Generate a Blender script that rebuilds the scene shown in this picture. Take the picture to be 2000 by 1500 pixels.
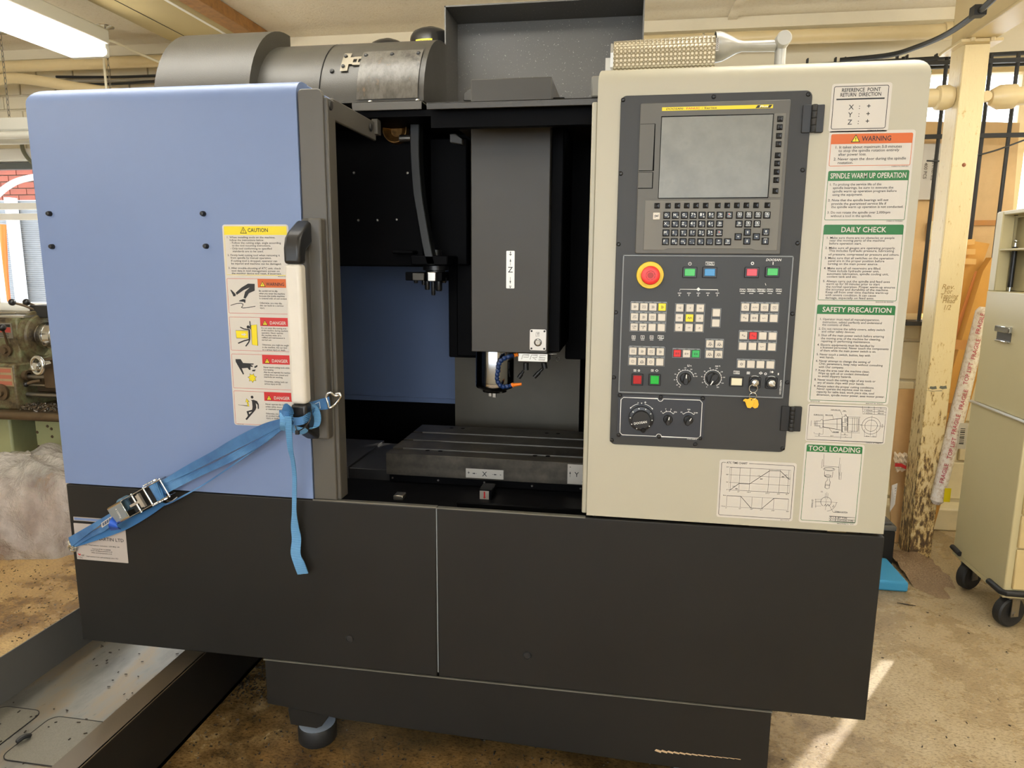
# Machine-tool workshop with a vertical machining centre, built object by object in metres.
import bpy, bmesh, math, random
from mathutils import Vector, Matrix
from math import pi, sin, cos, radians, sqrt, atan2

S = bpy.context.scene
for _o in list(bpy.data.objects):
    bpy.data.objects.remove(_o)
COL = S.collection
rnd = random.Random(7)

# ------------------------------------------------------------------ camera
CAM = Vector((0.0, -1.48, 1.25))
FPX, YAW, PITCH, ROLL = 1356.73, radians(9.1313), radians(9.8088), radians(-0.4448)
_fwd = Vector((-sin(YAW) * cos(PITCH), cos(YAW) * cos(PITCH), -sin(PITCH)))
_r0 = Vector((cos(YAW), sin(YAW), 0.0))
_d0 = _fwd.cross(_r0)
_rt = _r0 * cos(ROLL) + _d0 * sin(ROLL)
_dn = _d0 * cos(ROLL) - _r0 * sin(ROLL)
cd = bpy.data.cameras.new('camera')
cd.sensor_width = 36.0
cd.lens = FPX / 2000.0 * 36.0
cd.clip_start = 0.02
cam = bpy.data.objects.new('camera', cd)
m3 = Matrix((_rt, -_dn, -_fwd)).transposed()
cam.matrix_world = Matrix.Translation(CAM) @ m3.to_4x4()
COL.objects.link(cam)
S.camera = cam

# ------------------------------------------------------------------ exposure, sky, sun, large lights
S.view_settings.view_transform = 'Standard'
S.view_settings.look = 'None'
S.view_settings.exposure = -0.34
S.view_settings.gamma = 1.0
S.view_settings.use_curve_mapping = False
W = bpy.data.worlds.new('sky')
S.world = W
W.use_nodes = True
_bg = W.node_tree.nodes['Background']
_bg.inputs[0].default_value = (0.86, 0.93, 1.0, 1)
_bg.inputs[1].default_value = 8.0

def area(name, loc, sx, sy, watts, color, rot=(0, 0, 0)):
    l = bpy.data.lights.new(name, 'AREA')
    l.shape = 'RECTANGLE'
    l.size, l.size_y = sx, sy
    l.energy = watts
    l.color = color
    o = bpy.data.objects.new(name, l)
    o.location = loc
    o.rotation_euler = rot
    COL.objects.link(o)
    return o

WARM = (1.0, 0.955, 0.86)
LAMPS = [(-1.25, 0.12), (0.95, 0.12), (-2.6, -1.6), (-0.4, -2.3), (1.7, -1.5), (2.4, 0.9)]  # first two are unseen lamps added to brighten the ceiling
for _x, _y in LAMPS[2:]:
    area('tube_light', (_x, _y, 2.055), 0.16, 1.45, 2.5, WARM)
area('added_fill_light', (-0.6, -4.36, 1.50), 4.6, 1.30, 24.0, (0.93, 0.97, 1.0), (radians(90), 0, 0))  # fill light added behind the viewer for front faces and machine interior
sun = bpy.data.lights.new('sun', 'SUN')
sun.energy = 6.0
sun.angle = radians(0.6)
sun.color = (1.0, 0.93, 0.80)
so = bpy.data.objects.new('sun', sun)
so.rotation_euler = Vector((-0.50, -0.75, -0.62)).to_track_quat('-Z', 'Y').to_euler()
COL.objects.link(so)

# ------------------------------------------------------------------ measuring: a point of the photograph on a plane of the room
def ray(px, py):
    return _rt * ((px - 1000) / FPX) + _dn * ((py - 750) / FPX) + _fwd

def F(px, py, y=0.0):
    d = ray(px, py)
    return CAM + d * ((y - CAM.y) / d.y)

def G(px, py, z=0.0):
    d = ray(px, py)
    return CAM + d * ((z - CAM.z) / d.z)

class Crop:
    """reads (x, z) on the plane y = Y from pixel positions measured in an enlarged detail of the photograph"""
    def __init__(s, x0, y0, fac, Y):
        s.x0, s.y0, s.f, s.Y = x0, y0, fac, Y
    def __call__(s, u, v):
        p = F(s.x0 + u * s.f, s.y0 + v * s.f, s.Y)
        return p.x, p.z
    def p(s, u, v, Y=None):
        return F(s.x0 + u * s.f, s.y0 + v * s.f, s.Y if Y is None else Y)

# ------------------------------------------------------------------ mesh building
class MB:
    def __init__(s):
        s.v, s.f, s.m = [], [], []
    def poly(s, pts, mi=0):
        b = len(s.v)
        s.v += [tuple(p) for p in pts]
        s.f.append(tuple(range(b, b + len(pts))))
        s.m.append(mi)
    def grid(s, rows, mi=0, closed=False):
        b = len(s.v)
        n = len(rows[0])
        for r in rows:
            s.v += [tuple(p) for p in r]
        for i in range(len(rows) - 1):
            for j in range(n if closed else n - 1):
                k = (j + 1) % n
                s.f.append((b + i * n + j, b + i * n + k, b + (i + 1) * n + k, b + (i + 1) * n + j))
                s.m.append(mi)
    def box(s, x0, x1, y0, y1, z0, z1, mi=0, M=None):
        b = len(s.v)
        vs = [Vector((x, y, z)) for z in (z0, z1) for y in (y0, y1) for x in (x0, x1)]
        if M is not None:
            vs = [M @ p for p in vs]
        s.v += [tuple(p) for p in vs]
        for f in ((0, 2, 3, 1), (4, 5, 7, 6), (0, 1, 5, 4), (2, 6, 7, 3), (0, 4, 6, 2), (1, 3, 7, 5)):
            s.f.append(tuple(b + i for i in f))
            s.m.append(mi)
    def prism(s, pts, d, mi=0):
        """closed outline pts (3-D) extruded by the vector d"""
        d = Vector(d)
        b = len(s.v)
        n = len(pts)
        s.v += [tuple(p) for p in pts] + [tuple(Vector(p) + d) for p in pts]
        s.f.append(tuple(b + i for i in range(n)))
        s.f.append(tuple(b + n + i for i in reversed(range(n))))
        s.m += [mi, mi]
        for i in range(n):
            j = (i + 1) % n
            s.f.append((b + j, b + i, b + n + i, b + n + j))
            s.m.append(mi)
    def xz(s, pts, y0, y1, mi=0):
        s.prism([(x, y0, z) for x, z in pts], (0, y1 - y0, 0), mi)
    def flat(s, pts, y, mi=0):
        s.poly([(x, y, z) for x, z in pts], mi)
    def tube(s, path, r, n=10, mi=0, caps=True, up=None):
        path = [Vector(p) for p in path]
        rs = r if isinstance(r, (list, tuple)) else [r] * len(path)
        rows = []
        t0 = (path[1] - path[0]).normalized()
        a = Vector(up) if up else (Vector((0, 0, 1)) if abs(t0.z) < 0.9 else Vector((1, 0, 0)))
        for i, p in enumerate(path):
            t = (path[min(i + 1, len(path) - 1)] - path[max(i - 1, 0)]).normalized()
            a = (a - t * a.dot(t))
            if a.length < 1e-6:
                a = t.orthogonal()
            a.normalize()
            c = t.cross(a)
            rows.append([p + (a * cos(2 * pi * k / n) + c * sin(2 * pi * k / n)) * rs[i] for k in range(n)])
        s.grid(rows, mi, True)
        if caps:
            s.poly(list(reversed(rows[0])), mi)
            s.poly(rows[-1], mi)
    def lathe(s, prof, o, ax, n=20, mi=0, start=None):
        """profile of (radius, height along axis)"""
        o, ax = Vector(o), Vector(ax).normalized()
        a = Vector(start).normalized() if start else ax.orthogonal().normalized()
        c = ax.cross(a)
        rows = []
        for r, h in prof:
            r = max(r, 1e-5)
            rows.append([o + ax * h + (a * cos(2 * pi * k / n) + c * sin(2 * pi * k / n)) * r for k in range(n)])
        s.grid(rows, mi, True)
    def ball(s, c, r, n=12, mi=0):
        s.lathe([(r * sin(pi * i / 8), -r * cos(pi * i / 8)) for i in range(9)], c, (0, 0, 1), n, mi)
    def torus(s, c, ax, R, r, n=20, k=8, mi=0, a0=0.0, a1=2 * pi):
        c, ax = Vector(c), Vector(ax).normalized()
        a = ax.orthogonal().normalized()
        b = ax.cross(a)
        full = abs(a1 - a0 - 2 * pi) < 1e-3
        pts = [c + (a * cos(a0 + (a1 - a0) * i / n) + b * sin(a0 + (a1 - a0) * i / n)) * R for i in range(n + 1)]
        s.tube(pts, r, k, mi, not full, up=ax)
    def ribbon(s, path, wid, th=0.0015, mi=0):
        """band through path points, wid = vectors of half width"""
        path = [Vector(p) for p in path]
        wid = [Vector(w) for w in wid]
        rows = []
        for i, p in enumerate(path):
            t = (path[min(i + 1, len(path) - 1)] - path[max(i - 1, 0)]).normalized()
            w = wid[i]
            nn = t.cross(w).normalized() * th * 0.5
            rows.append([p - w + nn, p + w + nn, p + w - nn, p - w - nn])
        s.grid(rows, mi, True)
        s.poly(rows[0], mi)
        s.poly(list(reversed(rows[-1])), mi)
    def stroke(s, pts, w, y, mi=0, closed=False):
        """flat printed line through (x, z) points on the plane y"""
        P = [Vector((a, b)) for a, b in pts]
        n = len(P)
        L = []
        for i in range(n):
            if closed:
                a, b = P[(i - 1) % n], P[(i + 1) % n]
            else:
                a, b = P[max(i - 1, 0)], P[min(i + 1, n - 1)]
            t = b - a
            t = t.normalized() if t.length > 1e-9 else Vector((1, 0))
            nn = Vector((-t.y, t.x)) * w * 0.5
            if 0 < i < n - 1 or closed:
                e = (P[(i + 1) % n] - P[i])
                if e.length > 1e-9:
                    k = abs(t.dot(e.normalized()))
                    nn = nn / max(k, 0.5)
            L.append((P[i] + nn, P[i] - nn))
        for i in range(n if closed else n - 1):
            j = (i + 1) % n
            s.flat([(L[i][1].x, L[i][1].y), (L[j][1].x, L[j][1].y), (L[j][0].x, L[j][0].y), (L[i][0].x, L[i][0].y)], y, mi)
    def frame(s, x0, x1, z0, z1, w, y, mi=0, r=0.0):
        if r > 0:
            s.stroke(rr(x0, x1, z0, z1, r, 4), w, y, mi, True)
        else:
            s.stroke([(x0, z0), (x1, z0), (x1, z1), (x0, z1)], w, y, mi, True)
    def rect(s, x0, x1, z0, z1, y, mi=0):
        s.flat([(x0, z0), (x1, z0), (x1, z1), (x0, z1)], y, mi)
    def disc(s, x, z, r, y, mi=0, n=20):
        s.flat([(x + r * cos(2 * pi * k / n), z + r * sin(2 * pi * k / n)) for k in range(n)], y, mi)
    def build(s, name, mats, parent=None, smooth=38, bevel=None, loc=None, group=None):
        me = bpy.data.meshes.new(name)
        me.from_pydata(s.v, [], s.f)
        for m in (mats if isinstance(mats, (list, tuple)) else [mats]):
            me.materials.append(m)
        if any(s.m):
            me.polygons.foreach_set('material_index', s.m)
        bm = bmesh.new()
        bm.from_mesh(me)
        if len(bm.faces) < 60000 and not getattr(s, 'open', False):
            bmesh.ops.recalc_face_normals(bm, faces=bm.faces)
        bm.to_mesh(me)
        bm.free()
        if smooth:
            me.polygons.foreach_set('use_smooth', [True] * len(me.polygons))
            me.set_sharp_from_angle(angle=radians(smooth))
        o = bpy.data.objects.new(name, me)
        COL.objects.link(o)
        if bevel:
            b = o.modifiers.new('bevel', 'BEVEL')
            b.width, b.segments = bevel[0], bevel[1]
            b.limit_method = 'ANGLE'
            b.angle_limit = radians(40)
            b.harden_normals = False
        attach(o, parent, loc)
        return o

def wpos(o):
    p = Vector((0, 0, 0))
    while o is not None:
        p += o.location
        o = o.parent
    return p

def attach(o, parent, loc=None):
    """loc None: the mesh is in world coordinates; else its origin stands at loc"""
    l = Vector(loc) if loc is not None else Vector((0, 0, 0))
    if parent is not None:
        o.parent = parent
        o.location = l - wpos(parent)
    else:
        o.location = l

def copy(o, parent, loc, name=None):
    c = o.copy()
    COL.objects.link(c)
    attach(c, parent, loc)
    return c

def tag(o, label=None, cat=None, group=None, kind=None):
    for k, v in (('label', label), ('category', cat), ('group', group), ('kind', kind)):
        if v:
            o[k] = v
    return o

def thing(name, loc, label, cat, group=None):
    o = bpy.data.objects.new(name, None)
    o.empty_display_size = 0.05
    o.location = loc
    COL.objects.link(o)
    return tag(o, label, cat, group)

def rr(x0, x1, z0, z1, r, n=5):
    out = []
    for cx, cz, a in ((x1 - r, z0 + r, -90), (x1 - r, z1 - r, 0), (x0 + r, z1 - r, 90), (x0 + r, z0 + r, 180)):
        for i in range(n + 1):
            t = radians(a + 90 * i / n)
            out.append((cx + r * cos(t), cz + r * sin(t)))
    return out

def arc(cx, cz, r, a0, a1, n=12):
    return [(cx + r * cos(radians(a0 + (a1 - a0) * i / n)), cz + r * sin(radians(a0 + (a1 - a0) * i / n))) for i in range(n + 1)]

def smoothpath(pts, k=6):
    P = [Vector(p) for p in pts]
    out = []
    for i in range(len(P) - 1):
        p0, p1, p2, p3 = P[max(i - 1, 0)], P[i], P[i + 1], P[min(i + 2, len(P) - 1)]
        for j in range(k):
            t = j / k
            out.append(0.5 * ((2 * p1) + (p2 - p0) * t + (2 * p0 - 5 * p1 + 4 * p2 - p3) * t * t + (3 * p1 - p0 - 3 * p2 + p3) * t ** 3))
    out.append(P[-1])
    return out

# ------------------------------------------------------------------ lettering: every glyph is read once from Blender's own font
CH = ''.join(chr(c) for c in range(33, 127)) + '°ø'
def _glyphs(offset, res):
    obs = []
    def mk(t):
        cu = bpy.data.curves.new('g', 'FONT')
        cu.body = t
        cu.size = 1.0
        cu.offset = offset
        cu.resolution_u = res
        cu.fill_mode = 'FRONT'
        o = bpy.data.objects.new('g', cu)
        COL.objects.link(o)
        obs.append(o)
        return o
    G1 = {c: mk(c) for c in CH}
    G2 = {c: mk('H' + c + 'H') for c in CH}
    g0 = mk('HH')
    gs = mk('H H')
    dg = bpy.context.evaluated_depsgraph_get()
    def geo(o):
        e = o.evaluated_get(dg)
        m = e.to_mesh()
        v = [(p.co.x, p.co.y) for p in m.vertices]
        f = [tuple(q.vertices) for q in m.polygons]
        e.to_mesh_clear()
        return v, f
    def wid(o):
        v, f = geo(o)
        return max(p[0] for p in v) if v else 0.0
    w0 = wid(g0)
    out = {}
    for c in CH:
        v, f = geo(G1[c])
        out[c] = (v, f, wid(G2[c]) - w0)
    out[' '] = ([], [], wid(gs) - w0)
    cap = max(p[1] for p in out['H'][0])
    for o in obs:
        cu = o.data
        bpy.data.objects.remove(o)
        bpy.data.curves.remove(cu)
    return out, cap
FONT, CAP = _glyphs(0.007, 2)
BOLD, CAPB = _glyphs(0.014, 2)

def twidth(s, cap, bold=False):
    g, c = (BOLD, CAPB) if bold else (FONT, CAP)
    return sum(g.get(k, g[' '])[2] for k in s) * cap / c

def text(mb, s, x, z, cap, y, mi=0, width=None, align='L', bold=False, sx=1.0, rot=0.0, shear=0.0, P=None):
    """printed line, baseline start (x, z) on the plane y, capital height cap; P maps (x, z) to 3-D when the plane is another one"""
    g, c = (BOLD, CAPB) if bold else (FONT, CAP)
    k = cap / c
    w = sum(g.get(q, g[' '])[2] for q in s) * k
    kx = k * sx
    if width is not None and w > 0:
        kx = k * width / w
    tot = w * kx / k
    cx = {'L': 0.0, 'C': -tot / 2, 'R': -tot}[align]
    cr, sr = cos(rot), sin(rot)
    for q in s:
        v, f, a = g.get(q, g[' '])
        b = len(mb.v)
        for px, pz in v:
            lx, lz = cx + (px + shear * pz) * kx, pz * k
            wx, wz = x + lx * cr - lz * sr, z + lx * sr + lz * cr
            mb.v.append(tuple(P(wx, wz)) if P else (wx, y, wz))
        for t in f:
            mb.f.append(tuple(b + i for i in t))
            mb.m.append(mi)
        cx += a * kx

# ------------------------------------------------------------------ materials
def srgb(r, g, b):
    def l(c):
        c /= 255.0
        return c / 12.92 if c <= 0.04045 else ((c + 0.055) / 1.055) ** 2.4
    return (l(r), l(g), l(b), 1.0)

class Mat:
    def __init__(s, name):
        s.m = bpy.data.materials.new(name)
        s.m.use_nodes = True
        s.t = s.m.node_tree
        s.b = s.t.nodes['Principled BSDF']
        s.o = s.t.nodes['Material Output']
    def n(s, kind, **kw):
        x = s.t.nodes.new(kind)
        for k, v in kw.items():
            if k.startswith('i_'):
                x.inputs[k[2:].replace('_', ' ')].default_value = v
            else:
                setattr(x, k, v)
        return x
    def l(s, a, b):
        s.t.links.new(a, b)
    def coord(s, scale=(1, 1, 1), which='Object', rot=(0, 0, 0)):
        tc = s.n('ShaderNodeTexCoord')
        mp = s.n('ShaderNodeMapping')
        mp.inputs['Scale'].default_value = scale
        mp.inputs['Rotation'].default_value = rot
        s.l(tc.outputs[which], mp.inputs['Vector'])
        return mp.outputs['Vector']
    def noise(s, vec, scale, detail=4.0, rough=0.55):
        x = s.n('ShaderNodeTexNoise')
        x.inputs['Scale'].default_value = scale
        x.inputs['Detail'].default_value = detail
        x.inputs['Roughness'].default_value = rough
        s.l(vec, x.inputs['Vector'])
        return x.outputs['Fac']
    def ramp(s, fac, stops):
        x = s.n('ShaderNodeValToRGB')
        e = x.color_ramp.elements
        while len(e) < len(stops):
            e.new(0.5)
        for i, (p, c) in enumerate(stops):
            e[i].position = p
            e[i].color = c if len(c) == 4 else (*c, 1)
        s.l(fac, x.inputs['Fac'])
        return x.outputs['Color']
    def mix(s, fac, a, b, mode='MIX'):
        x = s.n('ShaderNodeMix', data_type='RGBA', blend_type=mode)
        for sock, v in ((x.inputs[0], fac), (x.inputs[6], a), (x.inputs[7], b)):
            if hasattr(v, 'links'):
                s.l(v, sock)
            else:
                sock.default_value = v
        return x.outputs[2]
    def bump(s, h, strength=0.2, dist=0.002):
        x = s.n('ShaderNodeBump')
        x.inputs['Strength'].default_value = strength
        x.inputs['Distance'].default_value = dist
        s.l(h, x.inputs['Height'])
        s.l(x.outputs['Normal'], s.b.inputs['Normal'])

def paint(name, col, rough=0.45, metal=0.0, spec=0.5, grain=0.0, gscale=900.0, wear=0.0, wscale=6.0, coat=0.0, aniso=0.0):
    """plain coat with optional fine grain (relief) and wear (colour)"""
    M = Mat(name)
    b = M.b
    b.inputs['Base Color'].default_value = col
    b.inputs['Roughness'].default_value = rough
    b.inputs['Metallic'].default_value = metal
    b.inputs['Specular IOR Level'].default_value = spec
    b.inputs['Coat Weight'].default_value = coat
    if grain or wear:
        v = M.coord()
    if grain:
        M.bump(M.noise(v, gscale, 2.0), grain, 0.0006)
    if wear:
        f = M.noise(v, wscale, 6.0, 0.65)
        dark = tuple(c * (1 - wear) for c in col[:3]) + (1,)
        lite = tuple(min(1, c * (1 + wear * 0.6)) for c in col[:3]) + (1,)
        M.l(M.ramp(f, [(0.3, dark), (0.5, col), (0.72, lite)]), b.inputs['Base Color'])
        r = M.n('ShaderNodeMapRange')
        r.inputs['To Min'].default_value = max(rough - 0.08, 0.05)
        r.inputs['To Max'].default_value = min(rough + 0.1, 1)
        M.l(f, r.inputs['Value'])
        M.l(r.outputs['Result'], b.inputs['Roughness'])
    return M.m

m_blue = paint('blue_enamel', srgb(112, 131, 170), 0.42, grain=0.06, gscale=700, wear=0.04, wscale=3)
m_black = paint('black_textured_enamel', srgb(27, 26, 24), 0.5, grain=0.10, gscale=1100, wear=0.16, wscale=4, spec=.35)
m_dark = paint('charcoal_enamel', srgb(82, 79, 73), 0.42, grain=0.12, gscale=1200, wear=0.06)
m_hood = paint('graphite_hammer_enamel', srgb(48, 45, 37), 0.40, grain=0.6, gscale=420, wear=0.06, spec=0.6)
m_int = paint('interior_black', srgb(8, 8, 10), 0.55, wear=0.2, spec=.06)
m_rib = paint('rib_charcoal', srgb(27, 29, 29), 0.45)
m_cream = paint('cream_enamel', srgb(178, 173, 154), 0.4, grain=0.05, gscale=800, wear=0.03, wscale=2.5)
m_plate = paint('black_plate', srgb(43, 43, 42), 0.5, grain=0.08, gscale=1200)
m_bezel = paint('grey_bezel', srgb(92, 90, 84), 0.5, grain=0.1, gscale=1300)
m_bezel2 = paint('lighter_grey_keypad', srgb(112, 109, 100), 0.5, grain=0.1, gscale=1300)
m_swp = paint('slate_switch_plate', srgb(51, 53, 54), 0.5)
m_edge = paint('grey_edge_strip', srgb(128, 132, 134), 0.4)
m_key = paint('gloss_black_key', srgb(12, 12, 13), 0.26, spec=0.35)
m_kwhite = paint('ivory_key', srgb(212, 204, 190), 0.4)
m_kyel = paint('yellow_key', srgb(244, 222, 40), 0.4)
m_kred = paint('red_key', srgb(214, 36, 34), 0.4)
m_kgrn = paint('green_key', srgb(48, 170, 84), 0.4)
m_bgrn = paint('green_lens', srgb(30, 178, 58), 0.25)
m_bblu = paint('blue_lens', srgb(10, 130, 190), 0.25)
m_bred = paint('red_lens', srgb(210, 34, 48), 0.25)
m_dred = paint('dark_red_lens', srgb(170, 14, 20), 0.25)
m_ivl = paint('ivory_lens', srgb(226, 220, 190), 0.25)
m_yel = paint('yellow_plastic', srgb(238, 204, 10), 0.4)
m_estop = paint('red_mushroom', srgb(228, 40, 32), 0.35)
m_estop2 = paint('dull_red_arrows', srgb(170, 38, 28), 0.45)
m_white = paint('label_film', srgb(202, 196, 186), 0.38)
m_ink = paint('ink_black', srgb(26, 26, 28), 0.5)
m_inkw = paint('ink_white', srgb(236, 236, 230), 0.5)
m_grn = paint('ink_green', srgb(28, 108, 50), 0.4)
m_org = paint('ink_orange', srgb(200, 94, 24), 0.4)
m_red = paint('ink_red', srgb(192, 38, 38), 0.4)
m_inky = paint('ink_yellow', srgb(226, 206, 20), 0.4)
m_chrome = paint('bright_steel', srgb(206, 208, 208), 0.16, 1.0)
m_spin = paint('ground_spindle_steel', srgb(170, 172, 176), 0.12, 1.0)
m_steel = paint('dull_steel', srgb(150, 146, 138), 0.38, 1.0, wear=0.2, wscale=20)
m_alu = paint('brushed_aluminium', srgb(196, 194, 186), 0.34, 1.0)
m_alupl = paint('satin_nameplate', srgb(196, 190, 180), 0.4, 0.65)
m_rub = paint('black_rubber', srgb(30, 30, 30), 0.55, wear=0.1)
m_blkpl = paint('black_plastic', srgb(24, 24, 25), 0.35)
m_grip = paint('grey_white_grip', srgb(214, 208, 196), 0.4, wear=0.06, wscale=10)
m_hose = paint('blue_segment_hose', srgb(20, 48, 96), 0.35)
m_orange = paint('orange_plastic', srgb(244, 126, 20), 0.35)
m_keyyel = paint('yellow_key_head', srgb(238, 184, 40), 0.35)
m_silver = paint('silver_plastic', srgb(176, 174, 166), 0.35, 0.3)
m_canis = paint('gloss_black_can', srgb(26, 26, 26), 0.22)
# ================================================================== the room
RX0, RX1, RY0, RY1, RZ = -4.6, 3.2, -4.4, 2.10, 2.37

def floor_mat():
    M = Mat('stained_screed')
    v = M.coord((1, 1, 1))
    big = M.noise(v, 1.3, 6, .62)
    mid = M.noise(v, 7, 8, .7)
    fine = M.noise(M.coord((1, 1.8, 1), rot=(0, 0, .5)), 95, 5, .75)
    # oil-soaked ground round the tank and under the machine, drier towards the right
    sep = M.n('ShaderNodeSeparateXYZ')
    M.l(v, sep.inputs[0])
    mr = M.n('ShaderNodeMapRange')
    mr.inputs['From Min'].default_value = .15
    mr.inputs['From Max'].default_value = .75
    M.l(sep.outputs['X'], mr.inputs['Value'])
    add = M.n('ShaderNodeMath', operation='ADD')
    M.l(mid, add.inputs[0])
    sub = M.n('ShaderNodeMath', operation='SUBTRACT')
    M.l(big, sub.inputs[0])
    sub.inputs[1].default_value = .5
    M.l(sub.outputs[0], add.inputs[1])
    oily = M.ramp(add.outputs[0], [(.16, srgb(64, 48, 30)), (.36, srgb(132, 102, 62)), (.50, srgb(172, 140, 90)), (.70, srgb(196, 166, 114))])
    dry = M.ramp(add.outputs[0], [(.20, srgb(150, 126, 92)), (.45, srgb(178, 156, 118)), (.70, srgb(194, 176, 142))])
    c = M.mix(mr.outputs['Result'], oily, dry)
    # oil pool that has crept out from under the machine
    ds = M.n('ShaderNodeVectorMath', operation='DISTANCE')
    ds.inputs[1].default_value = (-.42, .30, 0)
    M.l(v, ds.inputs[0])
    om = M.n('ShaderNodeMath', operation='MULTIPLY_ADD')
    M.l(mid, om.inputs[0]); om.inputs[1].default_value = 1.1
    M.l(ds.outputs['Value'], om.inputs[2])
    om2 = M.n('ShaderNodeMapRange')
    om2.inputs['From Min'].default_value = 1.45; om2.inputs['From Max'].default_value = 1.12
    om2.inputs['To Min'].default_value = 0.0; om2.inputs['To Max'].default_value = .82
    M.l(om.outputs[0], om2.inputs['Value'])
    oil = M.ramp(M.noise(v, 5.5, 7, .72), [(.36, (.012, .007, .003, 1)), (.50, (.085, .046, .014, 1)), (.64, (.23, .13, .04, 1))])
    c = M.mix(om2.outputs['Result'], c, oil)
    sp = M.ramp(fine, [(.38, (.42, .38, .32, 1)), (.49, (.86, .86, .86, 1)), (.57, (1.0, 1.0, 1.0, 1)), (.66, (.80, .78, .74, 1))])
    M.l(M.mix(.9, c, sp, 'MULTIPLY'), M.b.inputs['Base Color'])
    rr_ = M.n('ShaderNodeMapRange')
    rr_.inputs['From Min'].default_value = .35
    rr_.inputs['From Max'].default_value = .65
    rr_.inputs['To Min'].default_value = .16
    rr_.inputs['To Max'].default_value = .5
    M.l(add.outputs[0], rr_.inputs['Value'])
    sb_ = M.n('ShaderNodeMath', operation='MULTIPLY_ADD', use_clamp=True)
    M.l(om2.outputs['Result'], sb_.inputs[0]); sb_.inputs[1].default_value = -.42
    M.l(rr_.outputs['Result'], sb_.inputs[2])
    mxr = M.n('ShaderNodeMath', operation='MAXIMUM')
    M.l(sb_.outputs[0], mxr.inputs[0]); mxr.inputs[1].default_value = .14
    M.l(mxr.outputs[0], M.b.inputs['Roughness'])
    M.bump(M.mix(.6, mid, fine), .5, .006)
    return M.m
m_wall = paint('cream_masonry_paint', srgb(222, 212, 186), .6, grain=.5, gscale=60, wear=.05, wscale=4)
m_wall2 = paint('old_cream_block_paint', srgb(226, 214, 178), .55, grain=.6, gscale=45, wear=.10, wscale=9)
g = Mat('stippled_ceiling')
v = g.coord()
f = g.noise(v, 85, 5, .8)
g.l(g.ramp(f, [(.28, srgb(206, 190, 162)), (.42, srgb(240, 230, 208)), (.7, srgb(244, 235, 216))]), g.b.inputs['Base Color'])
g.b.inputs['Roughness'].default_value = .8
g.bump(f, .7, .008)
m_ceil = g.m
m_gloss = paint('cream_gloss_paint', srgb(216, 196, 150), .32, wear=.05, wscale=8)
m_plain = paint('plain_wall_paint', srgb(206, 198, 178), .7)

def struct(name, q, mat, **kw):
    o = q.build(name, mat, None, **kw)
    o['kind'] = 'structure'
    return o
q = MB(); q.box(RX0, RX1, RY0, RY1 + .3, -.12, 0.0)
struct('floor', q, floor_mat())
q = MB(); q.box(RX0, RX1, RY0, RY1 + .3, RZ, RZ + .1)
struct('ceiling', q, m_ceil)
q = MB(); q.box(RX0 - .1, RX0, RY0, RY1 + .3, 0, RZ)
struct('wall_left', q, m_plain)
q = MB(); q.box(RX1, RX1 + .1, RY0, RY1 + .3, 0, RZ)
struct('wall_right', q, m_plain)
q = MB()
for x0, x1, z0, z1 in ((RX0, -2.9, 0, RZ), (1.7, RX1, 0, RZ), (-2.9, 1.7, 0, .85), (-2.9, 1.7, 2.15, RZ)):
    q.box(x0, x1, RY0 - .1, RY0, z0, z1)
wf = struct('wall_front', q, m_plain)
# back wall with its two window openings
WL0, WL1, WLZ0, WLZ1 = -4.35, -2.30, .95, 1.845
WR0, WR1, WRZ0, WRZ1 = .10, 2.75, 1.005, 2.165  # right opening widened behind the machine to light the column's left face
q = MB()
for x0, x1, z0, z1 in ((RX0, WL0, 0, RZ), (WL0, WL1, 0, WLZ0), (WL0, WL1, WLZ1, RZ), (WL1, WR0, 0, RZ), (WR0, WR1, 0, WRZ0), (WR0, WR1, WRZ1, RZ), (WR1, RX1, 0, RZ)):
    q.box(x0, x1, RY1 + .012, RY1 + .26, z0, z1)
wb = struct('wall_back', q, m_wall)
def course(x0, x1, z0, z1, bl, bh, mat, j):
    n = 0
    proto = {}
    z = z0
    while z < z1 - .02:
        x = x0 - (bl / 2 if n % 2 else 0)
        while x < x1:
            a, b = max(x, x0), min(x + bl, x1)
            if b - a > .05:
                k = round(b - a, 3)
                if k not in proto:
                    q = MB()
                    q.box(-(k - j) / 2, (k - j) / 2, 0, .014, -(bh - j) / 2, (bh - j) / 2)
                    proto[k] = q.build('brick', mat, wb, bevel=(.005, 2), loc=((a + b) / 2, RY1 + rnd.uniform(-.003, .001), z + bh / 2))
                else:
                    copy(proto[k], wb, ((a + b) / 2, RY1 + rnd.uniform(-.003, .001), z + bh / 2))
            x += bl
        z += bh
        n += 1
course(-3.80, -2.20, 1.85, 2.36, .225, .075, m_wall, .008)
course(.95, 2.30, .12, .99, .45, .098 * 2, m_wall2, .012)
q = MB(); q.box(.9, 2.8, 1.985, RY1 + .012, 0, .11)
struct('baseboard_back', q, m_wall2, bevel=(.008, 2))

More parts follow.
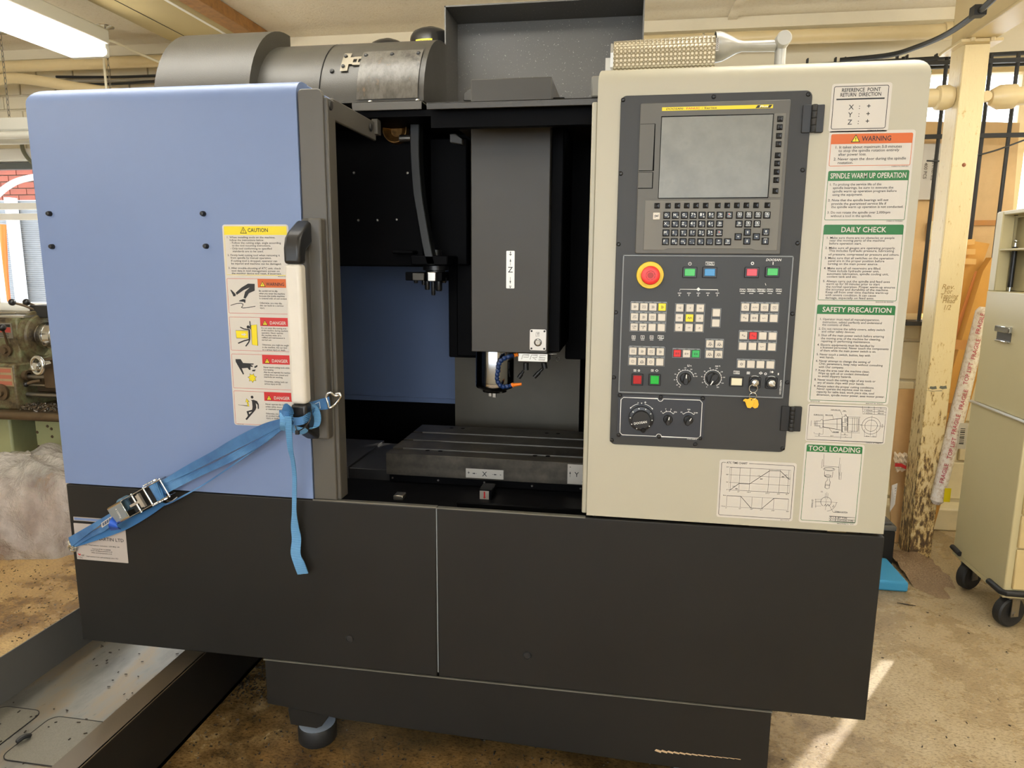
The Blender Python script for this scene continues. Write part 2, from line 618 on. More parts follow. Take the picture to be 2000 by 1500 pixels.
def pane_mat(name):
    M = Mat(name)
    t = M.n('ShaderNodeBsdfTransparent')
    gl = M.n('ShaderNodeBsdfGlossy')
    gl.inputs['Roughness'].default_value = .02
    fw_ = M.n('ShaderNodeLayerWeight')
    pw = M.n('ShaderNodeMath', operation='POWER')
    pw.inputs[1].default_value = 4.0
    M.l(fw_.outputs['Facing'], pw.inputs[0])
    lw = M.n('ShaderNodeMath', operation='MULTIPLY_ADD')
    lw.inputs[1].default_value = .85
    lw.inputs[2].default_value = .04
    M.l(pw.outputs[0], lw.inputs[0])
    mx = M.n('ShaderNodeMixShader')
    M.l(lw.outputs[0], mx.inputs[0])
    M.l(t.outputs[0], mx.inputs[1])
    M.l(gl.outputs[0], mx.inputs[2])
    M.l(mx.outputs[0], M.o.inputs['Surface'])
    return M.m
m_glass = pane_mat('window_glass')
m_wframe = paint('white_window_frame', srgb(236, 234, 226), .4)
m_wcream = paint('cream_window_frame', srgb(226, 206, 158), .4)
def window(name, x0, x1, z0, z1, xs, zs, mat, fw=.05):
    q = MB()
    y0, y1 = RY1 + .06, RY1 + .12
    q.box(x0, x1, y0, y1, z0, z0 + fw); q.box(x0, x1, y0, y1, z1 - fw, z1)
    q.box(x0, x0 + fw, y0, y1, z0, z1); q.box(x1 - fw, x1, y0, y1, z0, z1)
    w = struct(name, q, mat, bevel=(.004, 1))
    for x in xs:
        q = MB(); q.box(x - .022, x + .022, y0 + .01, y1 - .01, z0 + fw, z1 - fw)
        q.build('mullion', mat, w)
    for z in zs:
        q = MB(); q.box(x0 + fw, x1 - fw, y0 + .012, y1 - .012, z - .018, z + .018)
        q.build('transom', mat, w)
    X, Z = [x0 + fw] + list(xs) + [x1 - fw], [z0 + fw] + list(zs) + [z1 - fw]
    for i in range(len(X) - 1):
        for j in range(len(Z) - 1):
            q = MB(); q.box(X[i], X[i + 1], y0 + .028, y0 + .032, Z[j], Z[j + 1])
            q.build('pane', m_glass, w)
    return w
w1 = window('window_1', WL0, WL1, WLZ0, WLZ1, (-3.72, -2.75), (1.50, 1.56), m_wframe)
q = MB(); q.box(WL0, WL1, RY1 + .02, RY1 + .06, WLZ1 - .085, WLZ1 - .05)
q.build('window_head', paint('grey_head_strip', srgb(96, 100, 98), .5), w1)
q = MB(); q.box(WL0 - .05, WL1 + .05, RY1 - .03, RY1 + .06, WLZ1 - .045, WLZ1 + .02)
struct('trim_1', q, m_wframe, bevel=(.004, 1))
q = MB(); q.box(WL0 - .05, WL1 + .05, RY1 - .10, RY1 + .06, WLZ0 - .03, WLZ0)
struct('trim_2', q, m_wframe, bevel=(.004, 1))
w2 = window('window_2', WR0, WR1, WRZ0, WRZ1, (.70, 1.28, 1.76, 2.25), (), m_wcream, .045)
q = MB(); q.box(WR0 - .05, WR1 + .05, 1.955, RY1 + .06, WRZ0 - .02, WRZ0 - .002)
struct('trim_3', q, m_rub)
# joint pieces along the ceiling
q = MB(); q.box(.42, .46, .2, 2.1, RZ - .012, RZ)
struct('trim_4', q, m_ceil)
q = MB(); q.box(RX0, RX1, RY1 - .05, RY1 + .012, RZ - .05, RZ)
struct('trim_5', q, m_wall)

# ------------------------------------------------------------------ outside: brick building, corrugated sheeting, orange drainpipe
m_brick = paint('red_brick', srgb(128, 64, 48), .85, wear=.25, wscale=8)
bb = thing('brick_building', (-5.5, 6.0, 0), 'red brick building seen outside through the left window', 'building')
q = MB(); q.box(-9.5, -1.5, 6.02, 6.2, -1, 3.6)
q.build('mortar', paint('pale_mortar', srgb(140, 126, 114), .9), bb)
q = MB(); q.box(-.107, .107, -.02, .02, -.032, .032)
pb = None
for r in range(13):
    for c in range(17):
        x = -7.6 + c * .225 + (.1125 if r % 2 else 0)
        z = 1.75 + r * .075
        if pb is None:
            pb = q.build('brick', m_brick, bb, loc=(x, 6.0, z))
        else:
            copy(pb, bb, (x, 6.0, z))
q = MB()
rows = []
for i in range(250):
    z = -.4 + i * .0087
    rows.append([(x, 4.0 + (.004 if i % 2 else -.004), z) for x in (-7.5, -3.5)])
q.grid(rows)
sh = q.build('corrugated_fence', paint('weathered_corrugated_sheet', srgb(122, 125, 128), .6, wear=.2, wscale=3), None, smooth=0)
tag(sh, 'pale ribbed sheet fence outside below the brick building', 'fence')
xp = F(20, 450, 3.9).x
q = MB(); q.box(xp - .028, xp + .028, 3.9, 3.98, -.4, 1.78)
fpost = q.build('fence_post', paint('galvanised_post', srgb(206, 214, 222), .5), sh)
q = MB(); q.tube(smoothpath([F(4, 438, 3.4), F(6, 480, 3.4), F(9, 540, 3.4), F(14, 600, 3.4), F(20, 700, 3.4), F(24, 800, 3.4)], 5), .028, 12)
dp = q.build('drainpipe', paint('orange_plastic_pipe', srgb(214, 96, 24), .4), None)
tag(dp, 'orange plastic pipe standing outside the left window', 'pipe')
q = MB(); q.tube(smoothpath([F(-60, 430, 3.0), F(-20, 395, 3.0), F(10, 368, 3.0), F(40, 352, 3.0), F(90, 342, 3.0)], 6), .022, 10)
tag(q.build('hose', paint('white_hose', srgb(196, 200, 204), .4), None), 'white curved hose outside in front of the red bricks', 'hose')
q = MB(); q.box(-12, 12, RY1 + .3, 30, -.45, -.4)
og = struct('ground', q, paint('yard_concrete', srgb(190, 186, 178), .9))

# ------------------------------------------------------------------ ceiling: steel trunking, timber, lamps, pipes
q = MB()
q.prism([(-2.335, -.4, 2.37), (-2.235, -.4, 2.31), (-1.90, -.4, 2.31), (-1.875, -.4, 2.325), (-1.875, -.4, 2.37)], (0, 2.45, 0))
bm_ = q.build('ceiling_beam', paint('olive_cream_gloss', srgb(186, 168, 118), .36, wear=.06, wscale=6), None, bevel=(.004, 1))
q = MB(); q.box(-1.915, -1.900, -.4, 2.05, 2.3075, 2.3105)
q.build('edge_strip', m_wframe, bm_)
q = MB(); q.box(-2.122, -2.118, -.4, 2.05, 2.3085, 2.3105)
q.build('joint', m_rub, bm_)
tag(bm_, 'wide cream painted steel beam across the ceiling above the machine', 'beam')
q = MB(); q.box(-1.872, -1.78, -.4, 2.05, 2.315, 2.37)
tb = q.build('timber_batten', None or paint('oak_batten', srgb(158, 112, 60), .6, wear=.35, wscale=30), None, bevel=(.003, 1))
tag(tb, 'bare brown timber batten beside the cream ceiling beam', 'batten')

m_tube = Mat('lit_tube')
m_tube.b.inputs['Base Color'].default_value = (1, 1, 1, 1)
m_tube.b.inputs['Emission Color'].default_value = (1.0, .97, .90, 1)
m_tube.b.inputs['Emission Strength'].default_value = 34.0
m_tube = m_tube.m
m_fit = paint('grey_white_fitting', srgb(206, 204, 192), .45)
def chain(parent, x, y, z0, z1, n):
    h = (z0 - z1) / n
    q = MB()
    for k in range(n):
        zc = z0 - h * (k + .5)
        a = Vector((0, 1, 0)) if k % 2 else Vector((1, 0, 0))
        pts = []
        for t in range(12):
            an = 2 * pi * t / 12
            pts.append(Vector((x, y, zc)) + a * (.0055 * cos(an)) + Vector((0, 0, h * .62 * sin(an))))
        pts.append(pts[0])
        q.tube(pts, .0016, 6, 0, False)
    return q.build('chain', m_steel, parent)
def lamp(loc, length, label, along='Y', lit=True, tubes=((-.075, 0), (.075, 0)), chains=(), hw=.045):
    x, y, z = loc
    t = thing('fluorescent_lamp', (x, y, z), label, 'lamp', 'fluorescent lamps on the ceiling')
    def bx(q, a0, a1, u0, u1, z0, z1):
        if along == 'Y':
            q.box(x + a0, x + a1, y + u0, y + u1, z + z0, z + z1)
        else:
            q.box(x + u0, x + u1, y + a0, y + a1, z + z0, z + z1)
    L = length / 2
    q = MB(); bx(q, -hw, hw, -L, L, .032, .092)
    q.build('body', m_fit, t, bevel=(.006, 2))
    for s in (-1, 1):
        q = MB(); bx(q, -.09, .09, s * L - .015, s * L + .015, -.02, .04)
        q.build('lamp_holder', m_fit, t, bevel=(.004, 1))
    for a, zz in tubes:
        q = MB()
        if along == 'Y':
            q.tube([(x + a, y - L + .01, z + zz), (x + a, y + L - .01, z + zz)], .019, 14)
        else:
            q.tube([(x - L + .01, y + a, z + zz), (x + L - .01, y + a, z + zz)], .019, 14)
        q.build('tube', m_tube if lit else m_fit, t)
    for cx, cy, n in chains:
        q = MB(); q.lathe([(0, -.012), (.012, -.010), (.03, -.002), (.03, 0)], (cx, cy, RZ), (0, 0, 1), 14)
        q.build('ceiling_hook', m_chrome, t)
        chain(t, cx, cy, RZ - .01, z + .085, n)
    return t
lamp((-2.365, .68, 2.15), 1.52, 'lit twin tube lamp hanging above the blue cover at upper left', 'Y', chains=((-2.36, .95, 5), (-2.36, -.05, 5)), hw=.105)
p = F(15, 200, 1.78)
lamp((-3.62, 1.78, 1.865), 1.5, 'unlit twin tube lamp hung by a long chain above the left window', 'X', False, chains=((p.x, 1.78, 16), (-4.2, 1.78, 16)))
for i, (x_, y_) in enumerate(LAMPS):
    q = None
    lamp((x_, y_, 2.09 if i > 1 else 2.14), 1.5, ('twin tube lamp over the magazine hoods, above the frame', 'twin tube lamp over the cream cabinet, above the frame', 'twin tube lamp behind the viewer at the left', 'twin tube lamp straight behind the viewer', 'twin tube lamp behind the viewer at the right', 'twin tube lamp above the tool trolley')[i], 'Y' if i > 1 else 'X', chains=((x_, y_ - .5, 5), (x_, y_ + .5, 5)) if i > 1 else ((x_ - .5, y_, 4), (x_ + .5, y_, 4)))
# hook with a spare chain and white flex
p = G(205, 52, 2.37)
h = thing('ceiling_chain', (p.x, p.y, 2.37), 'short steel chain on a round ceiling hook with white flex', 'chain')
q = MB(); q.lathe([(0, -.014), (.012, -.012), (.040, -.003), (.042, 0)], (p.x, p.y, 2.37), (0, 0, 1), 18)
q.tube([(p.x, p.y, 2.36), (p.x, p.y, 2.305)], .005, 8)
q.build('hook_plate', m_chrome, h)
chain(h, p.x, p.y, 2.305, 1.97, 12)
q = MB()
q.tube(smoothpath([(p.x - .004, p.y - .01, 1.93), (p.x - .012, p.y - .012, 2.12), (p.x - .008, p.y - .01, 2.27), (p.x + .02, p.y, 2.305), (p.x + .14, p.y + .05, 2.255), (p.x + .30, p.y + .15, 2.20), (p.x + .55, p.y + .25, 2.19)], 6), .006, 8)
q.build('flex', paint('old_white_flex', srgb(226, 218, 190), .5), h)

def pipe(path, r, label, mat=m_gloss, name='painted_pipe', n=16):
    q = MB(); q.tube(path, r, n)
    o = q.build(name, mat, None)
    return tag(o, label, 'pipe')
a, b = F(0, 132, 1.95), F(320, 121, 1.95)
pl_ = pipe([(RX0, 1.95, 2.262), (.3, 1.95, 2.247)], .029, 'cream painted pipe running under the ceiling at the back left')
pts = smoothpath([F(-60, 172, 1.9), F(0, 156, 1.9), F(35, 153, 1.9), F(90, 160, 1.9), F(160, 172, 1.92), F(260, 186, 1.94)], 6)
pipe(pts, .026, 'second cream pipe dipping below the first above the left lamp')
a, b = F(1300, 76, 1.95), F(1850, 60, 1.95)
pr = pipe([(.31, 1.95, 2.247), (1.345, 1.95, 2.242)], .030, 'cream painted pipe running from the machine to the steel column')
q = MB(); q.lathe([(.030, 0), (.036, .002), (.036, .03), (.030, .032)], (1.30, 1.95, 2.242), (1, 0, 0), 16)
q.build('pipe_collar', m_gloss, pr)
m_cab = paint('black_cable_sheath', srgb(34, 36, 36), .5)
m_green = paint('green_cable', srgb(70, 130, 50), .5)
def cable(pts, r, label, mat=m_cab, k=8):
    q = MB(); q.tube(smoothpath(pts, k), r, 8)
    return tag(q.build('cable', mat, None), label, 'cable')
cb_ = cable([(.30, 2.05, 2.14), (.8, 2.05, 2.15), (1.2, 2.04, 2.155), (1.7, 2.05, 2.17), (2.6, 2.05, 2.17)], .009, 'thick black cable along the wall behind the cabinet')
for x in (.78, .90, .94, 1.05, 1.16, 1.20, 1.32):
    q = MB(); q.box(x - .003, x + .003, 2.038, 2.064, 2.138, 2.178)
    q.build('cable_strap', m_rub, cb_)
cable([(.30, 2.06, 2.115), (.8, 2.06, 2.118), (1.3, 2.06, 2.125), (2.6, 2.06, 2.13)], .008, 'lower black cable running along the top of the window')
cable([(.30, 2.03, 2.10), (.7, 2.02, 2.125), (.95, 2.02, 2.11), (1.3, 2.03, 2.10)], .006, 'green earth cable sagging behind the cabinet lamp', m_green)
p = [F(1640, 118, 1.95), F(1735, 108, 1.9), F(1790, 92, 1.8), F(1850, 66, 1.6), F(1910, 24, 1.35), F(1952, -14, 1.2)]
dc = cable(p, .011, 'black cable looping from the ceiling corner to the wall')
q = MB(); c = F(1910, 24, 1.35); q.box(c.x - .02, c.x + .02, c.y - .02, c.y + .02, c.z - .014, c.z + .02)
q.build('cable_clip', m_rub, dc)
for k, (v0, v1) in enumerate(((150, 147), (158, 153), (166, 158))):
    cable([F(110, v0, 2.03), F(220, (v0 + v1) / 2 + 2, 2.03), F(330, v1, 2.03), F(560, v1 - 8, 2.03)], .007, ('upper', 'middle', 'lowest')[k] + ' of three cables along the wall left of the machine', m_cab if k != 1 else paint('grey_cable', srgb(150, 142, 126), .5))
q = MB(); q.tube(smoothpath([F(42, 268, 2.06), F(44, 290, 2.06), F(52, 306, 2.06), F(70, 326, 2.06)], 6), .010, 8)
tag(q.build('cable', paint('grey_green_cable', srgb(112, 112, 92), .5), None), 'grey cable bending down from the lamp above the left window', 'cable')

# ------------------------------------------------------------------ steel column, beam and pipe fittings at the right
g = Mat('peeling_cream_paint')
v = g.coord((1, 1, .35))
tcx = g.n('ShaderNodeTexCoord')
sp = g.n('ShaderNodeSeparateXYZ')
g.l(tcx.outputs['Object'], sp.inputs[0])
f1 = g.noise(v, 75, 6, .7)
mr = g.n('ShaderNodeMapRange')
mr.inputs['From Min'].default_value = .05
mr.inputs['From Max'].default_value = 1.0
mr.inputs['To Min'].default_value = .13
mr.inputs['To Max'].default_value = -.10
g.l(sp.outputs['Z'], mr.inputs['Value'])
ad = g.n('ShaderNodeMath', operation='ADD')
g.l(f1, ad.inputs[0]); g.l(mr.outputs['Result'], ad.inputs[1])
g.l(g.ramp(ad.outputs[0], [(.50, srgb(226, 206, 156)), (.57, srgb(206, 176, 116)), (.62, srgb(126, 98, 60)), (.70, srgb(84, 66, 44))]), g.b.inputs['Base Color'])
g.b.inputs['Roughness'].default_value = .42
g.bump(ad.outputs[0], .5, .006)
m_peel = g.m
col = thing('steel_column', (1.31, 1.68, 0), 'cream painted steel column with peeling foot beside the machine', 'column')
q = MB(); q.box(1.262, 1.354, 1.63, 1.642, 0, 2.10)
q.build('front_flange', m_peel, col, bevel=(.003, 1))
q = MB(); q.box(1.262, 1.354, 1.735, 1.747, 0, 2.10); q.box(1.262, 1.272, 1.642, 1.735, 0, 2.10)
q.build('web', m_peel, col)
q = MB()
c = Crop(1700, 350, .3, 1.629)
for s_, u, v in (('Rev.', 462, 715), ('For', 478, 745), ('Tapping', 450, 776), ('Head', 466, 806), ('1/2', 470, 850)):
    x, z = c(u, v)
    text(q, s_, x, z, .020, 1.6285, width={'Rev.': .05, 'For': .03, 'Tapping': .068, 'Head': .048, '1/2': .030}[s_], shear=.2)
q.build('handwriting', paint('pencil', srgb(168, 138, 84), .7), col)
q = MB()
for u0, v0, u1, v1 in ((385, 1345, 432, 1370), (450, 1342, 498, 1368), (355, 1372, 470, 1384)):
    x0, z1 = c(u0, v0); x1, z0 = c(u1, v1)
    q.flat([(x0, z0 + .004), (x0 + (x1 - x0) * .4, z0), (x1, z0 + .003), (x1 - .004, z1), (x0 + (x1 - x0) * .5, z1 - .003), (x0 + .003, z1 - .002)], 1.6288)
q.build('bare_patch', paint('grey_primer', srgb(104, 104, 92), .6), col)
p = F(1883, 322, 1.629)
q = MB(); q.lathe([(0, -.006), (.006, -.004), (.008, 0)], (p.x, 1.63, p.z), (0, 1, 0), 8)
q.build('column_bolt', paint('rusty_bolt', srgb(150, 92, 60), .7), col)
q = MB(); q.box(1.235, 1.385, 1.60, 1.77, 2.10, 2.112)
q.build('cap_plate', m_gloss, col, bevel=(.002, 1))
bmr = thing('steel_beam', (1.31, .2, 2.1), 'cream painted steel beam running from the column over the viewer', 'beam')
q = MB(); q.box(1.255, 1.365, -1.2, 1.85, 2.113, 2.127)
q.build('lower_flange', m_gloss, bmr, bevel=(.002, 1))
q = MB(); q.box(1.30, 1.32, -1.2, 1.85, 2.127, 2.36)
q.build('web', m_gloss, bmr)
q = MB(); q.box(1.255, 1.365, -1.2, 1.85, 2.355, 2.369)
q.build('upper_flange', m_gloss, bmr)
q = MB()
for y in (1.60, 1.72):
    for x in (1.275, 1.345):
        q.lathe([(0, -.012), (.010, -.012), (.010, 0)], (x, y, 2.113), (0, 0, 1), 6)
q.build('flange_bolt', m_gloss, bmr)
ft = thing('pipe_union', (1.2, 1.7, 1.9), 'cream pipe with a thick union bolted left of the column', 'pipe')
p = F(1832, 191, 1.69)
q = MB(); q.lathe([(.0, -.12), (.036, -.12), (.036, -.01), (.046, -.004), (.048, .03), (.040, .05), (.016, .055), (.016, .10)], (p.x, 1.69, p.z), (1, 0, 0), 18)
q.build('union', m_gloss, ft)
q = MB(); q.lathe([(0, -.02), (.022, -.02), (.022, .015), (0, .015)], (p.x + .075, 1.68, p.z - .004), (0, 1, 0), 14)
q.build('lug', m_gloss, ft)
ft2 = thing('pipe_union', (1.4, 1.7, 1.9), 'cream pipe with a thick union bolted right of the column', 'pipe')
p = F(1950, 190, 1.69)
q = MB(); q.lathe([(.016, -.07), (.016, -.035), (.030, -.03), (.046, .0), (.046, .055), (.034, .06), (.034, .8), (0, .8)], (p.x, 1.69, p.z), (1, 0, .03), 18)
q.build('union', m_gloss, ft2)
q = MB(); q.lathe([(0, -.02), (.020, -.02), (.020, .015), (0, .015)], (p.x - .055, 1.68, p.z), (0, 1, 0), 14)
q.build('lug', m_gloss, ft2)
# security bars in front of the right window
sb = thing('window_bars', (1.8, 1.97, 1.5), 'black steel security bars across the right window', 'bars')
for x in (1.16, 1.335, 1.51, 1.615, 1.79, 1.965):
    q = MB(); q.tube([(x, 1.97, WRZ0), (x, 1.97, 2.15)], .0085, 8)
    q.build('bar', m_rub, sb)
for z in (1.815, 2.12):
    q = MB(); q.box(.98, 2.6, 1.96, 1.975, z - .009, z + .009)
    q.build('cross_bar', m_rub, sb)
q = MB(); q.tube(smoothpath([F(1810, 314, 1.955), F(1850, 314, 1.955), F(1905, 304, 1.955), F(1950, 292, 1.955), F(2010, 270, 1.955)], 5), .0035, 6)
tag(q.build('wire', m_cab, None), 'thin dark wire strung across the window bars', 'wire')

# ------------------------------------------------------------------ cardboard by the window
def card_mat(name, c):
    M = Mat(name)
    v = M.coord()
    w = M.n('ShaderNodeTexWave')
    w.inputs['Scale'].default_value = 60
    M.l(v, w.inputs['Vector'])
    f = M.noise(v, 5, 5, .6)
    a = tuple(k * .82 for k in c[:3]) + (1,)
    M.l(M.ramp(f, [(.3, a), (.6, c)]), M.b.inputs['Base Color'])
    M.b.inputs['Roughness'].default_value = .8
    M.bump(w.outputs['Fac'], .08, .001)
    return M.m
m_card = card_mat('cardboard', srgb(206, 166, 112))
m_card2 = card_mat('golden_cardboard', srgb(206, 152, 72))
m_card3 = card_mat('pale_cardboard', srgb(220, 184, 132))
m_tape = paint('brown_parcel_tape', srgb(186, 130, 70), .25, coat=.3)
def board(name, quad, y0, y1, mat, label, th=.012, cat='cardboard'):
    """leaning sheet: outline measured on the plane through its foot (y0, low end) and its head (y1, high end)"""
    vs = [q_[1] for q_ in quad]
    lo, hi = max(vs), min(vs)
    pts = [F(px, py, y0 + (y1 - y0) * (lo - py) / (lo - hi)) for px, py in quad]
    q = MB(); q.prism(pts, (0, th, 0))
    return tag(q.build(name, mat, None, smooth=0), label, cat)
t1 = board('cardboard_sheet', ((1740, 236), (1850, 238), (1830, 612), (1740, 612)), 2.03, 2.06, m_card3, 'tall cardboard sheet behind the bars left of the column', .03)
q = MB(); a = F(1790, 282, 2.044); b = F(1838, 390, 2.036)
q.box(a.x - .1, b.x, 2.030, 2.0305, b.z, a.z)
pl1 = q.build('paper_label', m_white, t1)
q = MB(); a = F(1812, 432, 2.03); b = F(1832, 468, 2.03); q.box(a.x, b.x + .02, 2.0285, 2.0292, b.z, a.z)
q.build('note', paint('cream_note', srgb(232, 220, 178), .7), t1)
q = MB()
for px, py, s_ in ((1836, 310, 'Industrial Rubber Plc.'), (1822, 310, 'Part no. Ins'), (1806, 318, '400 PCS')):
    a = F(px, py, 2.028)
    text(q, s_, a.x, a.z, .014, 2.0285, rot=-pi / 2)
q.build('print', paint('grey_print', srgb(96, 88, 78), .7), t1)
t2 = board('cardboard_sheet', ((1905, 237), (1992, 240), (1960, 640), (1880, 640)), 2.03, 2.06, m_card3, 'tall cardboard sheet behind the bars right of the column', .03)
q = MB(); a = F(1900, 430, 2.03); b = F(1950, 440, 2.03); q.box(a.x, b.x, 2.036, 2.0375, b.z, a.z)
q.build('tape', m_tape, t2)
board('cardboard_sheet', ((1740, 760), (1808, 760), (1800, 900), (1776, 1062), (1740, 1066)), 1.795, 1.92, m_card, 'cardboard sheet leaning behind the foot of the column').__setitem__('group', 'leaning cardboard')
s1 = board('cardboard_sheet', ((1880, 467), (1933, 476), (1920, 512), (1846, 800), (1800, 800), (1830, 640)), 1.845, 1.935, m_card2, 'golden cardboard sheet with torn taped top right of the column', .02)
q = MB()
for k in range(3):
    a, b = F(1884, 520 + k * 18, 1.83 + .0), F(1916, 517 + k * 20, 1.83)
    q.ribbon([Vector((a.x, 1.912 - k * .006, a.z + .10)), Vector((b.x, 1.910 - k * .006, b.z + .10))], [(0, 0, .012)] * 2, .001)
q.build('clear_tape', paint('clear_tape', srgb(214, 168, 100), .15, coat=.5), s1)
board('cardboard_strip', ((1905, 530), (1919, 527), (1912, 562), (1857, 745), (1840, 905), (1828, 905), (1846, 700)), 1.812, 1.912, paint('orange_wrapped_card', srgb(226, 152, 92), .3, coat=.3), 'narrow orange wrapped cardboard strip leaning right of the column', .005)
s3 = board('cardboard_box', ((1937, 503), (1920, 530), (1886, 640), (1848, 760), (1800, 1036), (1821, 1040), (1884, 828), (1930, 660), (1945, 520)), 1.72, 1.86, m_card2, 'long brown taped cardboard box leaning between column and trolley', .05)
q = MB()
for py in (672, 795, 830):
    k = (1040 - py) / 537
    y = 1.72 + .14 * k - .002
    a, b = F(1850 - (py - 672) * .16, py, y), F(1912 - (py - 672) * .22, py + 4, y)
    q.ribbon([a, b], [(0, 0, .022)] * 2, .001)
q.build('tape', m_tape, s3)
q = MB()
a, b = F(1921, 600, 1.66), F(1828, 985, 1.60)
q.tube([b, b.lerp(a, .02), b.lerp(a, .5), b.lerp(a, .98), a], [.012, .026, .030, .026, .015], 12)
M = Mat('plastic_wrapped_tube')
v = M.coord()
f = M.noise(v, 60, 5, .7)
M.l(M.ramp(f, [(.35, srgb(206, 186, 166)), (.5, srgb(236, 226, 214)), (.7, srgb(244, 240, 234))]), M.b.inputs['Base Color'])
M.b.inputs['Roughness'].default_value = .2
M.bump(f, .6, .008)
tw = q.build('wrapped_tube', M.m, None)
tag(tw, 'long white plastic wrapped tube with red print leaning beside the trolley', 'tube')
q = MB()
d = (a - b)
dn = d.normalized()
side = Vector((1, 0, 0)) - dn * dn.x
side.normalize()
rot_ = atan2(dn.z, dn.x)
for k in range(7):
    o_ = b + d * (.12 + .125 * k) + Vector((0, -.031, 0))
    text(q, ('FRAGILE', 'TOP LIFT', 'FRAGILE')[k % 3], o_.x - .006 + .006 * (k % 2), o_.z, .016, 0, rot=rot_, P=lambda X, Z, oy=o_.y: (X, oy + (0.02 * 0), Z))
q.build('red_print', paint('crimson_print', srgb(176, 40, 72), .5), tw)
q = MB(); c = b.lerp(a, .36); q.box(c.x + .008, c.x + .040, c.y - .034, c.y - .033, c.z - .05, c.z + .06, 0)
lb_ = q.build('barcode_label', m_white, tw)
q = MB()
for k in range(9):
    q.rect(c.x + .012, c.x + .030, c.z - .03 + k * .008, c.z - .03 + k * .008 + (.003 if k % 3 else .005), c.y - .0345)
q.build('bar', m_ink, tw)
q = MB(); c = b.lerp(a, .05); q.box(c.x + .01, c.x + .035, c.y - .03, c.y - .029, c.z - .02, c.z + .04)
q.build('yellow_tag', m_inky, tw)
w3 = MB()
for x in (-2.9, -1.35, .2, 1.66):
    w3.box(x, x + .04, RY0 - .08, RY0 - .03, .85, 2.15)
w3.box(-2.9, 1.7, RY0 - .08, RY0 - .03, .85, .89); w3.box(-2.9, 1.7, RY0 - .08, RY0 - .03, 2.11, 2.15)
w3 = struct('added_fill_window', w3, m_wframe)  # unseen window added in the front wall to go with the fill light
for x in (-2.86, -1.31, .24):
    q = MB(); q.poly([(x, RY0 - .055, .89), (x + 1.51, RY0 - .055, .89), (x + 1.51, RY0 - .055, 2.11), (x, RY0 - .055, 2.11)])
    q.build('pane', m_glass, w3)
# ================================================================== the machining centre
XL, XR = -1.374, 0.552           # front shell
ZB, ZM, ZT = 0.270, 0.697, 1.638  # bottom of plinth, sill line, top of covers
mc = thing('machining_center', (-0.41, 0.9, 0.0), 'large blue, cream and black vertical machining centre with open door and control panel', 'milling machine')

# --- blue cover: bent sheet with rolled top edge
def rolled(x0, x1, z0, zt, r, yb, rl=0.0, rrt=0.0, n=7):
    """front sheet rolled back at the top; rl / rrt round the outline at the upper left / right"""
    mb = MB()
    rows = []
    def lim(z):
        h = max(0.0, z - (zt - r))
        k = 1 - sqrt(max(0, 1 - (h / r) ** 2))
        return x0 + rl * k, x1 - rrt * k
    zs = [(z0, 0.0)] + [(zt - r + r * sin(pi / 2 * i / n), r * (1 - cos(pi / 2 * i / n))) for i in range(n + 1)] + [(zt, yb)]
    for z, y in zs:
        a, b = lim(z)
        rows.append([(a, y, z), (b, y, z)])
    mb.grid(rows)
    mb.poly([r_[0] for r_ in rows] + [(x0, yb, z0)])
    mb.poly(list(reversed([r_[1] for r_ in rows])) + [(x1, yb, z0)][::-1])
    mb.poly([(x0, 0, z0), (x1, 0, z0), (x1, yb, z0), (x0, yb, z0)])
    mb.poly([(x0, yb, z0), (x1, yb, z0), (lim(zt)[1], yb, zt), (lim(zt)[0], yb, zt)])
    return mb
cover = rolled(XL, -0.7125, ZM + 0.001, ZT, 0.036, 0.055, rl=0.036).build('side_cover', m_blue, mc, bevel=(0.004, 2))
mb = MB()
mb.box(-0.745, -0.7125, 0.05, 0.30, 1.606, ZT)
mb.build('top_return', m_blue, cover, bevel=(.003, 1))
b1 = Crop(0, 0, .35, 0.0)
bolt = None
for u, v in ((280, 1193), (1137, 1193), (295, 1376), (1153, 1374)):
    x, z = b1(u, v)
    if bolt is None:
        mb = MB()
        mb.lathe([(0.0, -0.010), (0.0042, -0.0095), (0.0056, -0.007), (0.0062, -0.003), (0.0062, 0.0)], (0, 0, 0), (0, 1, 0), 12)
        bolt = mb.build('plug', m_blkpl, cover, loc=(x, 0, z))
    else:
        copy(bolt, cover, (x, 0, z))

# --- black plinth panels
for x0, x1 in ((XL, -0.4142), (-0.4115, XR)):
    mb = MB()
    mb.box(x0, x1, 0.0, 0.014, ZB, ZM - 0.002)
    mb.box(x0, x1, 0.014, 0.30, ZB, ZB + .01)
    pp = mb.build('base_panel', m_black, mc, bevel=(0.003, 2))
    for px, py in ((683, 1247), (1030, 1280)):
        p = F(px, py)
        if x0 < p.x < x1:
            q = MB()
            q.lathe([(0.0, -0.0025), (0.0070, -0.0025), (0.0074, -0.0045), (0.0086, -0.0042), (0.0098, -0.0018), (0.0100, 0.0)], (p.x, 0, p.z), (0, 1, 0), 24)
            q.build('cap_plug', m_rub, pp)
mb = MB()
mb.box(-0.4142, -0.4115, 0.003, 0.013, ZB + 0.01, ZM - 0.004)
mb.build('seam_strip', m_edge, mc)
# sill: paler grey bent edge of the plinth across the opening
mb = MB()
mb.box(-0.715, -0.412, 0.0005, 0.014, ZM - 0.004, ZM)
mb.box(-0.411, -0.07, 0.0005, 0.014, ZM - 0.0055, ZM - 0.0015)
mb.build('sill', paint('grey_sill_edge', srgb(112, 110, 102), 0.35, 0.4), mc, bevel=(0.001, 1))
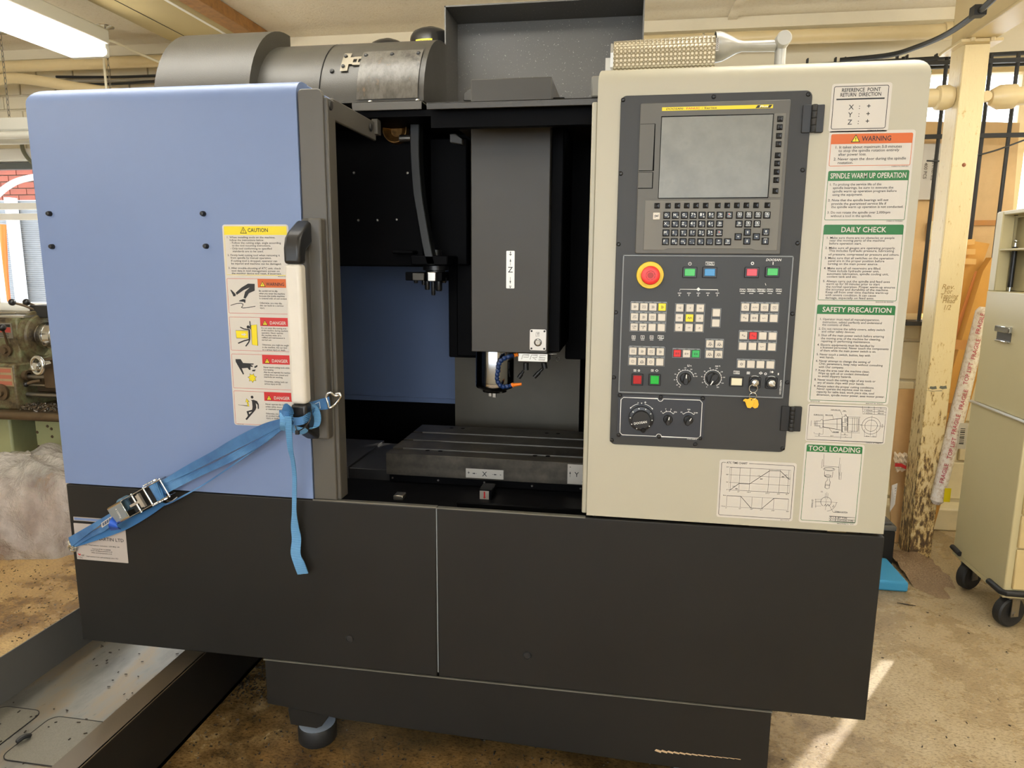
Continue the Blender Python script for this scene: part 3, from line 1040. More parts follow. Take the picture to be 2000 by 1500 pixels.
# kick panel
mb = MB()
x0, x1 = -0.864, 0.357
mb.xz([(x0, 0.141), (x0, 0.2655), (x1, 0.2655), (x1, 0.090), (-0.68, 0.122), (-0.812, 0.137)], 0.006, 0.055)
kick = mb.build('kick_panel', m_black, mc, bevel=(0.002, 2))
q = MB()
pts = [F(562, 1384, .012), F(567, 1415, .012), F(618, 1423, .012), F(628, 1419, .012), F(640, 1403, .012), F(645, 1385, .012)]
q.prism([(p.x, 0.012, p.z) for p in pts], (0, 0.04, 0))
q.build('foot_bracket', m_black, mc, bevel=(0.002, 2))
p0, p1 = F(1285, 1467, .0058), F(1440, 1482, .0058)
q = MB()
for k in range(14):
    t = k / 13
    a = p0.lerp(p1, t)
    w = 0.006 * (1 - t) ** 1.5 + 0.0012
    q.flat([(a.x - .008, a.z), (a.x + .007, a.z - w * .4 - .001), (a.x + .008, a.z + w * .2), (a.x - .004, a.z + w * .7)], 0.0056 - 0.00001 * k)
q.build('paint_scrape', paint('bare_primer', srgb(196, 168, 132), 0.6), kick)

def foot(x, y):
    mb = MB()
    mb.lathe([(0.0, 0.0), (0.047, 0.0), (0.050, 0.004), (0.050, 0.042), (0.047, 0.046), (0.017, 0.046), (0.0, 0.046)], (x, y, 0), (0, 0, 1), 28)
    f = mb.build('leveling_foot', m_rub, mc, bevel=None)
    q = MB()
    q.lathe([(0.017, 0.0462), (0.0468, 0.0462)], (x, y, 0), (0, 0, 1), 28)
    q.build('foot_top', paint('pale_blue_foot_top', srgb(176, 188, 204), 0.35, 0.2), f)  # top disc paler and bluer than the sides of the foot
    q = MB()
    q.lathe([(0.016, 0.046), (0.016, 0.20)], (x, y, 0), (0, 0, 1), 16)
    q.lathe([(0.024, 0.110), (0.024, 0.128)], (x, y, 0), (0, 0, 1), 6)
    q.build('jack_screw', m_rub, f)
mb = MB()
mb.box(-0.864, 0.357, -0.0012, 0.004, ZB - .0034, ZB - .0014)  # paler strip paints the highlight along the kick panel's top seam
mb.build('seam_strip', paint('seam_highlight', srgb(104, 102, 94), .4, wear=.3, wscale=7), mc)
fp = G(621, 1440)
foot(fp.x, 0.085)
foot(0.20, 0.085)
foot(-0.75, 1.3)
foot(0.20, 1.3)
# base casting and rear body
mb = MB()
mb.box(-0.83, 0.33, 0.06, 1.45, 0.155, 0.60)
mb.build('base_casting', m_int, mc)

# --- cream control cabinet
CX0, CX1 = -0.068, 0.5485
cab = rolled(CX0, CX1, ZM + 0.004, ZT, 0.032, 0.34, rrt=0.03, rl=0.008).build('control_cabinet', m_cream, mc, bevel=(0.004, 2))
mb = MB()
mb.box(-0.0795, CX0, 0.012, 0.06, ZM + 0.004, 1.575)
mb.build('edge_flange', m_cream, cab, bevel=(0.003, 2))
mb = MB()
mb.box(-0.052, 0.54, 0.34, 0.95, 0.40, 1.60)
mb.build('electrical_enclosure', m_black, mc, bevel=(0.004, 1))

# --- sliding door: leading post, top rail running back, dark window behind
mb = MB()
mb.xz([(-0.7115, ZM), (-0.6545, ZM), (-0.6545, 1.604)] + arc(-0.6675, 1.604, 0.013, 0, 90, 4) + arc(-0.7015, 1.607, 0.010, 90, 180, 3), 0.003, 0.014)
mb.box(-0.657, -0.6465, 0.010, 0.052, ZM, 1.600)                      # return of the post
mb.box(-0.657, -0.6485, 0.045, 0.315, 1.560, 1.606)                   # top rail
door = mb.build('sliding_door', m_dark, mc, bevel=(0.004, 2))
mb = MB()
mb.box(-0.656, -0.640, 0.302, 0.330, 1.575, 1.613)
mb.build('rail_end_block', m_dark, door, bevel=(0.002, 2))
for y in (0.026, 0.272):
    mb = MB()
    mb.lathe([(0.0, 0.003), (0.008, 0.003), (0.010, 0.001), (0.010, 0)], (-0.6465, y, 1.586), (1, 0, 0), 16)
    mb.build('rail_screw', m_rub, door)

# --- door handle
hx0, hx1 = -0.709, -0.662
mb = MB()
mb.xz(rr(hx0, hx1, 0.850, 1.345, 0.008), -0.012, 0.003)
mb.box(hx0 + 0.020, hx1 + 0.004, -0.022, 0.003, 0.850, 1.345)
hb = mb.build('handle_backing', m_dark, mc, bevel=(0.004, 2))
hd = MB()
hd.xz([(-0.7165, 0.943), (-0.6805, 0.943), (-0.6805, 1.246), (-0.7165, 1.246)], -0.083, -0.052)
hand = hd.build('door_handle', m_grip, mc, bevel=(0.008, 3))
def cap(z, s):
    prof = [(-0.0835, z), (-0.0835, z + s * 0.034), (-0.076, z + s * 0.056), (-0.060, z + s * 0.070), (-0.014, z + s * 0.096),
            (-0.014, z + s * 0.046), (-0.046, z + s * 0.028), (-0.0515, z + s * 0.014), (-0.0515, z)]
    q = MB()
    q.prism([(-0.717, y, zz) for y, zz in prof], (0.037, 0, 0))
    q.build('handle_end', m_blkpl, hand, bevel=(0.007, 3))
cap(1.246, 1)
cap(0.943, -1)

# --- lintel above the opening
mb = MB()
mb.box(-0.452, -0.07, 0.10, 0.104, 1.588, 1.603)
mb.box(-0.452, -0.07, 0.10, 0.62, 1.600, 1.603)
lin = mb.build('lintel', m_hood, mc, bevel=(0.001, 1))
mb = MB()
mb.box(-0.452, -0.07, 0.135, 0.16, 1.555, 1.600)
mb.build('lintel_web', m_int, lin)
mb = MB()
mb.box(-0.700, -0.518, 0.285, 0.289, 1.629, 1.6505)
mb.box(-0.700, -0.518, 0.285, 0.56, 1.6475, 1.6505)
trim = mb.build('magazine_ledge', m_dark, mc, bevel=(0.001, 1))
for px in (720, 813):
    p = F(px, 196, .287)
    q = MB()
    q.lathe([(0.0, .006), (.005, .005), (.0065, .002), (.0065, 0)], (p.x, .30, 1.6505), (0, 0, 1), 12)
    q.build('ledge_bolt', m_alu, trim)

# --- magazine hoods: quarter-round sheets along X
def hood(x0, x1, yf, yb, z0, zt, mat, name, n=14):
    mb = MB()
    prof = [(yf + (yb - yf) * (1 - cos(pi / 2 * i / n)), z0 + (zt - z0) * sin(pi / 2 * i / n)) for i in range(n + 1)]
    outl = [(y, z) for y, z in prof] + [(yb + 0.01, zt), (yb + 0.01, z0)]
    mb.prism([(x0, y, z) for y, z in outl], (x1 - x0, 0, 0))
    return mb.build(name, mat, mc, smooth=30)
h1 = hood(-1.236, -0.968, 0.262, 0.50, 1.64, 1.884, m_hood, 'magazine_hood')
h2 = hood(-0.968, -0.5165, 0.300, 0.52, 1.652, 1.849, m_hood, 'magazine_hood')
def hoodpt(x, t, off=0.001):
    return Vector((x, 0.300 + 0.22 * (1 - cos(t)) - off * cos(t), 1.652 + 0.197 * sin(t) + off * sin(t)))
mb = MB()                                       # seam between the two sheets of the hood
mb.grid([[hoodpt(-0.795 + dx, radians(a), 0.0012) for dx in (0, 0.0022)] for a in range(0, 91, 6)])
mb.build('hood_seam', m_int, h2)
mb = MB()                                       # clear cover plate with bubbled film
rows = []
for i in range(9):
    t = radians(2 + 5.2 * i)
    rows.append([hoodpt(x, t, 0.003) for x in (-0.692, -0.531)])
mb.grid(rows)
g = Mat('smeared_clear_plate')
v = g.coord((1, 1, 0.35))
f = g.noise(v, 22, 5, 0.7)
g.l(g.ramp(f, [(0.35, srgb(44, 40, 34)), (0.5, srgb(90, 86, 78)), (0.64, srgb(64, 60, 52)), (0.8, srgb(140, 108, 74))]), g.b.inputs['Base Color'])
g.b.inputs['Roughness'].default_value = 0.34
g.bump(f, 0.35, 0.004)
plate = mb.build('inspection_plate', g.m, h2)
for x in (-0.682, -0.612, -0.542):
    p = hoodpt(x, radians(39), 0.003)
    q = MB()
    q.lathe([(0, .004), (.004, .003), (.006, 0)], p, (0, -cos(radians(39)), sin(radians(39))), 10)
    q.build('plate_screw', m_rub, plate)
mb = MB()                                       # hasp beside the plate
for a, b, c, d in ((-0.742, -0.722, 24, 42), (-0.722, -0.712, 30, 37), (-0.712, -0.692, 35, 37.5), (-0.712, -0.692, 29, 31.5), (-0.702, -0.698, 29, 37)):
    mb.grid([[hoodpt(x, radians(c + (d - c) * k / 3), 0.004) for x in (a, b)] for k in range(4)])
hasp = mb.build('hasp', paint('dull_plated_hasp', srgb(128, 120, 102), .5, .2), h2)
for t in (28, 38):
    p = hoodpt(-0.735, radians(t), 0.005)
    q = MB()
    q.lathe([(0, .004), (.004, .003), (.005, 0)], p, (0, -cos(radians(t)), sin(radians(t))), 10)
    q.build('hasp_screw', m_rub, hasp)
p = hoodpt(-0.765, radians(25), 0.001)
q = MB()
q.lathe([(0, .004), (.005, .003), (.0065, 0)], p, (0, -1, .4), 10)
q.build('hood_screw', m_rub, h2)

# --- coolant motor cans behind the hood
def can(x, y, r, z0, z1, n=28):
    mb = MB()
    mb.lathe([(r * .96, z0), (r * .96, z1 - .17), (r, z1 - .165), (r, z1 - r * .55), (r * .97, z1 - r * .42), (r * .86, z1 - r * .25), (r * .62, z1 - r * .12), (r * .3, z1 - r * .08), (r * .28, z1), (0, z1)], (x, y, 0), (0, 0, 1), n)
    return mb.build('motor_can', m_canis, mc)
c1 = can(-0.628, 0.78, 0.066, 1.60, 1.975)
can(-0.775, 0.80, 0.062, 1.60, 1.953)
q = MB()
cz = F(832, 80, .715).z
for i in range(8):
    pass
rows = [[(-0.628 + 0.0668 * sin(radians(a)), 0.78 - 0.0668 * cos(radians(a)), cz + dz) for a in range(-30, 22, 4)] for dz in (-0.007, 0.007)]
q.grid(rows)
lab = q.build('warning_strip', m_inky, c1)
q = MB()
def cyl(x, z):
    a = (x) / 0.067
    return (-0.628 + 0.0672 * sin(a), 0.78 - 0.0672 * cos(a), z)
text(q, 'BE WITH WARNING', -0.033, cz - 0.003, 0.006, 0, 0, width=0.056, bold=True, P=cyl)
q.build('lettering', m_ink, lab)

# --- tall open-fronted cover box of the column
mb = MB()
X0, X1, Y0, Y1, Z0, Z1 = -0.5645, 0.027, 0.70, 0.852, 1.60, 2.010
mb.box(X0, X1, Y1, Y1 + .004, Z0, Z1)
mb.box(X0, X1, Y0, Y1, Z1 - .004, Z1)
mb.box(X0, X0 + .004, Y0, Y1, Z0, Z1)
mb.box(X1 - .004, X1, Y0, Y1, Z0, Z1)
g = Mat('dusty_black_enamel')
v = g.coord()
sp = g.noise(v, 260, 2)
g.l(g.ramp(sp, [(0.0, srgb(84, 82, 78)), (0.70, srgb(88, 86, 82)), (0.735, srgb(190, 186, 176))]), g.b.inputs['Base Color'])
g.b.inputs['Roughness'].default_value = 0.5
mb.build('column_cover', g.m, mc)
mb = MB()
pts = [F(905, 197, .5), F(905, 182, .5), F(920, 170, .5), F(1079, 166.5, .5), F(1091, 190, .5), F(1091, 194, .5)]
mb.prism([(p.x, .5, p.z) for p in pts], (0, .12, 0))
mb.build('cable_duct', m_dark, mc, bevel=(.002, 1))
mb = MB()
p = F(1155, 158, .35)
mb.box(p.x, -0.078, .35, .40, 1.66, 1.71)
mb.build('limit_switch', paint('grey_switch_box', srgb(120, 118, 110), .45), mc, bevel=(.004, 2))

# ------------------------------------------------------------------ inside the enclosure
mb = MB()
p0, p1 = F(640, 500, 1.0), F(892, 786, 1.0)
mb.box(-1.30, -0.50, 1.0, 1.012, 0.742, 1.60)
mb.box(-1.30, -0.50, 0.992, 1.0, 0.735, 0.752)
bw = mb.build('back_wall_panel', m_blue, mc)
mb = MB()
mb.box(-1.30, 0.40, 1.005, 1.03, 0.40, 0.738)
mb.box(-0.52, 0.40, 0.90, 0.93, 0.60, 1.66)
mb.box(-1.31, -1.30, 0.02, 1.03, 0.40, 1.62)
mb.box(-1.30, 0.40, 0.05, 1.03, 0.40, 0.56)
mb.box(-1.30, -0.45, 0.30, 1.03, 1.615, 1.63)
mb.box(-0.45, 0.40, 0.62, 1.03, 1.60, 1.61)
mb.box(-0.06, -0.055, 0.05, 0.95, 0.5, 1.6)
mb.build('enclosure_lining', m_int, mc)
# tool magazine: big black housing with the curved guard rib on its right
mb = MB()
mz = F(700, 520, .45).z
mb.box(-1.0, -0.565, 0.45, 0.99, mz, 1.615)
mb.box(-0.565, -0.455, 0.52, 0.99, 1.245, 1.60)
mag = mb.build('tool_magazine', m_int, mc, bevel=(.004, 1))
m8 = Crop(640, 180, .15, .40)
def guard(pts_l, pts_r, y0, y1, name, mat):
    q = MB()
    L = [m8(*a) for a in pts_l]
    R = [m8(*a) for a in pts_r]
    L = smoothpath([(a, 0, b) for a, b in L], 5)
    R = smoothpath([(a, 0, b) for a, b in R], 5)
    q.prism([(a.x, y0, a.z) for a in L] + [(a.x, y0, a.z) for a in reversed(R)], (0, y1 - y0, 0))
    return q.build(name, mat, mc, bevel=(.002, 1))
gd = guard([(1072, 320), (1070, 600), (1080, 900), (1110, 1300), (1160, 1600), (1230, 2000), (1290, 2250)],
           [(1195, 320), (1190, 600), (1195, 900), (1225, 1300), (1270, 1600), (1340, 2000), (1400, 2250)], .40, .44, 'guard_rib', m_rib)
for u, v in ((345, 1052), (1042, 1054), (402, 1670), (650, 1668), (900, 1660), (760, 340)):
    x, z = Crop(640, 180, .15, .45)(u, v)
    q = MB()
    q.lathe([(0, -.004), (.003, -.0035), (.004, 0)], (x, .45, z), (0, 1, 0), 10)
    q.build('cover_screw', m_steel, mag)
# bright cast bore seen behind the guard
q = MB()
x, z = Crop(640, 180, .15, .444)(890, 500)
q.lathe([(0.0, -.001), (0.016, -.002), (0.026, -.012), (0.032, -.020), (0.034, -.020), (0.036, 0)], (x, .45, z), (0, 1, 0), 24)
q.build('bearing_bore', paint('oiled_brass', srgb(150, 112, 62), 0.4, 0.8, wear=.5, wscale=60), mag)
q = MB()
x, z = Crop(640, 180, .15, .44)(1010, 610)
q.tube([(x - .012, .43, z), (x + .03, .43, z)], .0095, 14)
q.build('hinge_pin', m_steel, mag)
q = MB()
a = [Crop(640, 180, .15, .50).p(*k) for k in ((1582, 542), (1660, 540), (1752, 605), (1752, 680), (1590, 655))]
q.prism([(p.x, .5, p.z) for p in a], (0, .08, 0))
q.build('lamp_shroud', m_dark, mc, bevel=(.002, 1))
# tool-change arm hanging below the magazine
ac = Crop(640, 400, .26, .42)
def abox(q, u0, v0, u1, v1, y0, y1, mi=0):
    x0, z1 = ac(u0, v0)
    x1, z0 = ac(u1, v1)
    q.box(x0, x1, y0, y1, z0, z1, mi)
q = MB()
abox(q, 640, 380, 915, 455, .40, .60)
abox(q, 500, 342, 655, 370, .40, .60)
q.build('arm_gearbox', m_int, mag, bevel=(.003, 1))
q = MB()
x, z = ac(782, 420)
q.lathe([(.018, .03), (.018, .0), (.024, -.012), (.036, -.014), (.036, -.026), (.028, -.028), (.028, -.05)], (x, .46, z), (0, 0, 1), 20)
arm = q.build('change_arm', m_blkpl, mc)
q = MB()
abox(q, 583, 505, 730, 570, .42, .47, 0)
abox(q, 640, 512, 726, 568, .415, .43, 1)
abox(q, 760, 505, 822, 575, .405, .44, 2)
abox(q, 735, 505, 860, 575, .42, .50, 0)
q.build('gripper_head', [m_int, m_dark, m_alu], arm, bevel=(.002, 2))
for u, v0, v1, r in ((640, 570, 590, .006), (700, 570, 605, .006), (735, 570, 640, .007), (780, 570, 682, .006), (822, 570, 650, .009), (845, 550, 590, .008)):
    x, z1 = ac(u, v0)
    x, z0 = ac(u, v1)
    q = MB()
    q.lathe([(r, z1), (r, z0 + .004), (r * .8, z0), (0, z0)], (x, .44 + .01 * (u % 3), 0), (0, 0, 1), 12)
    q.build('gripper_pin', m_blkpl, arm)

# spindle head
SX0, SX1, SY, SZ0 = -0.3965, -0.1945, 0.305, 1.0205
mb = MB()
mb.box(SX0, SX1, SY, 0.72, SZ0, 1.70)
head = mb.build('spindle_head', paint('head_cover_enamel', srgb(60, 57, 51), 0.5, grain=.08, wear=.08, wscale=5), mc, bevel=(.002, 1))
mb = MB()                                        # dark wings of the head sliding along the column
w1 = F(880, 696, .62)
mb.box(w1.x, SX0 + .06, 0.60, 0.90, w1.z, 1.66)
mb.box(F(892, 600, .56).x, SX0 + .02, 0.56, 0.62, w1.z + .01, 1.62)
mb.box(SX1 - .002, SX1 + .03, 0.34, 0.88, 1.02, 1.66)
mb.box(SX1 + .02, -0.062, 0.62, 0.90, 0.965, 1.66)
mb.build('head_slide_cover', m_int, mc, bevel=(.003, 1))
sx, sy = F(966, 715, .36).x, 0.365
mb = MB()
mb.lathe([(0.050, 1.03), (0.052, 1.018), (0.0525, 0.934), (0.0515, 0.9335), (0.0515, 0.9325), (0.0525, 0.932), (0.0525, 0.921), (0.050, 0.917), (0.044, 0.915), (0.034, 0.909), (0.033, 0.905), (0.016, 0.905), (0.016, 0.94), (0, 0.94)], (sx, sy, 0), (0, 0, 1), 40)
spn = mb.build('spindle_nose', m_spin, mc)
q = MB()
q.box(sx - .011, sx - .004, sy - .03, sy - .018, .896, .906)
q.box(sx + .0, sx + .008, sy - .031, sy - .018, .894, .906)
q.build('drive_key', m_steel, spn)
# way cover behind the spindle
mb = MB()
wx0, wx1 = F(889, 800, .80).x, F(1131, 800, .80).x
mb.box(wx0, wx1, .80, .82, .62, 1.10)
mb.box(wx0 - .003, wx1 + .003, .793, .80, .60, .655)
mb.build('way_cover', paint('way_cover_steel', srgb(88, 83, 73), .42, .35, wear=.12, wscale=5), mc)
# Z plate, gauge plate
def plate(name, c, quad, y, mat, parent, r=.002, th=.0012):
    P = [c(*k) for k in quad]
    x0, x1 = (P[0][0] + P[3][0]) / 2, (P[1][0] + P[2][0]) / 2
    z1, z0 = (P[0][1] + P[1][1]) / 2, (P[2][1] + P[3][1]) / 2
    q = MB()
    q.xz(rr(x0, x1, z0, z1, r), y - th, y)
    return q.build(name, mat, parent), x0, x1, z0, z1
zc = Crop(640, 400, .26, SY)
zp, x0, x1, z0, z1 = plate('axis_plate', zc, ((1342, 346), (1406, 346), (1402, 628), (1342, 628)), SY, m_alupl, head)
q = MB()
y = SY - .0016
cx = (x0 + x1) / 2
text(q, 'Z', cx, (z0 + z1) / 2 - .007, .014, y, align='C')
text(q, '+', cx, z1 - .014, .010, y, align='C', bold=True)
q.rect(cx - .003, cx + .003, z0 + .005, z0 + .0065, y)
for s, za in ((1, z1 - .019), (-1, z0 + .011)):
    q.flat([(cx - .002, za - s * .008), (cx + .002, za - s * .008), (cx, za)], y)
    q.rect(cx - .0004, cx + .0004, min(za - s * .018, za - s * .006), max(za - s * .018, za - s * .006), y)
for zz in (z0 + .0025, z1 - .0035):
    q.disc(cx, zz, .0016, y)
q.build('lettering', m_ink, zp)
gp, x0, x1, z0, z1 = plate('button_plate', zc, ((1519, 936), (1642, 936), (1640, 1093), (1519, 1093)), SY, m_alupl, head, .004, .002)
cx, cz = (x0 + x1) / 2, z0 + (z1 - z0) * .38
q = MB()
q.lathe([(.0, -.006), (.006, -.006), (.0065, -.007), (.0072, -.0065), (.0072, -.004), (.0088, -.0035), (.0088, -.002)], (cx, SY, cz), (0, 1, 0), 20)
q.build('push_button', m_chrome, gp)
q = MB()
q.torus((cx, SY - .003, cz), (0, 1, 0), .0092, .001)
for a in (x0 + .0045, x1 - .0045):
    for b in (z0 + .0045, z1 - .0045):
        q.lathe([(0, -.004), (.002, -.004), (.0028, -.002)], (a, SY, b), (0, 1, 0), 8)
text(q, 'T', cx - .003, z1 - .016, .007, SY - .0024)
q.frame(cx - .005, cx + .003, z1 - .018, z1 - .007, .0006, SY - .0024)
q.build('screw_ring', m_rub, gp)
# coolant block with hose and nozzles
cb = Crop(900, 660, .12, .33)
x0, z1 = cb(925, 240)
x1, z0 = cb(1418, 402)
mb = MB()
mb.box(x0, x1, .33, .40, z0, z1)
blk = mb.build('coolant_block', m_alu, mc, bevel=(.002, 2))
q = MB()
y = .3295
sh = .35
w, h = x1 - x0, z1 - z0
for k, segs in enumerate(([(0, 0), (0, 1), (1, 1), (1, .5), (.2, .5)], [(0, 0), (0, 1), (1, 1), (1, .5), (.3, .5), (1, 0)], [(0, 0), (1, 0), (1, .5), (0, .5), (0, 1), (1, 1)])):
    bx = x0 + w * (.13 + .28 * k)
    q.stroke([(bx + a * w * .20 + b * h * .16, z0 + h * (.28 + .5 * b)) for a, b in segs], .0022, y)
q.build('raised_lettering', m_steel, blk)
hp = [(925, 270), (860, 285), (800, 300), (740, 320), (680, 350), (640, 395), (615, 450), (610, 510), (600, 570), (590, 630), (595, 690), (620, 745), (665, 790), (720, 795), (790, 785), (850, 768)]
hp = [cb.p(u, v, .305 if i > 1 else .325) for i, (u, v) in enumerate(hp)]
hp = smoothpath(hp, 6)
q = MB()
rad = [.0042 + .0022 * abs(sin(pi * i / 6.0)) for i in range(len(hp))]
q.tube(hp[8:], rad[8:], 10)
hose = q.build('coolant_hose', m_hose, mc)
q = MB()
e, d = hp[-1], (cb.p(990, 752, .305) - hp[-1]).normalized()
q.lathe([(.006, -.004), (.0065, 0), (.0050, .002), (.0034, (cb.p(990, 752, .305) - e).length), (.001, (cb.p(990, 752, .305) - e).length)], e, d, 14)
q.lathe([(.0048, 0), (.0056, .003), (.0042, .006), (.0056, .009), (.0048, .012)], hp[6], hp[0] - hp[6], 12)
q.build('nozzle', m_orange, hose)
for (a, b, c, d) in (((1060, 405), (1060, 520), (1020, 540), (945, 650)), ((1350, 405), (1370, 500), (1330, 500), (1195, 640))):
    q = MB()
    y = .35
    q.tube([cb.p(*a, y), cb.p(*b, y)], .0075, 12)
    q.tube([cb.p(*c, y), cb.p(*c, y).lerp(cb.p(*d, y), .45)], .0038, 10)
    q.tube([cb.p(*c, y).lerp(cb.p(*d, y), .4), cb.p(*d, y)], .0056, 10)
    q.build('air_nozzle', m_blkpl, blk)
q = MB()
q.tube([cb.p(1418, 265, .36), cb.p(1465, 262, .36), cb.p(1470, 262, .36), cb.p(1500, 262, .36), cb.p(1501, 262, .36), cb.p(1560, 262, .36)], [.0025, .0025, .004, .004, .0015, .0012], 10)
q.build('grease_nipple', m_steel, blk)
q = MB()
q.torus(cb.p(1580, 345, .40), (0, 1, 0), .0055, .0010)
q.build('hose_clip', m_steel, blk)

# work table with T-slots
TX0, TX1, TY0, TY1, TZ = F(753.4, 884, .31).x, -0.055, 0.31, 0.665, 0.7295
slots = [.365, .462, .560]
prof = [(TY0, TZ)]
for s_ in slots:
    prof += [(s_ - .007, TZ), (s_ - .007, TZ - .016), (s_ - .014, TZ - .016), (s_ - .014, TZ - .026), (s_ + .014, TZ - .026), (s_ + .014, TZ - .016), (s_ + .007, TZ - .016), (s_ + .007, TZ)]
tb = F(754.8, 926.5, .31).z
prof += [(TY1, TZ), (TY1, tb), (TY0, tb)]
mb = MB()
mb.prism([(TX0, y, z) for y, z in prof], (TX1 - TX0, 0, 0))
g = Mat('milled_table_iron')
v = g.coord((1, 1, 1))
w_ = g.n('ShaderNodeTexWave', wave_type='RINGS')
w_.inputs['Scale'].default_value = 55
w_.inputs['Distortion'].default_value = 1.5
mp = g.n('ShaderNodeMapping')
tc = g.n('ShaderNodeTexCoord')
mp.inputs['Location'].default_value = (0.9, 0, -0.75)
g.l(tc.outputs['Object'], mp.inputs['Vector'])
g.l(mp.outputs['Vector'], w_.inputs['Vector'])
ns = g.noise(v, 14, 6, .65)
c_ = g.ramp(ns, [(.3, srgb(48, 45, 40)), (.55, srgb(76, 71, 63)), (.75, srgb(96, 89, 78))])
g.l(g.mix(0.12, c_, w_.outputs['Color'], 'OVERLAY'), g.b.inputs['Base Color'])
g.b.inputs['Metallic'].default_value = .55
g.b.inputs['Roughness'].default_value = .46
table = mb.build('work_table', g.m, mc, bevel=(.001, 1))
for s_ in slots:
    q = MB(); q.box(TX0 + .03, TX1, s_ + .0068, s_ + .0074, TZ - .015, TZ + .0003)
    q.build('slot_edge', m_steel, table)
for px, py in ((835, 880), (860, 881), (1045, 890), (1070, 891), (882, 836), (904, 837), (1068, 846), (1090, 847)):
    p = G(px, py, TZ)
    q = MB()
    q.lathe([(.0, .0004), (.0066, .0004), (.0066, 0)], (p.x, p.y, TZ), (0, 0, 1), 14)
    q.build('dowel_hole', m_int, table)
tf = Crop(640, 740, .27, TY0)
def axis_plate(quad, y):
    return plate('axis_plate', tf, quad, y, m_alupl, table, .0005)
xp, x0, x1, z0, z1 = axis_plate(((1000, 648), (1272, 660), (1272, 728), (1000, 712)), TY0)
q = MB()
y = TY0 - .0016
cx, cz = (x0 + x1) / 2, (z0 + z1) / 2
text(q, 'X', cx, cz - .0065, .013, y, align='C')
text(q, '+', x0 + .008, cz - .003, .009, y, align='C', bold=True)
text(q, '-', x1 - .008, cz - .003, .009, y, align='C', bold=True)
for s, xa in ((-1, x0 + .017), (1, x1 - .017)):
    q.flat([(xa - s * .008, cz - .0022), (xa - s * .008, cz + .0022), (xa, cz)], y)
    q.rect(min(xa - s * .014, xa - s * .007), max(xa - s * .014, xa - s * .007), cz - .0004, cz + .0004, y)
q.build('lettering', m_ink, xp)
yp, x0, x1, z0, z1 = axis_plate(((1735, 618), (1868, 622), (1868, 768), (1735, 755)), TY0)
q = MB()
cx, cz = (x0 + x1) / 2, (z0 + z1) / 2
text(q, 'Y', cx, cz - .0065, .013, y, align='C')
text(q, '-', x0 + .007, z1 - .010, .009, y, align='C', bold=True)
text(q, '+', x1 - .007, z0 + .003, .009, y, align='C', bold=True)
for s, xa in ((1, x0 + .007), (-1, x1 - .007)):
    za = cz + s * .008
    q.flat([(xa - .0022, za - s * .007), (xa + .0022, za - s * .007), (xa, za)], y)
    q.rect(xa - .0004, xa + .0004, min(za - s * .016, za - s * .006), max(za - s * .016, za - s * .006), y)
q.build('lettering', m_ink, yp)
# saddle below the table, telescopic cover to its left
mb = MB()
sb = F(755, 962, .325).z
mb.box(TX0 + .004, TX1, .325, .66, sb, tb)
sad = mb.build('saddle', m_int, mc, bevel=(.001, 1))
for px, py in ((767, 933), (856, 938), (946, 942), (1039, 949), (1134, 954)):
    p = F(px, py, .325)
    q = MB()
    q.lathe([(0, -.003), (.0022, -.003), (.003, 0)], (p.x, .325, p.z), (0, 1, 0), 10)
    q.build('saddle_screw', m_steel, sad)
mb = MB()
ct = F(668, 913, .335).z
mb.box(-0.98, TX0 + .003, .335, .62, .585, ct)
mb.box(-0.98, -0.76, .325, .63, .585, ct + .006)
mb.build('telescopic_cover', paint('telescopic_sheet', srgb(38, 37, 38), .45, wear=.15), mc, bevel=(.001, 1))
bc = Crop(640, 740, .27, .20)
def block(name, u0, v0, u1, v1, y, d, mat):
    x0, z1 = Crop(640, 740, .27, y)(u0, v0)
    x1, z0 = Crop(640, 740, .27, y)(u1, v1)
    q = MB()
    q.box(x0, x1, y, y + d, z0, z1)
    return q.build(name, mat, mc, bevel=(.002, 1)), x0, x1, z0, z1
bk, x0, x1, z0, z1 = block('wiper_bracket', 1092, 802, 1188, 878, .22, .06, m_int)
q = MB()
q.rect(x0 + .003, x1 - .008, z0 + .001, z1 - .002, .2195)
bq = q.build('index_tag', m_alupl, bk)
q = MB()
cx = (x0 + x1) / 2 - .002
q.flat([(cx - .004, z0 + .008), (cx, z0 + .003), (cx + .004, z0 + .008)], .219)
q.rect(cx - .002, cx + .002, z0 + .008, z1 - .004, .219)
q.build('red_arrow', m_red, bk)
bk, x0, x1, z0, z1 = block('corner_bracket', 472, 842, 543, 882, .10, .03, m_steel)
mb = MB()
mb.box(-0.98, -0.07, .016, .33, .60, .645)
mb.box(-0.70, -0.07, .05, .058, .645, .668)
mb.box(-0.40, -0.07, .14, .15, .645, .662)
mb.build('chip_tray', m_int, mc, bevel=(.003, 1))

# ------------------------------------------------------------------ work light on top of the cabinet
wl = Crop(1160, 50, .2, .10)
LY0, LY1 = .075, .165
lp = [wl.p(u, v, .11) for u, v in ((170, 395), (160, 250), (175, 140))]
g = Mat('prismatic_lens')
v = g.coord((1, 1, 1))
vo = g.n('ShaderNodeTexVoronoi', feature='F1')
vo.inputs['Scale'].default_value = 118
vo.inputs['Randomness'].default_value = .0
g.l(v, vo.inputs['Vector'])
g.l(g.ramp(vo.outputs['Distance'], [(.18, srgb(224, 214, 190)), (.34, srgb(186, 172, 142)), (.50, srgb(120, 108, 82)), (.70, srgb(206, 196, 168))]), g.b.inputs['Base Color'])
g.bump(vo.outputs['Distance'], 1.0, .004)
g.b.inputs['Roughness'].default_value = .12
g.b.inputs['Specular IOR Level'].default_value = .8
a0, a1 = wl.p(190, 385, .10), wl.p(1170, 340, .10)
zt0, zt1 = wl.p(190, 140, .10).z, wl.p(1190, 72, .10).z
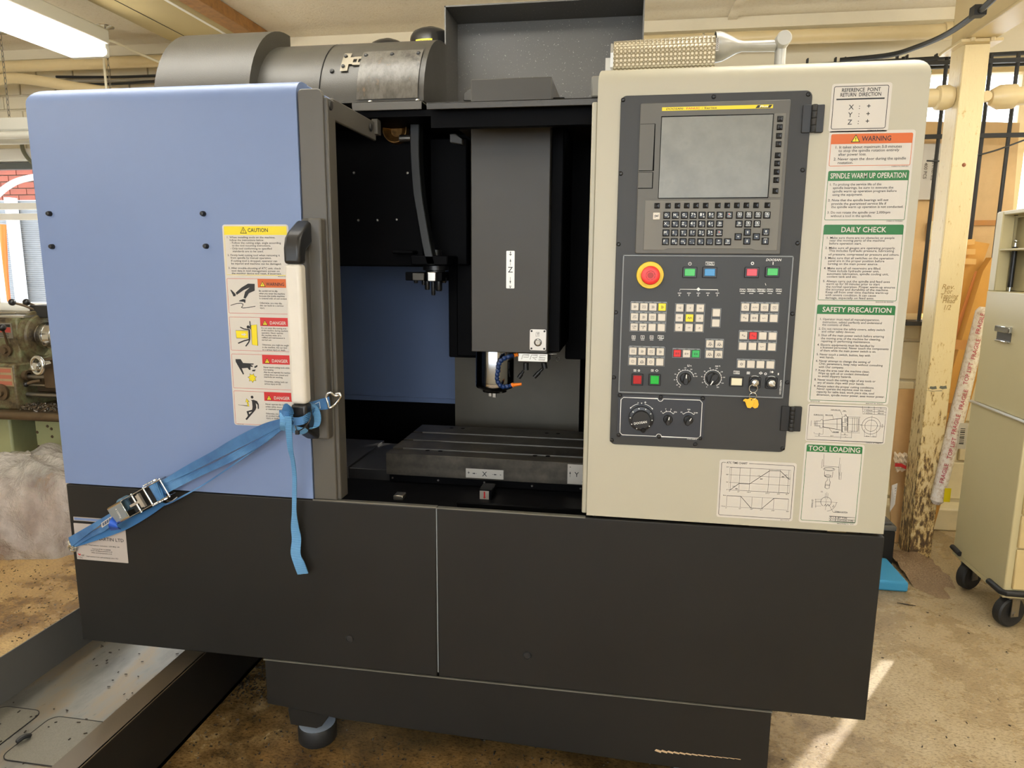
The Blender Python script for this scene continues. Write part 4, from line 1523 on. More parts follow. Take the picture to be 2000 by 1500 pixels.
mb = MB()
N = 5
def lsec(x, zb, zt):
    h = zt - zb
    return [(x, .095, zb), (x, .078, zb + h * .25), (x, .074, zb + h * .62), (x, .085, zb + h * .88), (x, .11, zt), (x, .16, zt), (x, .165, zb)]
zb = 1.6385
mb.grid([lsec(a0.x + (a1.x - a0.x) * k / N, zb, zt0 + (zt1 - zt0) * k / N) for k in range(N + 1)], closed=True)
lens = mb.build('work_light', g.m, mc, smooth=20)
mb = MB()
mb.poly(lsec(a0.x - .0005, zb, zt0))
mb.prism(lsec(a0.x - .006, zb, zt0 - .004), (.006, 0, 0))
mb.build('end_cap', m_silver, lens, smooth=20)
mb = MB()
def ring(u, v0, v1, ry):
    c = (wl.p(u, v0, .12) + wl.p(u, v1, .12)) * .5
    h = abs(wl.p(u, v0, .12).z - wl.p(u, v1, .12).z) * .5
    return [(c.x, .12 + ry * cos(2 * pi * k / 16), c.z + h * sin(2 * pi * k / 16)) for k in range(16)]
mb.grid([ring(1172, 72, 350, .046), ring(1215, 70, 350, .046), ring(1260, 82, 340, .044), ring(1320, 108, 310, .038), ring(1390, 142, 272, .026), ring(1450, 155, 252, .019), ring(1600, 150, 252, .017), ring(1770, 142, 250, .017)], closed=True)
larm = mb.build('lamp_arm', m_silver, lens)
q = MB()
c = wl.p(1828, 165, .12)
q.lathe([(0, -.032), (.0135, -.032), (.0150, -.030), (.0150, .022), (.0135, .024), (0, .024)], (c.x, .12, c.z), (0, 1, 0), 28)
q.lathe([(.0115, -.034), (.0125, 0), (.0115, .0)], (c.x, .12, 1.66), (0, 0, 1), 20)
q.tube([(c.x, .12, 1.637), (c.x, .12, c.z)], .0112, 18)
q.build('lamp_joint', m_silver, lens)
q = MB()
x0_, z1_ = Crop(1160, 50, .2, .07)(1196, 118)
x1_, z0_ = Crop(1160, 50, .2, .07)(1218, 245)
q.rect(x0_, x1_, z0_, z1_, .0715)
band = q.build('maker_strip', m_white, lens)
q = MB()
text(q, 'DOOSAN', x1_ - .001, z0_ + .002, (x1_ - x0_) * .75, .071, 0, width=(z1_ - z0_) * .9, bold=True, rot=pi / 2)
q.build('lettering', m_ink, band)
q = MB()
p = wl.p(135, 362, .1)
q.box(p.x - .004, p.x + .008, .08, .12, 1.6375, p.z + .004)
q.build('cable_clip', m_silver, lens)
# ================================================================== operator panel on the cabinet
PY = -0.004
def pl(px, py, y=PY):
    p = F(px, py, y)
    return p.x, p.z
(ax, az), (bx, bz), (cx_, cz_), (dx_, dz_) = pl(1213, 188), pl(1588, 175), pl(1533, 884), pl(1190.5, 867)
OX0, OX1, OZ0, OZ1 = (ax + dx_) / 2, (bx + cx_) / 2, (cz_ + dz_) / 2, (az + bz) / 2
mb = MB()
mb.xz(rr(OX0, OX1, OZ0, OZ1, .012), PY, 0.0005)
op = mb.build('operator_panel', m_plate, mc, bevel=(.001, 1))
q = MB()
q.lathe([(0, -.0012), (.0018, -.0012), (.0022, -.0028), (.0036, -.0022), (.0045, 0)], (0, 0, 0), (0, 1, 0), 14)
scr = None
for px, py in ((1217, 195), (1394, 189), (1579, 184), (1212.5, 339), (1568, 332), (1208, 477), (1558, 475), (1203, 610), (1548, 613), (1199, 737), (1538, 747), (1195, 860), (1358, 868), (1529, 876)):
    x, z = pl(px, py)
    if scr is None:
        scr = q.build('panel_screw', m_blkpl, op, loc=(x, PY, z))
    else:
        copy(scr, op, (x, PY, z))
# --- display unit
du = Crop(1190, 170, .21, PY)
def qrect(c, quad):
    P = [c(*k) for k in quad]
    return (P[0][0] + P[3][0]) / 2, (P[1][0] + P[2][0]) / 2, (P[2][1] + P[3][1]) / 2, (P[0][1] + P[1][1]) / 2
x0, x1, _, z1 = qrect(du, ((292, 162), (1680, 115), (1600, 1400), (245, 1400)))
k3 = Crop(1200, 360, .18, PY)
z0 = (k3(222, 762)[1] + k3(1797, 748)[1]) / 2
BY = PY - .005
mb = MB()
mb.xz(rr(x0, x1, z0, z1, .003), BY, PY)
bez = mb.build('display_bezel', m_bezel, op, bevel=(.0012, 1))
sx0, sx1, sz0, sz1 = qrect(du, ((485, 285), (1513, 253), (1478, 1028), (455, 1040)))
g = Mat('sleeping_display')
v = g.coord()
f = g.noise(v, 16, 5, .6)
g.l(g.ramp(f, [(.3, srgb(112, 112, 104)), (.6, srgb(126, 126, 118)), (.75, srgb(116, 116, 108))]), g.b.inputs['Base Color'])
g.b.inputs['Roughness'].default_value = .3
mb = MB()
mb.rect(sx0, sx1, sz0, sz1, BY - .0003)
mb.build('display_screen', g.m, op)
mb = MB()
mb.frame(sx0, sx1, sz0, sz1, .0014, BY - .0006)
for quad in (((292, 348), (428, 348), (405, 780), (270, 783)), ((270, 797), (405, 795), (400, 943), (265, 945))):
    a, b, c, d = qrect(du, quad)
    mb.stroke([(b, d), (b, c), (a, c)], .0016, BY - .0004)
    mb.stroke([(a, d), (b, d)], .0007, BY - .0004)
mb.build('bezel_seam', m_int, op)
a, b, c, d = qrect(du, ((1528, 250), (1638, 246), (1590, 1028), (1482, 1030)))
mb = MB()
mb.xz(rr(a, b, c, d, .002), BY - .001, BY)
a, b, _, d = qrect(k3, ((335, 185), (1795, 157), (1758, 712), (312, 725)))
c = k3(312, 725)[1]
c2 = (k3(560, 703)[1] + k3(1480, 695)[1]) / 2
u0, u1, u2, u3 = k3(535, 720)[0], k3(575, 703)[0], k3(1480, 695)[0], k3(1525, 712)[0]
mb.xz([(a, c2 - .003), (u0, c2 - .003), (u1, c2), (u2, c2), (u3, c2 - .003), (b, c2 - .003), (b, d), (a, d)], BY - .0012, BY)
mb.build('keypad_plate', m_bezel2, op, bevel=(.0008, 1))
a, b, c, d = qrect(du, ((488, 198), (1518, 163), (1518, 200), (490, 230)))
mb = MB()
mb.rect(a, b, c, d, BY - .0004)
st = mb.build('brand_strip', m_inky, op)
w, h = b - a, d - c
q = MB()
text(q, 'DOOSAN', a + w * .035, c + h * .27, h * .5, BY - .0006, 0, width=w * .155, bold=True, shear=.25)
text(q, '-', a + w * .195, c + h * .25, h * .5, BY - .0006, 0, bold=True)
text(q, 'FANUC', a + w * .222, c + h * .27, h * .5, BY - .0006, 1, width=w * .125, bold=True)
text(q, 'i', a + w * .363, c + h * .27, h * .5, BY - .0006, 0, shear=.3)
text(q, 'Series', a + w * .385, c + h * .27, h * .5, BY - .0006, 0, width=w * .115, bold=True)
q.flat([(a + w * .845, c + h * .1), (a + w * .875, c + h * .1), (a + w * .895, c + h * .9), (a + w * .865, c + h * .9)], BY - .0006, 0)
q.flat([(a + w * .955, c + h * .1), (a + w * .975, c + h * .1), (a + w * .995, c + h * .9), (a + w * .965, c + h * .9)], BY - .0006, 0)
q.flat([(a + w * .875, c + h * .1), (a + w * .955, c + h * .1), (a + w * .965, c + h * .3), (a + w * .885, c + h * .3)], BY - .00055, 0)
text(q, 'Plus', a + w * .882, c + h * .27, h * .52, BY - .0007, 2, width=w * .075, bold=True)
q.build('brand_lettering', [m_ink, m_red, m_inkw], op)

def keymesh(name, s, h, mat, dish=True, parent=op, loc=(0, 0, 0)):
    """pyramid-topped key, square s, height h"""
    r = s * .5
    k = MB()
    e = r * .98
    rows = [[(x * e, 0, z * e) for x, z in ((-1, -1), (1, -1), (1, 1), (-1, 1))],
            [(x * e, -h * .45, z * e) for x, z in ((-1, -1), (1, -1), (1, 1), (-1, 1))],
            [(x * r * .72, -h, z * r * .72) for x, z in ((-1, -1), (1, -1), (1, 1), (-1, 1))]]
    k.grid(rows, 0, True)
    if dish:
        k.v.append((0, -h * .72, 0))
        b = len(k.v) - 1
        for i in range(4):
            k.f.append((b - 4 + i, b - 4 + (i + 1) % 4, b))
            k.m.append(0)
    else:
        k.poly(rows[2])
    return k.build(name, mat, parent, smooth=0, loc=loc)
KY = BY - .0012
keys = {}
def put(kind, loc, make):
    if kind not in keys:
        keys[kind] = make(loc)
        return keys[kind]
    return copy(keys[kind], keys[kind].parent, loc)
def soft(x, z):
    put('soft', (x, KY, z), lambda l: keymesh('soft_key', .0108, .0028, m_key, True, op, l))
def mdi(x, z):
    put('mdi', (x, KY, z), lambda l: keymesh('data_key', .0138, .003, m_key, False, op, l))
for u, v in ((1582, 303), (1578, 380), (1572, 460), (1567, 537), (1560, 640), (1555, 715), (1550, 793), (1546, 869), (1538, 970)):
    soft(*du(u, v))
z = sum(k3(u, v)[1] for u, v in ((462, 243), (986, 234), (1653, 222))) / 3
for u in (462, 580, 682, 782, 883, 986, 1117, 1219, 1323, 1426, 1530, 1653):
    soft(k3(u, 233)[0], z)
x, z = k3(455, 348)
q = MB()
q.xz(rr(x - .007, x + .007, z - .007, z + .007, .0015), KY - .003, KY)
wk = q.build('reset_key', m_kwhite, op, bevel=(.001, 2))
LET = MB()
LY = KY - .0031
LET.stroke([(x - .004, z - .003), (x + .004, z + .003)], .0007, LY - .0002, 1)
LET.stroke([(x - .004, z + .001), (x - .001, z + .002), (x + .001, z - .001), (x + .004, z)], .0007, LY - .0002, 1)
text(LET, 'RESET', x, z - .001, .0024, LY - .0002, 1, align='C')
rows = [((345, 330), (566, 660, 757, 852, 947, 1043, 1142, 1239, 1352, 1450, 1549, 1647), ('OP', 'NQ', 'GR', '7A', '8B', '9C', '@ALTER', '@CAN', '@POS', '@PROG', '@OFSET', '@HELP')),
        ((440, 425), (562, 656, 752, 847, 943, 1039, 1136, 1345, 1443, 1541), ('XU', 'YV', 'Z#', '4[', '5]', '6S', '@INSERT', '@SYSTEM', '@MESSAGE', '@GRAPH')),
        ((535, 523), (557, 651, 747, 842, 938, 1034, 1131), ('MI', 'SJ', 'TK', '1,', '2#', '3=', '@DELETE')),
        ((630, 618), (552, 646, 742, 836, 932, 1028, 1125, 1222), ('FL', 'HD', 'EE', '-+', '0*', './', '^SHIFT', '@INPUT'))]
for (va, vb), us, legs in rows:
    z = (k3(560, va)[1] + k3(1640, vb)[1]) / 2
    for u, lg in zip(us, legs):
        x = k3(u, (va + vb) / 2)[0]
        mdi(x, z)
        if lg[0] in '@^':
            if lg[0] == '^':
                LET.flat([(x - .002, z + .001), (x + .002, z + .001), (x, z + .004)], LY, 0)
            elif us.index(u) > 7 or lg in ('@POS', '@PROG'):
                LET.frame(x - .0035, x + .0035, z - .0005, z + .0045, .0006, LY, 0)
                LET.rect(x - .0015, x + .0015, z + .001, z + .003, LY, 0)
            else:
                LET.stroke([(x - .003, z + .0035), (x + .001, z + .0035), (x + .003, z + .0015), (x + .001, z - .0003), (x - .003, z - .0003)], .0006, LY, 0)
                LET.flat([(x - .001, z + .0002), (x + .0015, z + .0016), (x - .001, z + .003)], LY, 2 if lg in ('@CAN', '@DELETE') else 0)
            text(LET, lg[1:], x, z - .0042, .0019, LY, 0, align='C', width=min(.0095, twidth(lg[1:], .0022)))
        elif lg == 'EE':
            text(LET, 'EOB', x - .0046, z - .001, .0026, LY, 0, width=.0062)
            text(LET, 'E', x + .002, z - .0045, .0028, LY, 0)
        else:
            if lg[0] in '789456123':
                text(LET, lg[0], x - .0047, z - .0015, .0058, LY, 0, bold=True)
                i = '789456123'.index(lg[0])
                dx, dz = (-1, 0, 1)[i % 3] * .0012, (1, 0, -1)[i // 3] * .0012
                LET.stroke([(x + .0025 - dx, z + .0015 - dz), (x + .0025 + dx, z + .0015 + dz + .0006)], .0016, LY, 0)
            else:
                text(LET, lg[0], x - .0045, z - .0015, .0050, LY, 0, bold=True)
            text(LET, lg[1], x + .0022, z - .0048, .0032, LY, 0)
for u, v, dx, dz in ((1437, 522, 0, 1), (1431, 618, 0, -1), (1336, 570, -1, 0), (1533, 570, 1, 0), (1635, 520, 0, 1), (1628, 618, 0, -1)):
    x, z = k3(u, v)
    mdi(x, z)
    zo = 0 if u < 1600 else -.0012 * (-dz)
    if dz:
        LET.flat([(x - .0018, z + zo), (x + .0018, z + zo), (x, z + zo + dz * .0028)], LY, 0)
        LET.rect(x - .0006, x + .0006, min(z + zo, z + zo - dz * .0025), max(z + zo, z + zo - dz * .0025), LY, 0)
    else:
        LET.flat([(x, z - .0014), (x, z + .0014), (x + dx * .0022, z)], LY, 0)
        LET.rect(min(x, x - dx * .0018), max(x, x - dx * .0018), z - .0005, z + .0005, LY, 0)
    if u > 1600:
        text(LET, 'PAGE', x, z - dz * .0042 - .0008, .0018, LY, 0, align='C')
LET.build('keypad_lettering', [m_inkw, m_ink, m_kred], op)

# --- switch panel
k5 = Crop(1200, 560, .18, PY)
a, b, _, d = qrect(k3, ((90, 775), (1930, 765), (1930, 1400), (60, 1400)))
a2, b2, c, _ = qrect(k5, ((90, 0), (1905, 0), (1820, 1210), (45, 1145)))
a, b = (a + a2) / 2, (b + b2) / 2
WX0, WX1, WZ0, WZ1 = a, b, c, d
WY = PY - .003
mb = MB()
mb.xz(rr(a, b, c, d, .001), WY, PY)
sw = mb.build('switch_plate', m_swp, op)
mb = MB()
e = .0028
for bx in ((a, b, d - e, d), (a, b, c, c + e), (a, a + e, c, d), (b - e, b, c, d)):
    mb.box(bx[0], bx[1], WY - .0016, WY, bx[2], bx[3])
mb.build('edge_strip', m_edge, op, bevel=(.0006, 1))
x, z = k3(385, 985)
mb = MB()
mb.lathe([(.0, -.012), (.0265, -.012), (.0272, -.011), (.0275, -.004), (.0275, 0)], (x, WY, z), (0, 1, 0), 40)
mb.build('emergency_stop_collar', m_yel, op)
mb = MB()
mb.lathe([(0, -.038), (.009, -.038), (.0095, -.0375), (.015, -.0375), (.0180, -.0365), (.0187, -.034), (.0185, -.028), (.012, -.026), (.012, -.011)], (x, WY, z), (0, 1, 0), 36)
mb.build('emergency_stop_button', m_estop, op)
q = MB()
for k in range(8):
    t = arc(0, 0, .0086, k * 45 + 4, k * 45 + 38, 4)
    q.stroke([(x + i, z + j) for i, j in t], .0013, WY - .0386)
q.disc(x, z, .0062, WY - .0384)
q.build('stop_arrows', m_estop2, op)
PR = MB()                                       # white printing of the switch plate
PRY = WY - .0003
def lampbutton(c, u, v, fw, fh, lw, lh, mat, name='lit_button'):
    x, z = c(u, v)
    s = .18 * (c(u + 1, v)[0] - c(u, v)[0]) / .18
    s = c(u + 1, v)[0] - c(u, v)[0]
    q = MB()
    q.xz(rr(x - fw * s / 2, x + fw * s / 2, z - fh * s / 2, z + fh * s / 2, .001), WY - .004, WY)
    fr = q.build('button_frame', m_blkpl, op, bevel=(.001, 1))
    q = MB()
    q.xz(rr(x - lw * s / 2, x + lw * s / 2, z - lh * s / 2, z + lh * s / 2, .0006), WY - .0056, WY - .003)
    q.build(name, mat, op, bevel=(.0007, 1))
    return x, z, s
lampbutton(k3, 815, 955, 155, 118, 112, 78, m_bgrn)
lampbutton(k3, 1030, 955, 155, 118, 112, 78, m_bblu)
lampbutton(k3, 1485, 955, 155, 118, 112, 78, m_bred)
lampbutton(k3, 1708, 950, 155, 118, 114, 78, m_bgrn)
lampbutton(k5, 248, 1003, 125, 128, 88, 92, m_dred)
lampbutton(k5, 435, 1005, 128, 128, 90, 92, m_bgrn)
lampbutton(k5, 1320, 1025, 150, 110, 114, 80, m_ivl)
x, z = k3(818, 862)
PR.stroke([(x + i, z + j) for i, j in arc(0, 0, .003, 120, 420, 12)], .0008, PRY)
PR.rect(x - .0004, x + .0004, z, z + .004, PRY)
x, z = k3(1035, 860)
PR.frame(x - .0085, x + .0085, z - .003, z + .003, .0007, PRY)
text(PR, '=|7/', x, z - .002, .004, PRY, align='C', width=.013, bold=True)
x, z = k3(1495, 858)
PR.stroke([(x + i, z + j) for i, j in arc(0, 0, .0024, 0, 360, 16)], .0014, PRY)
x, z = k3(1718, 858)
PR.rect(x - .0008, x + .0008, z - .0028, z + .0028, PRY)
x, z = k3(1638, 832)
text(PR, 'DOOSAN', x, z, .0048, PRY, width=k3(1805, 832)[0] - x, bold=True, shear=.25)
P = [k3(708, 1158), k3(708, 1138), k3(1120, 1138), k3(1120, 1160)]
PR.stroke([(P[0][0], P[0][1]), (P[0][0], P[1][1]), (P[3][0], P[1][1]), (P[3][0], P[0][1])], .0008, PRY)
x, z = k3(910, 1138)
PR.flat([(x - .004, z), (x, z - .004), (x + .004, z), (x, z + .004)], PRY - .0001)
for u, t in ((705, 'X'), (807, 'Y'), (909, 'Z'), (1012, '4'), (1115, '5')):
    x, z = k3(u, 1180)
    PR.rect(x - .0036, x + .0036, z - .0006, z + .0006, PRY)
    text(PR, t, x, k3(u, 1213)[1], .0038, PRY, align='C')
for u, w in ((1388, 60), (1482, 90), (1590, 90), (1684, 62), (1780, 60)):
    x, z = k3(u, 1150)
    PR.frame(x - w * .00009, x + w * .00009, z - .0026, z + .0026, .0006, PRY)
    text(PR, 'ATC' if w < 80 else 'E|F/00', x, z - .0017, .0034, PRY, align='C', width=w * .00014)
    x, z = k3(u, 1185)
    PR.rect(x - .004, x + .004, z - .0005, z + .0005, PRY)
x, z = k3(1637, 1085)
PR.stroke([(x - .0008, z + .002), (x + .0008, z - .002)], .0008, PRY)
for u, t in ((208, 'D'), (305, 'S'), (403, 'H'), (502, 'AZ')):
    x, z = k5(u, 545)
    PR.frame(x - (.0035 if len(t) < 2 else .0058), x + (.0035 if len(t) < 2 else .0058), z - .003, z + .003, .0007, PRY)
    text(PR, t, x, z - .0018, .0036, PRY, align='C', bold=True)
    x, z = k5(u, 575)
    PR.rect(x - .0036, x + .0036, z - .0005, z + .0005, PRY)
for u in (245, 433):
    x, z = k5(u, 907)
    PR.frame(x - .0065, x - .002, z - .002, z + .002, .0007, PRY)
    PR.flat([(x - .005, z - .001), (x - .002, z), (x - .005, z + .001)], PRY)
    if u == 245:
        PR.stroke([(x + .004 + i, z + j) for i, j in arc(0, 0, .0018, 0, 360, 14)], .0011, PRY)
    else:
        PR.stroke([(x + .002, z), (x + .005, z + .0025), (x + .008, z), (x + .005, z - .0025)], .0008, PRY, 0, True)
# square button groups: frame strip with indicator, keys, legends
KL = MB()
SYM = {'arrow': 0}
def glyph(t, x, z, y, mi=0):
    if not t:
        return
    if t[0] == '$':
        n = t[1]
        if n == 'c':
            KL.stroke([(x + i, z + j) for i, j in arc(0, 0, .0028, 0, 360, 14)], .0006, y, mi)
            KL.rect(x - .0006, x + .0006, z - .0006, z + .0006, y, mi)
        elif n == 'w':
            KL.stroke([(x + k * .0011, z + (.0017 if (k // 2) % 2 else -.0017)) for k in range(-4, 5)], .0007, y, mi)
        elif n == 'a':
            KL.stroke([(x - .0028, z + .0024), (x + .0008, z + .0024), (x + .0030, z), (x + .0008, z - .0024), (x - .0028, z - .0024)], .0006, y, mi)
            KL.rect(x - .0028, x, z - .0004, z + .0004, y, mi)
            KL.flat([(x - .0006, z - .0014), (x + .0014, z), (x - .0006, z + .0014)], y, mi)
        elif n == 'b':
            KL.frame(x - .0030, x + .0030, z - .0026, z + .0026, .0005, y, mi)
            KL.stroke([(x - .0018, z - .001), (x - .0004, z + .0012), (x + .0018, z - .0008)], .0006, y, mi)
        elif n == 'g':
            for k in range(8):
                a = k * pi / 4
                KL.stroke([(x + .0018 * cos(a), z + .0018 * sin(a)), (x + .0032 * cos(a), z + .0032 * sin(a))], .0006, y, mi)
            KL.stroke([(x + i, z + j) for i, j in arc(0, 0, .0018, 0, 360, 10)], .0006, y, mi)
        elif n == 't':
            KL.stroke([(x - .003, z + .0022), (x - .003, z - .0015), (x - .001, z - .0015), (x - .001, z + .0022)], .0007, y, mi)
            KL.stroke([(x + .0022 + i, z + j) for i, j in arc(0, 0, .0012, 0, 360, 10)], .0007, y, mi)
        elif n == 'o':
            for dx, dz in ((-.0018, .001), (.0018, -.001)):
                KL.stroke([(x + dx + i, z + dz + j) for i, j in arc(0, 0, .0012, 0, 360, 8)], .0006, y, mi)
        elif n == 'k':
            KL.stroke([(x - .0035, z + .001), (x - .002, z - .001), (x, z + .0004), (x + .0034, z + .0004)], .0006, y, mi)
        return
    L = t.split('|')
    for i, s_ in enumerate(L):
        if s_[0] == '$':
            glyph(s_, x, z - .0018, y, mi)
        else:
            cap = .0032 if len(s_) < 3 else .0024
            text(KL, s_, x, z + (len(L) - 1) * .0019 - i * .0036 - cap / 2, cap, y, mi, align='C', width=min(.0095, twidth(s_, cap)), bold=len(s_) < 3)
def group(us, vs, legs, frame, ind=True, size=80):
    X = [sum(k5(u + (0 if i == 0 else 0), v)[0] for v in vs) / len(vs) for i, u in enumerate(us)]
    fa, fb, fc, fd = qrect(k5, ((frame[0], frame[1]), (frame[2], frame[1] + 4), (frame[2] - 8, frame[3]), (frame[0] - 8, frame[3])))
    q = MB()
    w = .0008
    zs = [k5(us[0], v)[1] for v in vs]
    s = (k5(us[0] + 1, vs[0])[0] - k5(us[0], vs[0])[0]) * size
    for z in zs:                                  # raised grey lattice round the keys
        q.box(fa, fb, WY - .0012, WY, z - s / 2 - .0018, z - s / 2 - .0008)
        q.box(fa, fb, WY - .0012, WY, z + s / 2 + .0006, z + s / 2 + (.0034 if ind else .0016))
    for x in X + [X[-1] + s + .003]:
        q.box(x - s / 2 - .0018, x - s / 2 - .0008, WY - .0012, WY, zs[-1] - s / 2 - .0018, zs[0] + s / 2 + .0016)
    q.build('key_lattice', m_edge, op)
    if ind:
        for z in zs:
            for x in X:
                KL.rect(x - .003, x + .002, z + s / 2 + .0014, z + s / 2 + .0024, WY - .0014, 0)
    for j, z in enumerate(zs):
        for i, x in enumerate(X):
            lg = legs[j][i] if j < len(legs) else ''
            mat, kind = m_kwhite, 'w'
            if lg[:1] in 'yrg' and lg[1:2] == ':':
                mat = {'y': m_kyel, 'r': m_kred, 'g': m_kgrn}[lg[0]]
                kind = lg[0]
                lg = lg[2:]
            def mk(l, mat=mat):
                k = MB()
                k.xz(rr(-s / 2, s / 2, -s / 2, s / 2, .001, 3), -.004, 0)
                return k.build('function_key', mat, op, bevel=(.0009, 2), loc=l)
            put('fk' + kind, (x, WY, z), mk)
            glyph(lg, x, z, WY - .0043)
group((218, 315, 412, 512), (215, 325, 435), (('$a', '$b', '$a', 'y:$a'), ('OPT|STOP', '$a', '$b', ''), ('HOME|ALL', 'HOME|Z', '', '')), (178, 148, 565, 475))
group((702, 812, 922), (227, 335, 440), (('+Z', '-Y', '+4'), ('+X', 'y:$w', '-X'), ('-4', '+Y', '-Z')), (655, 180, 972, 482), False, 80)
group((1099,), (280, 392), (('',), ('',)), (1055, 235, 1150, 432), False, 82)
group((1412, 1516, 1620, 1726), (220, 335), (('$c', 'AUTO', '$b', '$b'), ('$o', '$t', '$k', '')), (1368, 152, 1782, 376))
group((1391, 1496, 1600, 1706), (527, 642), (('$o', 'r:$o', '', ''), ('', '', '$k', '')), (1348, 462, 1758, 685))
group((1373, 1476, 1580, 1686), (835,), (('$g', '', '', ''),), (1328, 765, 1737, 872))
group((200, 298, 396, 494), (695, 805), (('$b', '$a', '$b', '$a'), ('$c', '100|$w', '$c', '')), (162, 630, 543, 848))
group((680, 780, 880), (720,), (('r:$t', '$t', 'g:$t'),), (633, 655, 927, 765))
group((1031, 1129), (617, 728), (('F0|$w', '25%|$w'), ('50%|$w', '100%|$w')), (985, 548, 1183, 768))
KL.build('key_legends', [m_ink], op)
# override knobs
def knob(c, u, v, r, ang, base=WY, par=op, mat=m_blkpl):
    x, z = c(u, v)
    q = MB()
    q.lathe([(0, -.006), (r, -.006), (r * 1.05, -.004), (r * 1.05, 0)], (x, base, z), (0, 1, 0), 28)
    d = Vector((sin(ang), 0, cos(ang)))
    n = Vector((cos(ang), 0, -sin(ang)))
    o = Vector((x, base, z))
    outl = [o + d * r * a + n * r * b for a, b in ((-1.02, .35), (-.4, .52), (.5, .34), (1.04, .16), (1.04, -.16), (.5, -.34), (-.4, -.52), (-1.02, -.35))]
    q.prism([p + Vector((0, -.020, 0)) for p in outl], (0, .016, 0))
    k = q.build('selector_knob', mat, par, bevel=(.0015, 2))
    q = MB()
    q.poly([o + d * r * a + n * r * b + Vector((0, -.0203, 0)) for a, b in ((.25, .10), (1.0, .07), (1.0, -.07), (.25, -.10))])
    q.build('knob_pointer', m_inkw, par)
    return x, z
def scale(x, z, R, a0, a1, labs, arrow=True):
    """angles clockwise from the top, degrees"""
    pts = [(x + R * sin(radians(a0 + (a1 - a0) * i / 30)), z + R * cos(radians(a0 + (a1 - a0) * i / 30))) for i in range(31)]
    PR.stroke(pts, .0009, PRY)
    for i, t in enumerate(labs):
        a = radians(a0 + (a1 - a0) * i / (len(labs) - 1))
        PR.stroke([(x + R * sin(a), z + R * cos(a)), (x + (R + .0018) * sin(a), z + (R + .0018) * cos(a))], .0008, PRY)
        if t:
            text(PR, t, x + (R + .0052) * sin(a), z + (R + .0045) * cos(a) - .001, .0022, PRY, align='C', bold=True)
x, z = knob(k5, 768, 990, .0108, radians(2))
scale(x, z, .0172, -150, 78, ('10', '20', '', '40', '', '60', '', '80', '', '100', '', '120', '', '140', '150'))
x, z = k5(815, 858)
PR.stroke([(x - .004, z + .003), (x - .004, z - .001), (x - .001, z - .001), (x - .001, z + .003)], .0008, PRY)
text(PR, '%', x + .001, z - .001, .003, PRY)
x, z = knob(k5, 1065, 990, .0126, radians(208))
scale(x, z, .0172, -150, 150, ('0', '', '20', '', '40', '', '60', '', '80', '', '100', '', '120', '', '140', '', '160', '', '200'))
x, z = k5(1118, 860)
PR.stroke([(x - .005 + k * .0009, z + (.001 if k % 2 else -.001)) for k in range(8)], .0007, PRY)
text(PR, '%', x + .0025, z - .001, .003, PRY)
x, z = k5(1323, 928)
PR.frame(x - .0058, x + .0058, z - .0028, z + .0028, .0007, PRY)
text(PR, '1|00', x, z - .0018, .0036, PRY, align='C')
# key switches
for u, v, col in ((1518, 1035, m_chrome), (1697, 1040, m_alu)):
    x, z = k5(u, v)
    q = MB()
    q.xz(rr(x - .0118, x + .0118, z - .012, z + .012, .003), WY - .004, WY)
    q.lathe([(.0098, -.0065), (.0108, -.004)], (x, WY, z), (0, 1, 0), 24)
    q.build('switch_housing', m_blkpl, op, bevel=(.001, 1))
    q = MB()
    q.lathe([(0, -.010), (.0055, -.010), (.0068, -.009), (.007, -.004)], (x, WY, z), (0, 1, 0), 22)
    q.box(-.007, .007, -.0125, -.0095, -.0012, .0012, 0, Matrix.Translation((x, WY, z)) @ Matrix.Rotation(radians(40 if u > 1600 else -45), 4, 'Y'))
    q.build('key_switch', col, op)
    PR.stroke([(x + .0138 * sin(radians(a)), z + .0138 * cos(radians(a))) for a in range(-42, 43, 6)], .0008, PRY)
for u, v in ((1450, 933), (1585, 935), (1637, 943), (1705, 925), (1775, 945)):
    x, z = k5(u, v)
    if u == 1637:
        PR.stroke([(x + i, z + j) for i, j in arc(0, 0, .002, 0, 360, 12)], .0012, PRY)
    elif u == 1775:
        PR.rect(x - .0012, x + .0012, z - .0022, z + .0022, PRY)
    elif u == 1705:
        PR.disc(x + .0008, z + .0004, .0022, PRY)
        PR.rect(x - .0035, x - .0028, z - .002, z + .003, PRY)
    else:
        PR.stroke([(x - .0035, z), (x, z + .0028), (x + .0035, z), (x, z - .0028)], .0007, PRY, 0, True)
        PR.stroke([(x - .002, z), (x + .002, z)], .0012, PRY)
        if u == 1450:
            PR.stroke([(x - .003, z - .003), (x + .003, z + .003)], .0007, PRY)
            PR.stroke([(x - .003, z + .003), (x + .003, z - .003)], .0007, PRY)
x, z = k5(1803, 1170)
text(PR, '101S53-00079', x, z, .0036, PRY, width=k5(1803, 1010)[1] - z, rot=pi / 2)
PR.build('panel_printing', m_inkw, op)

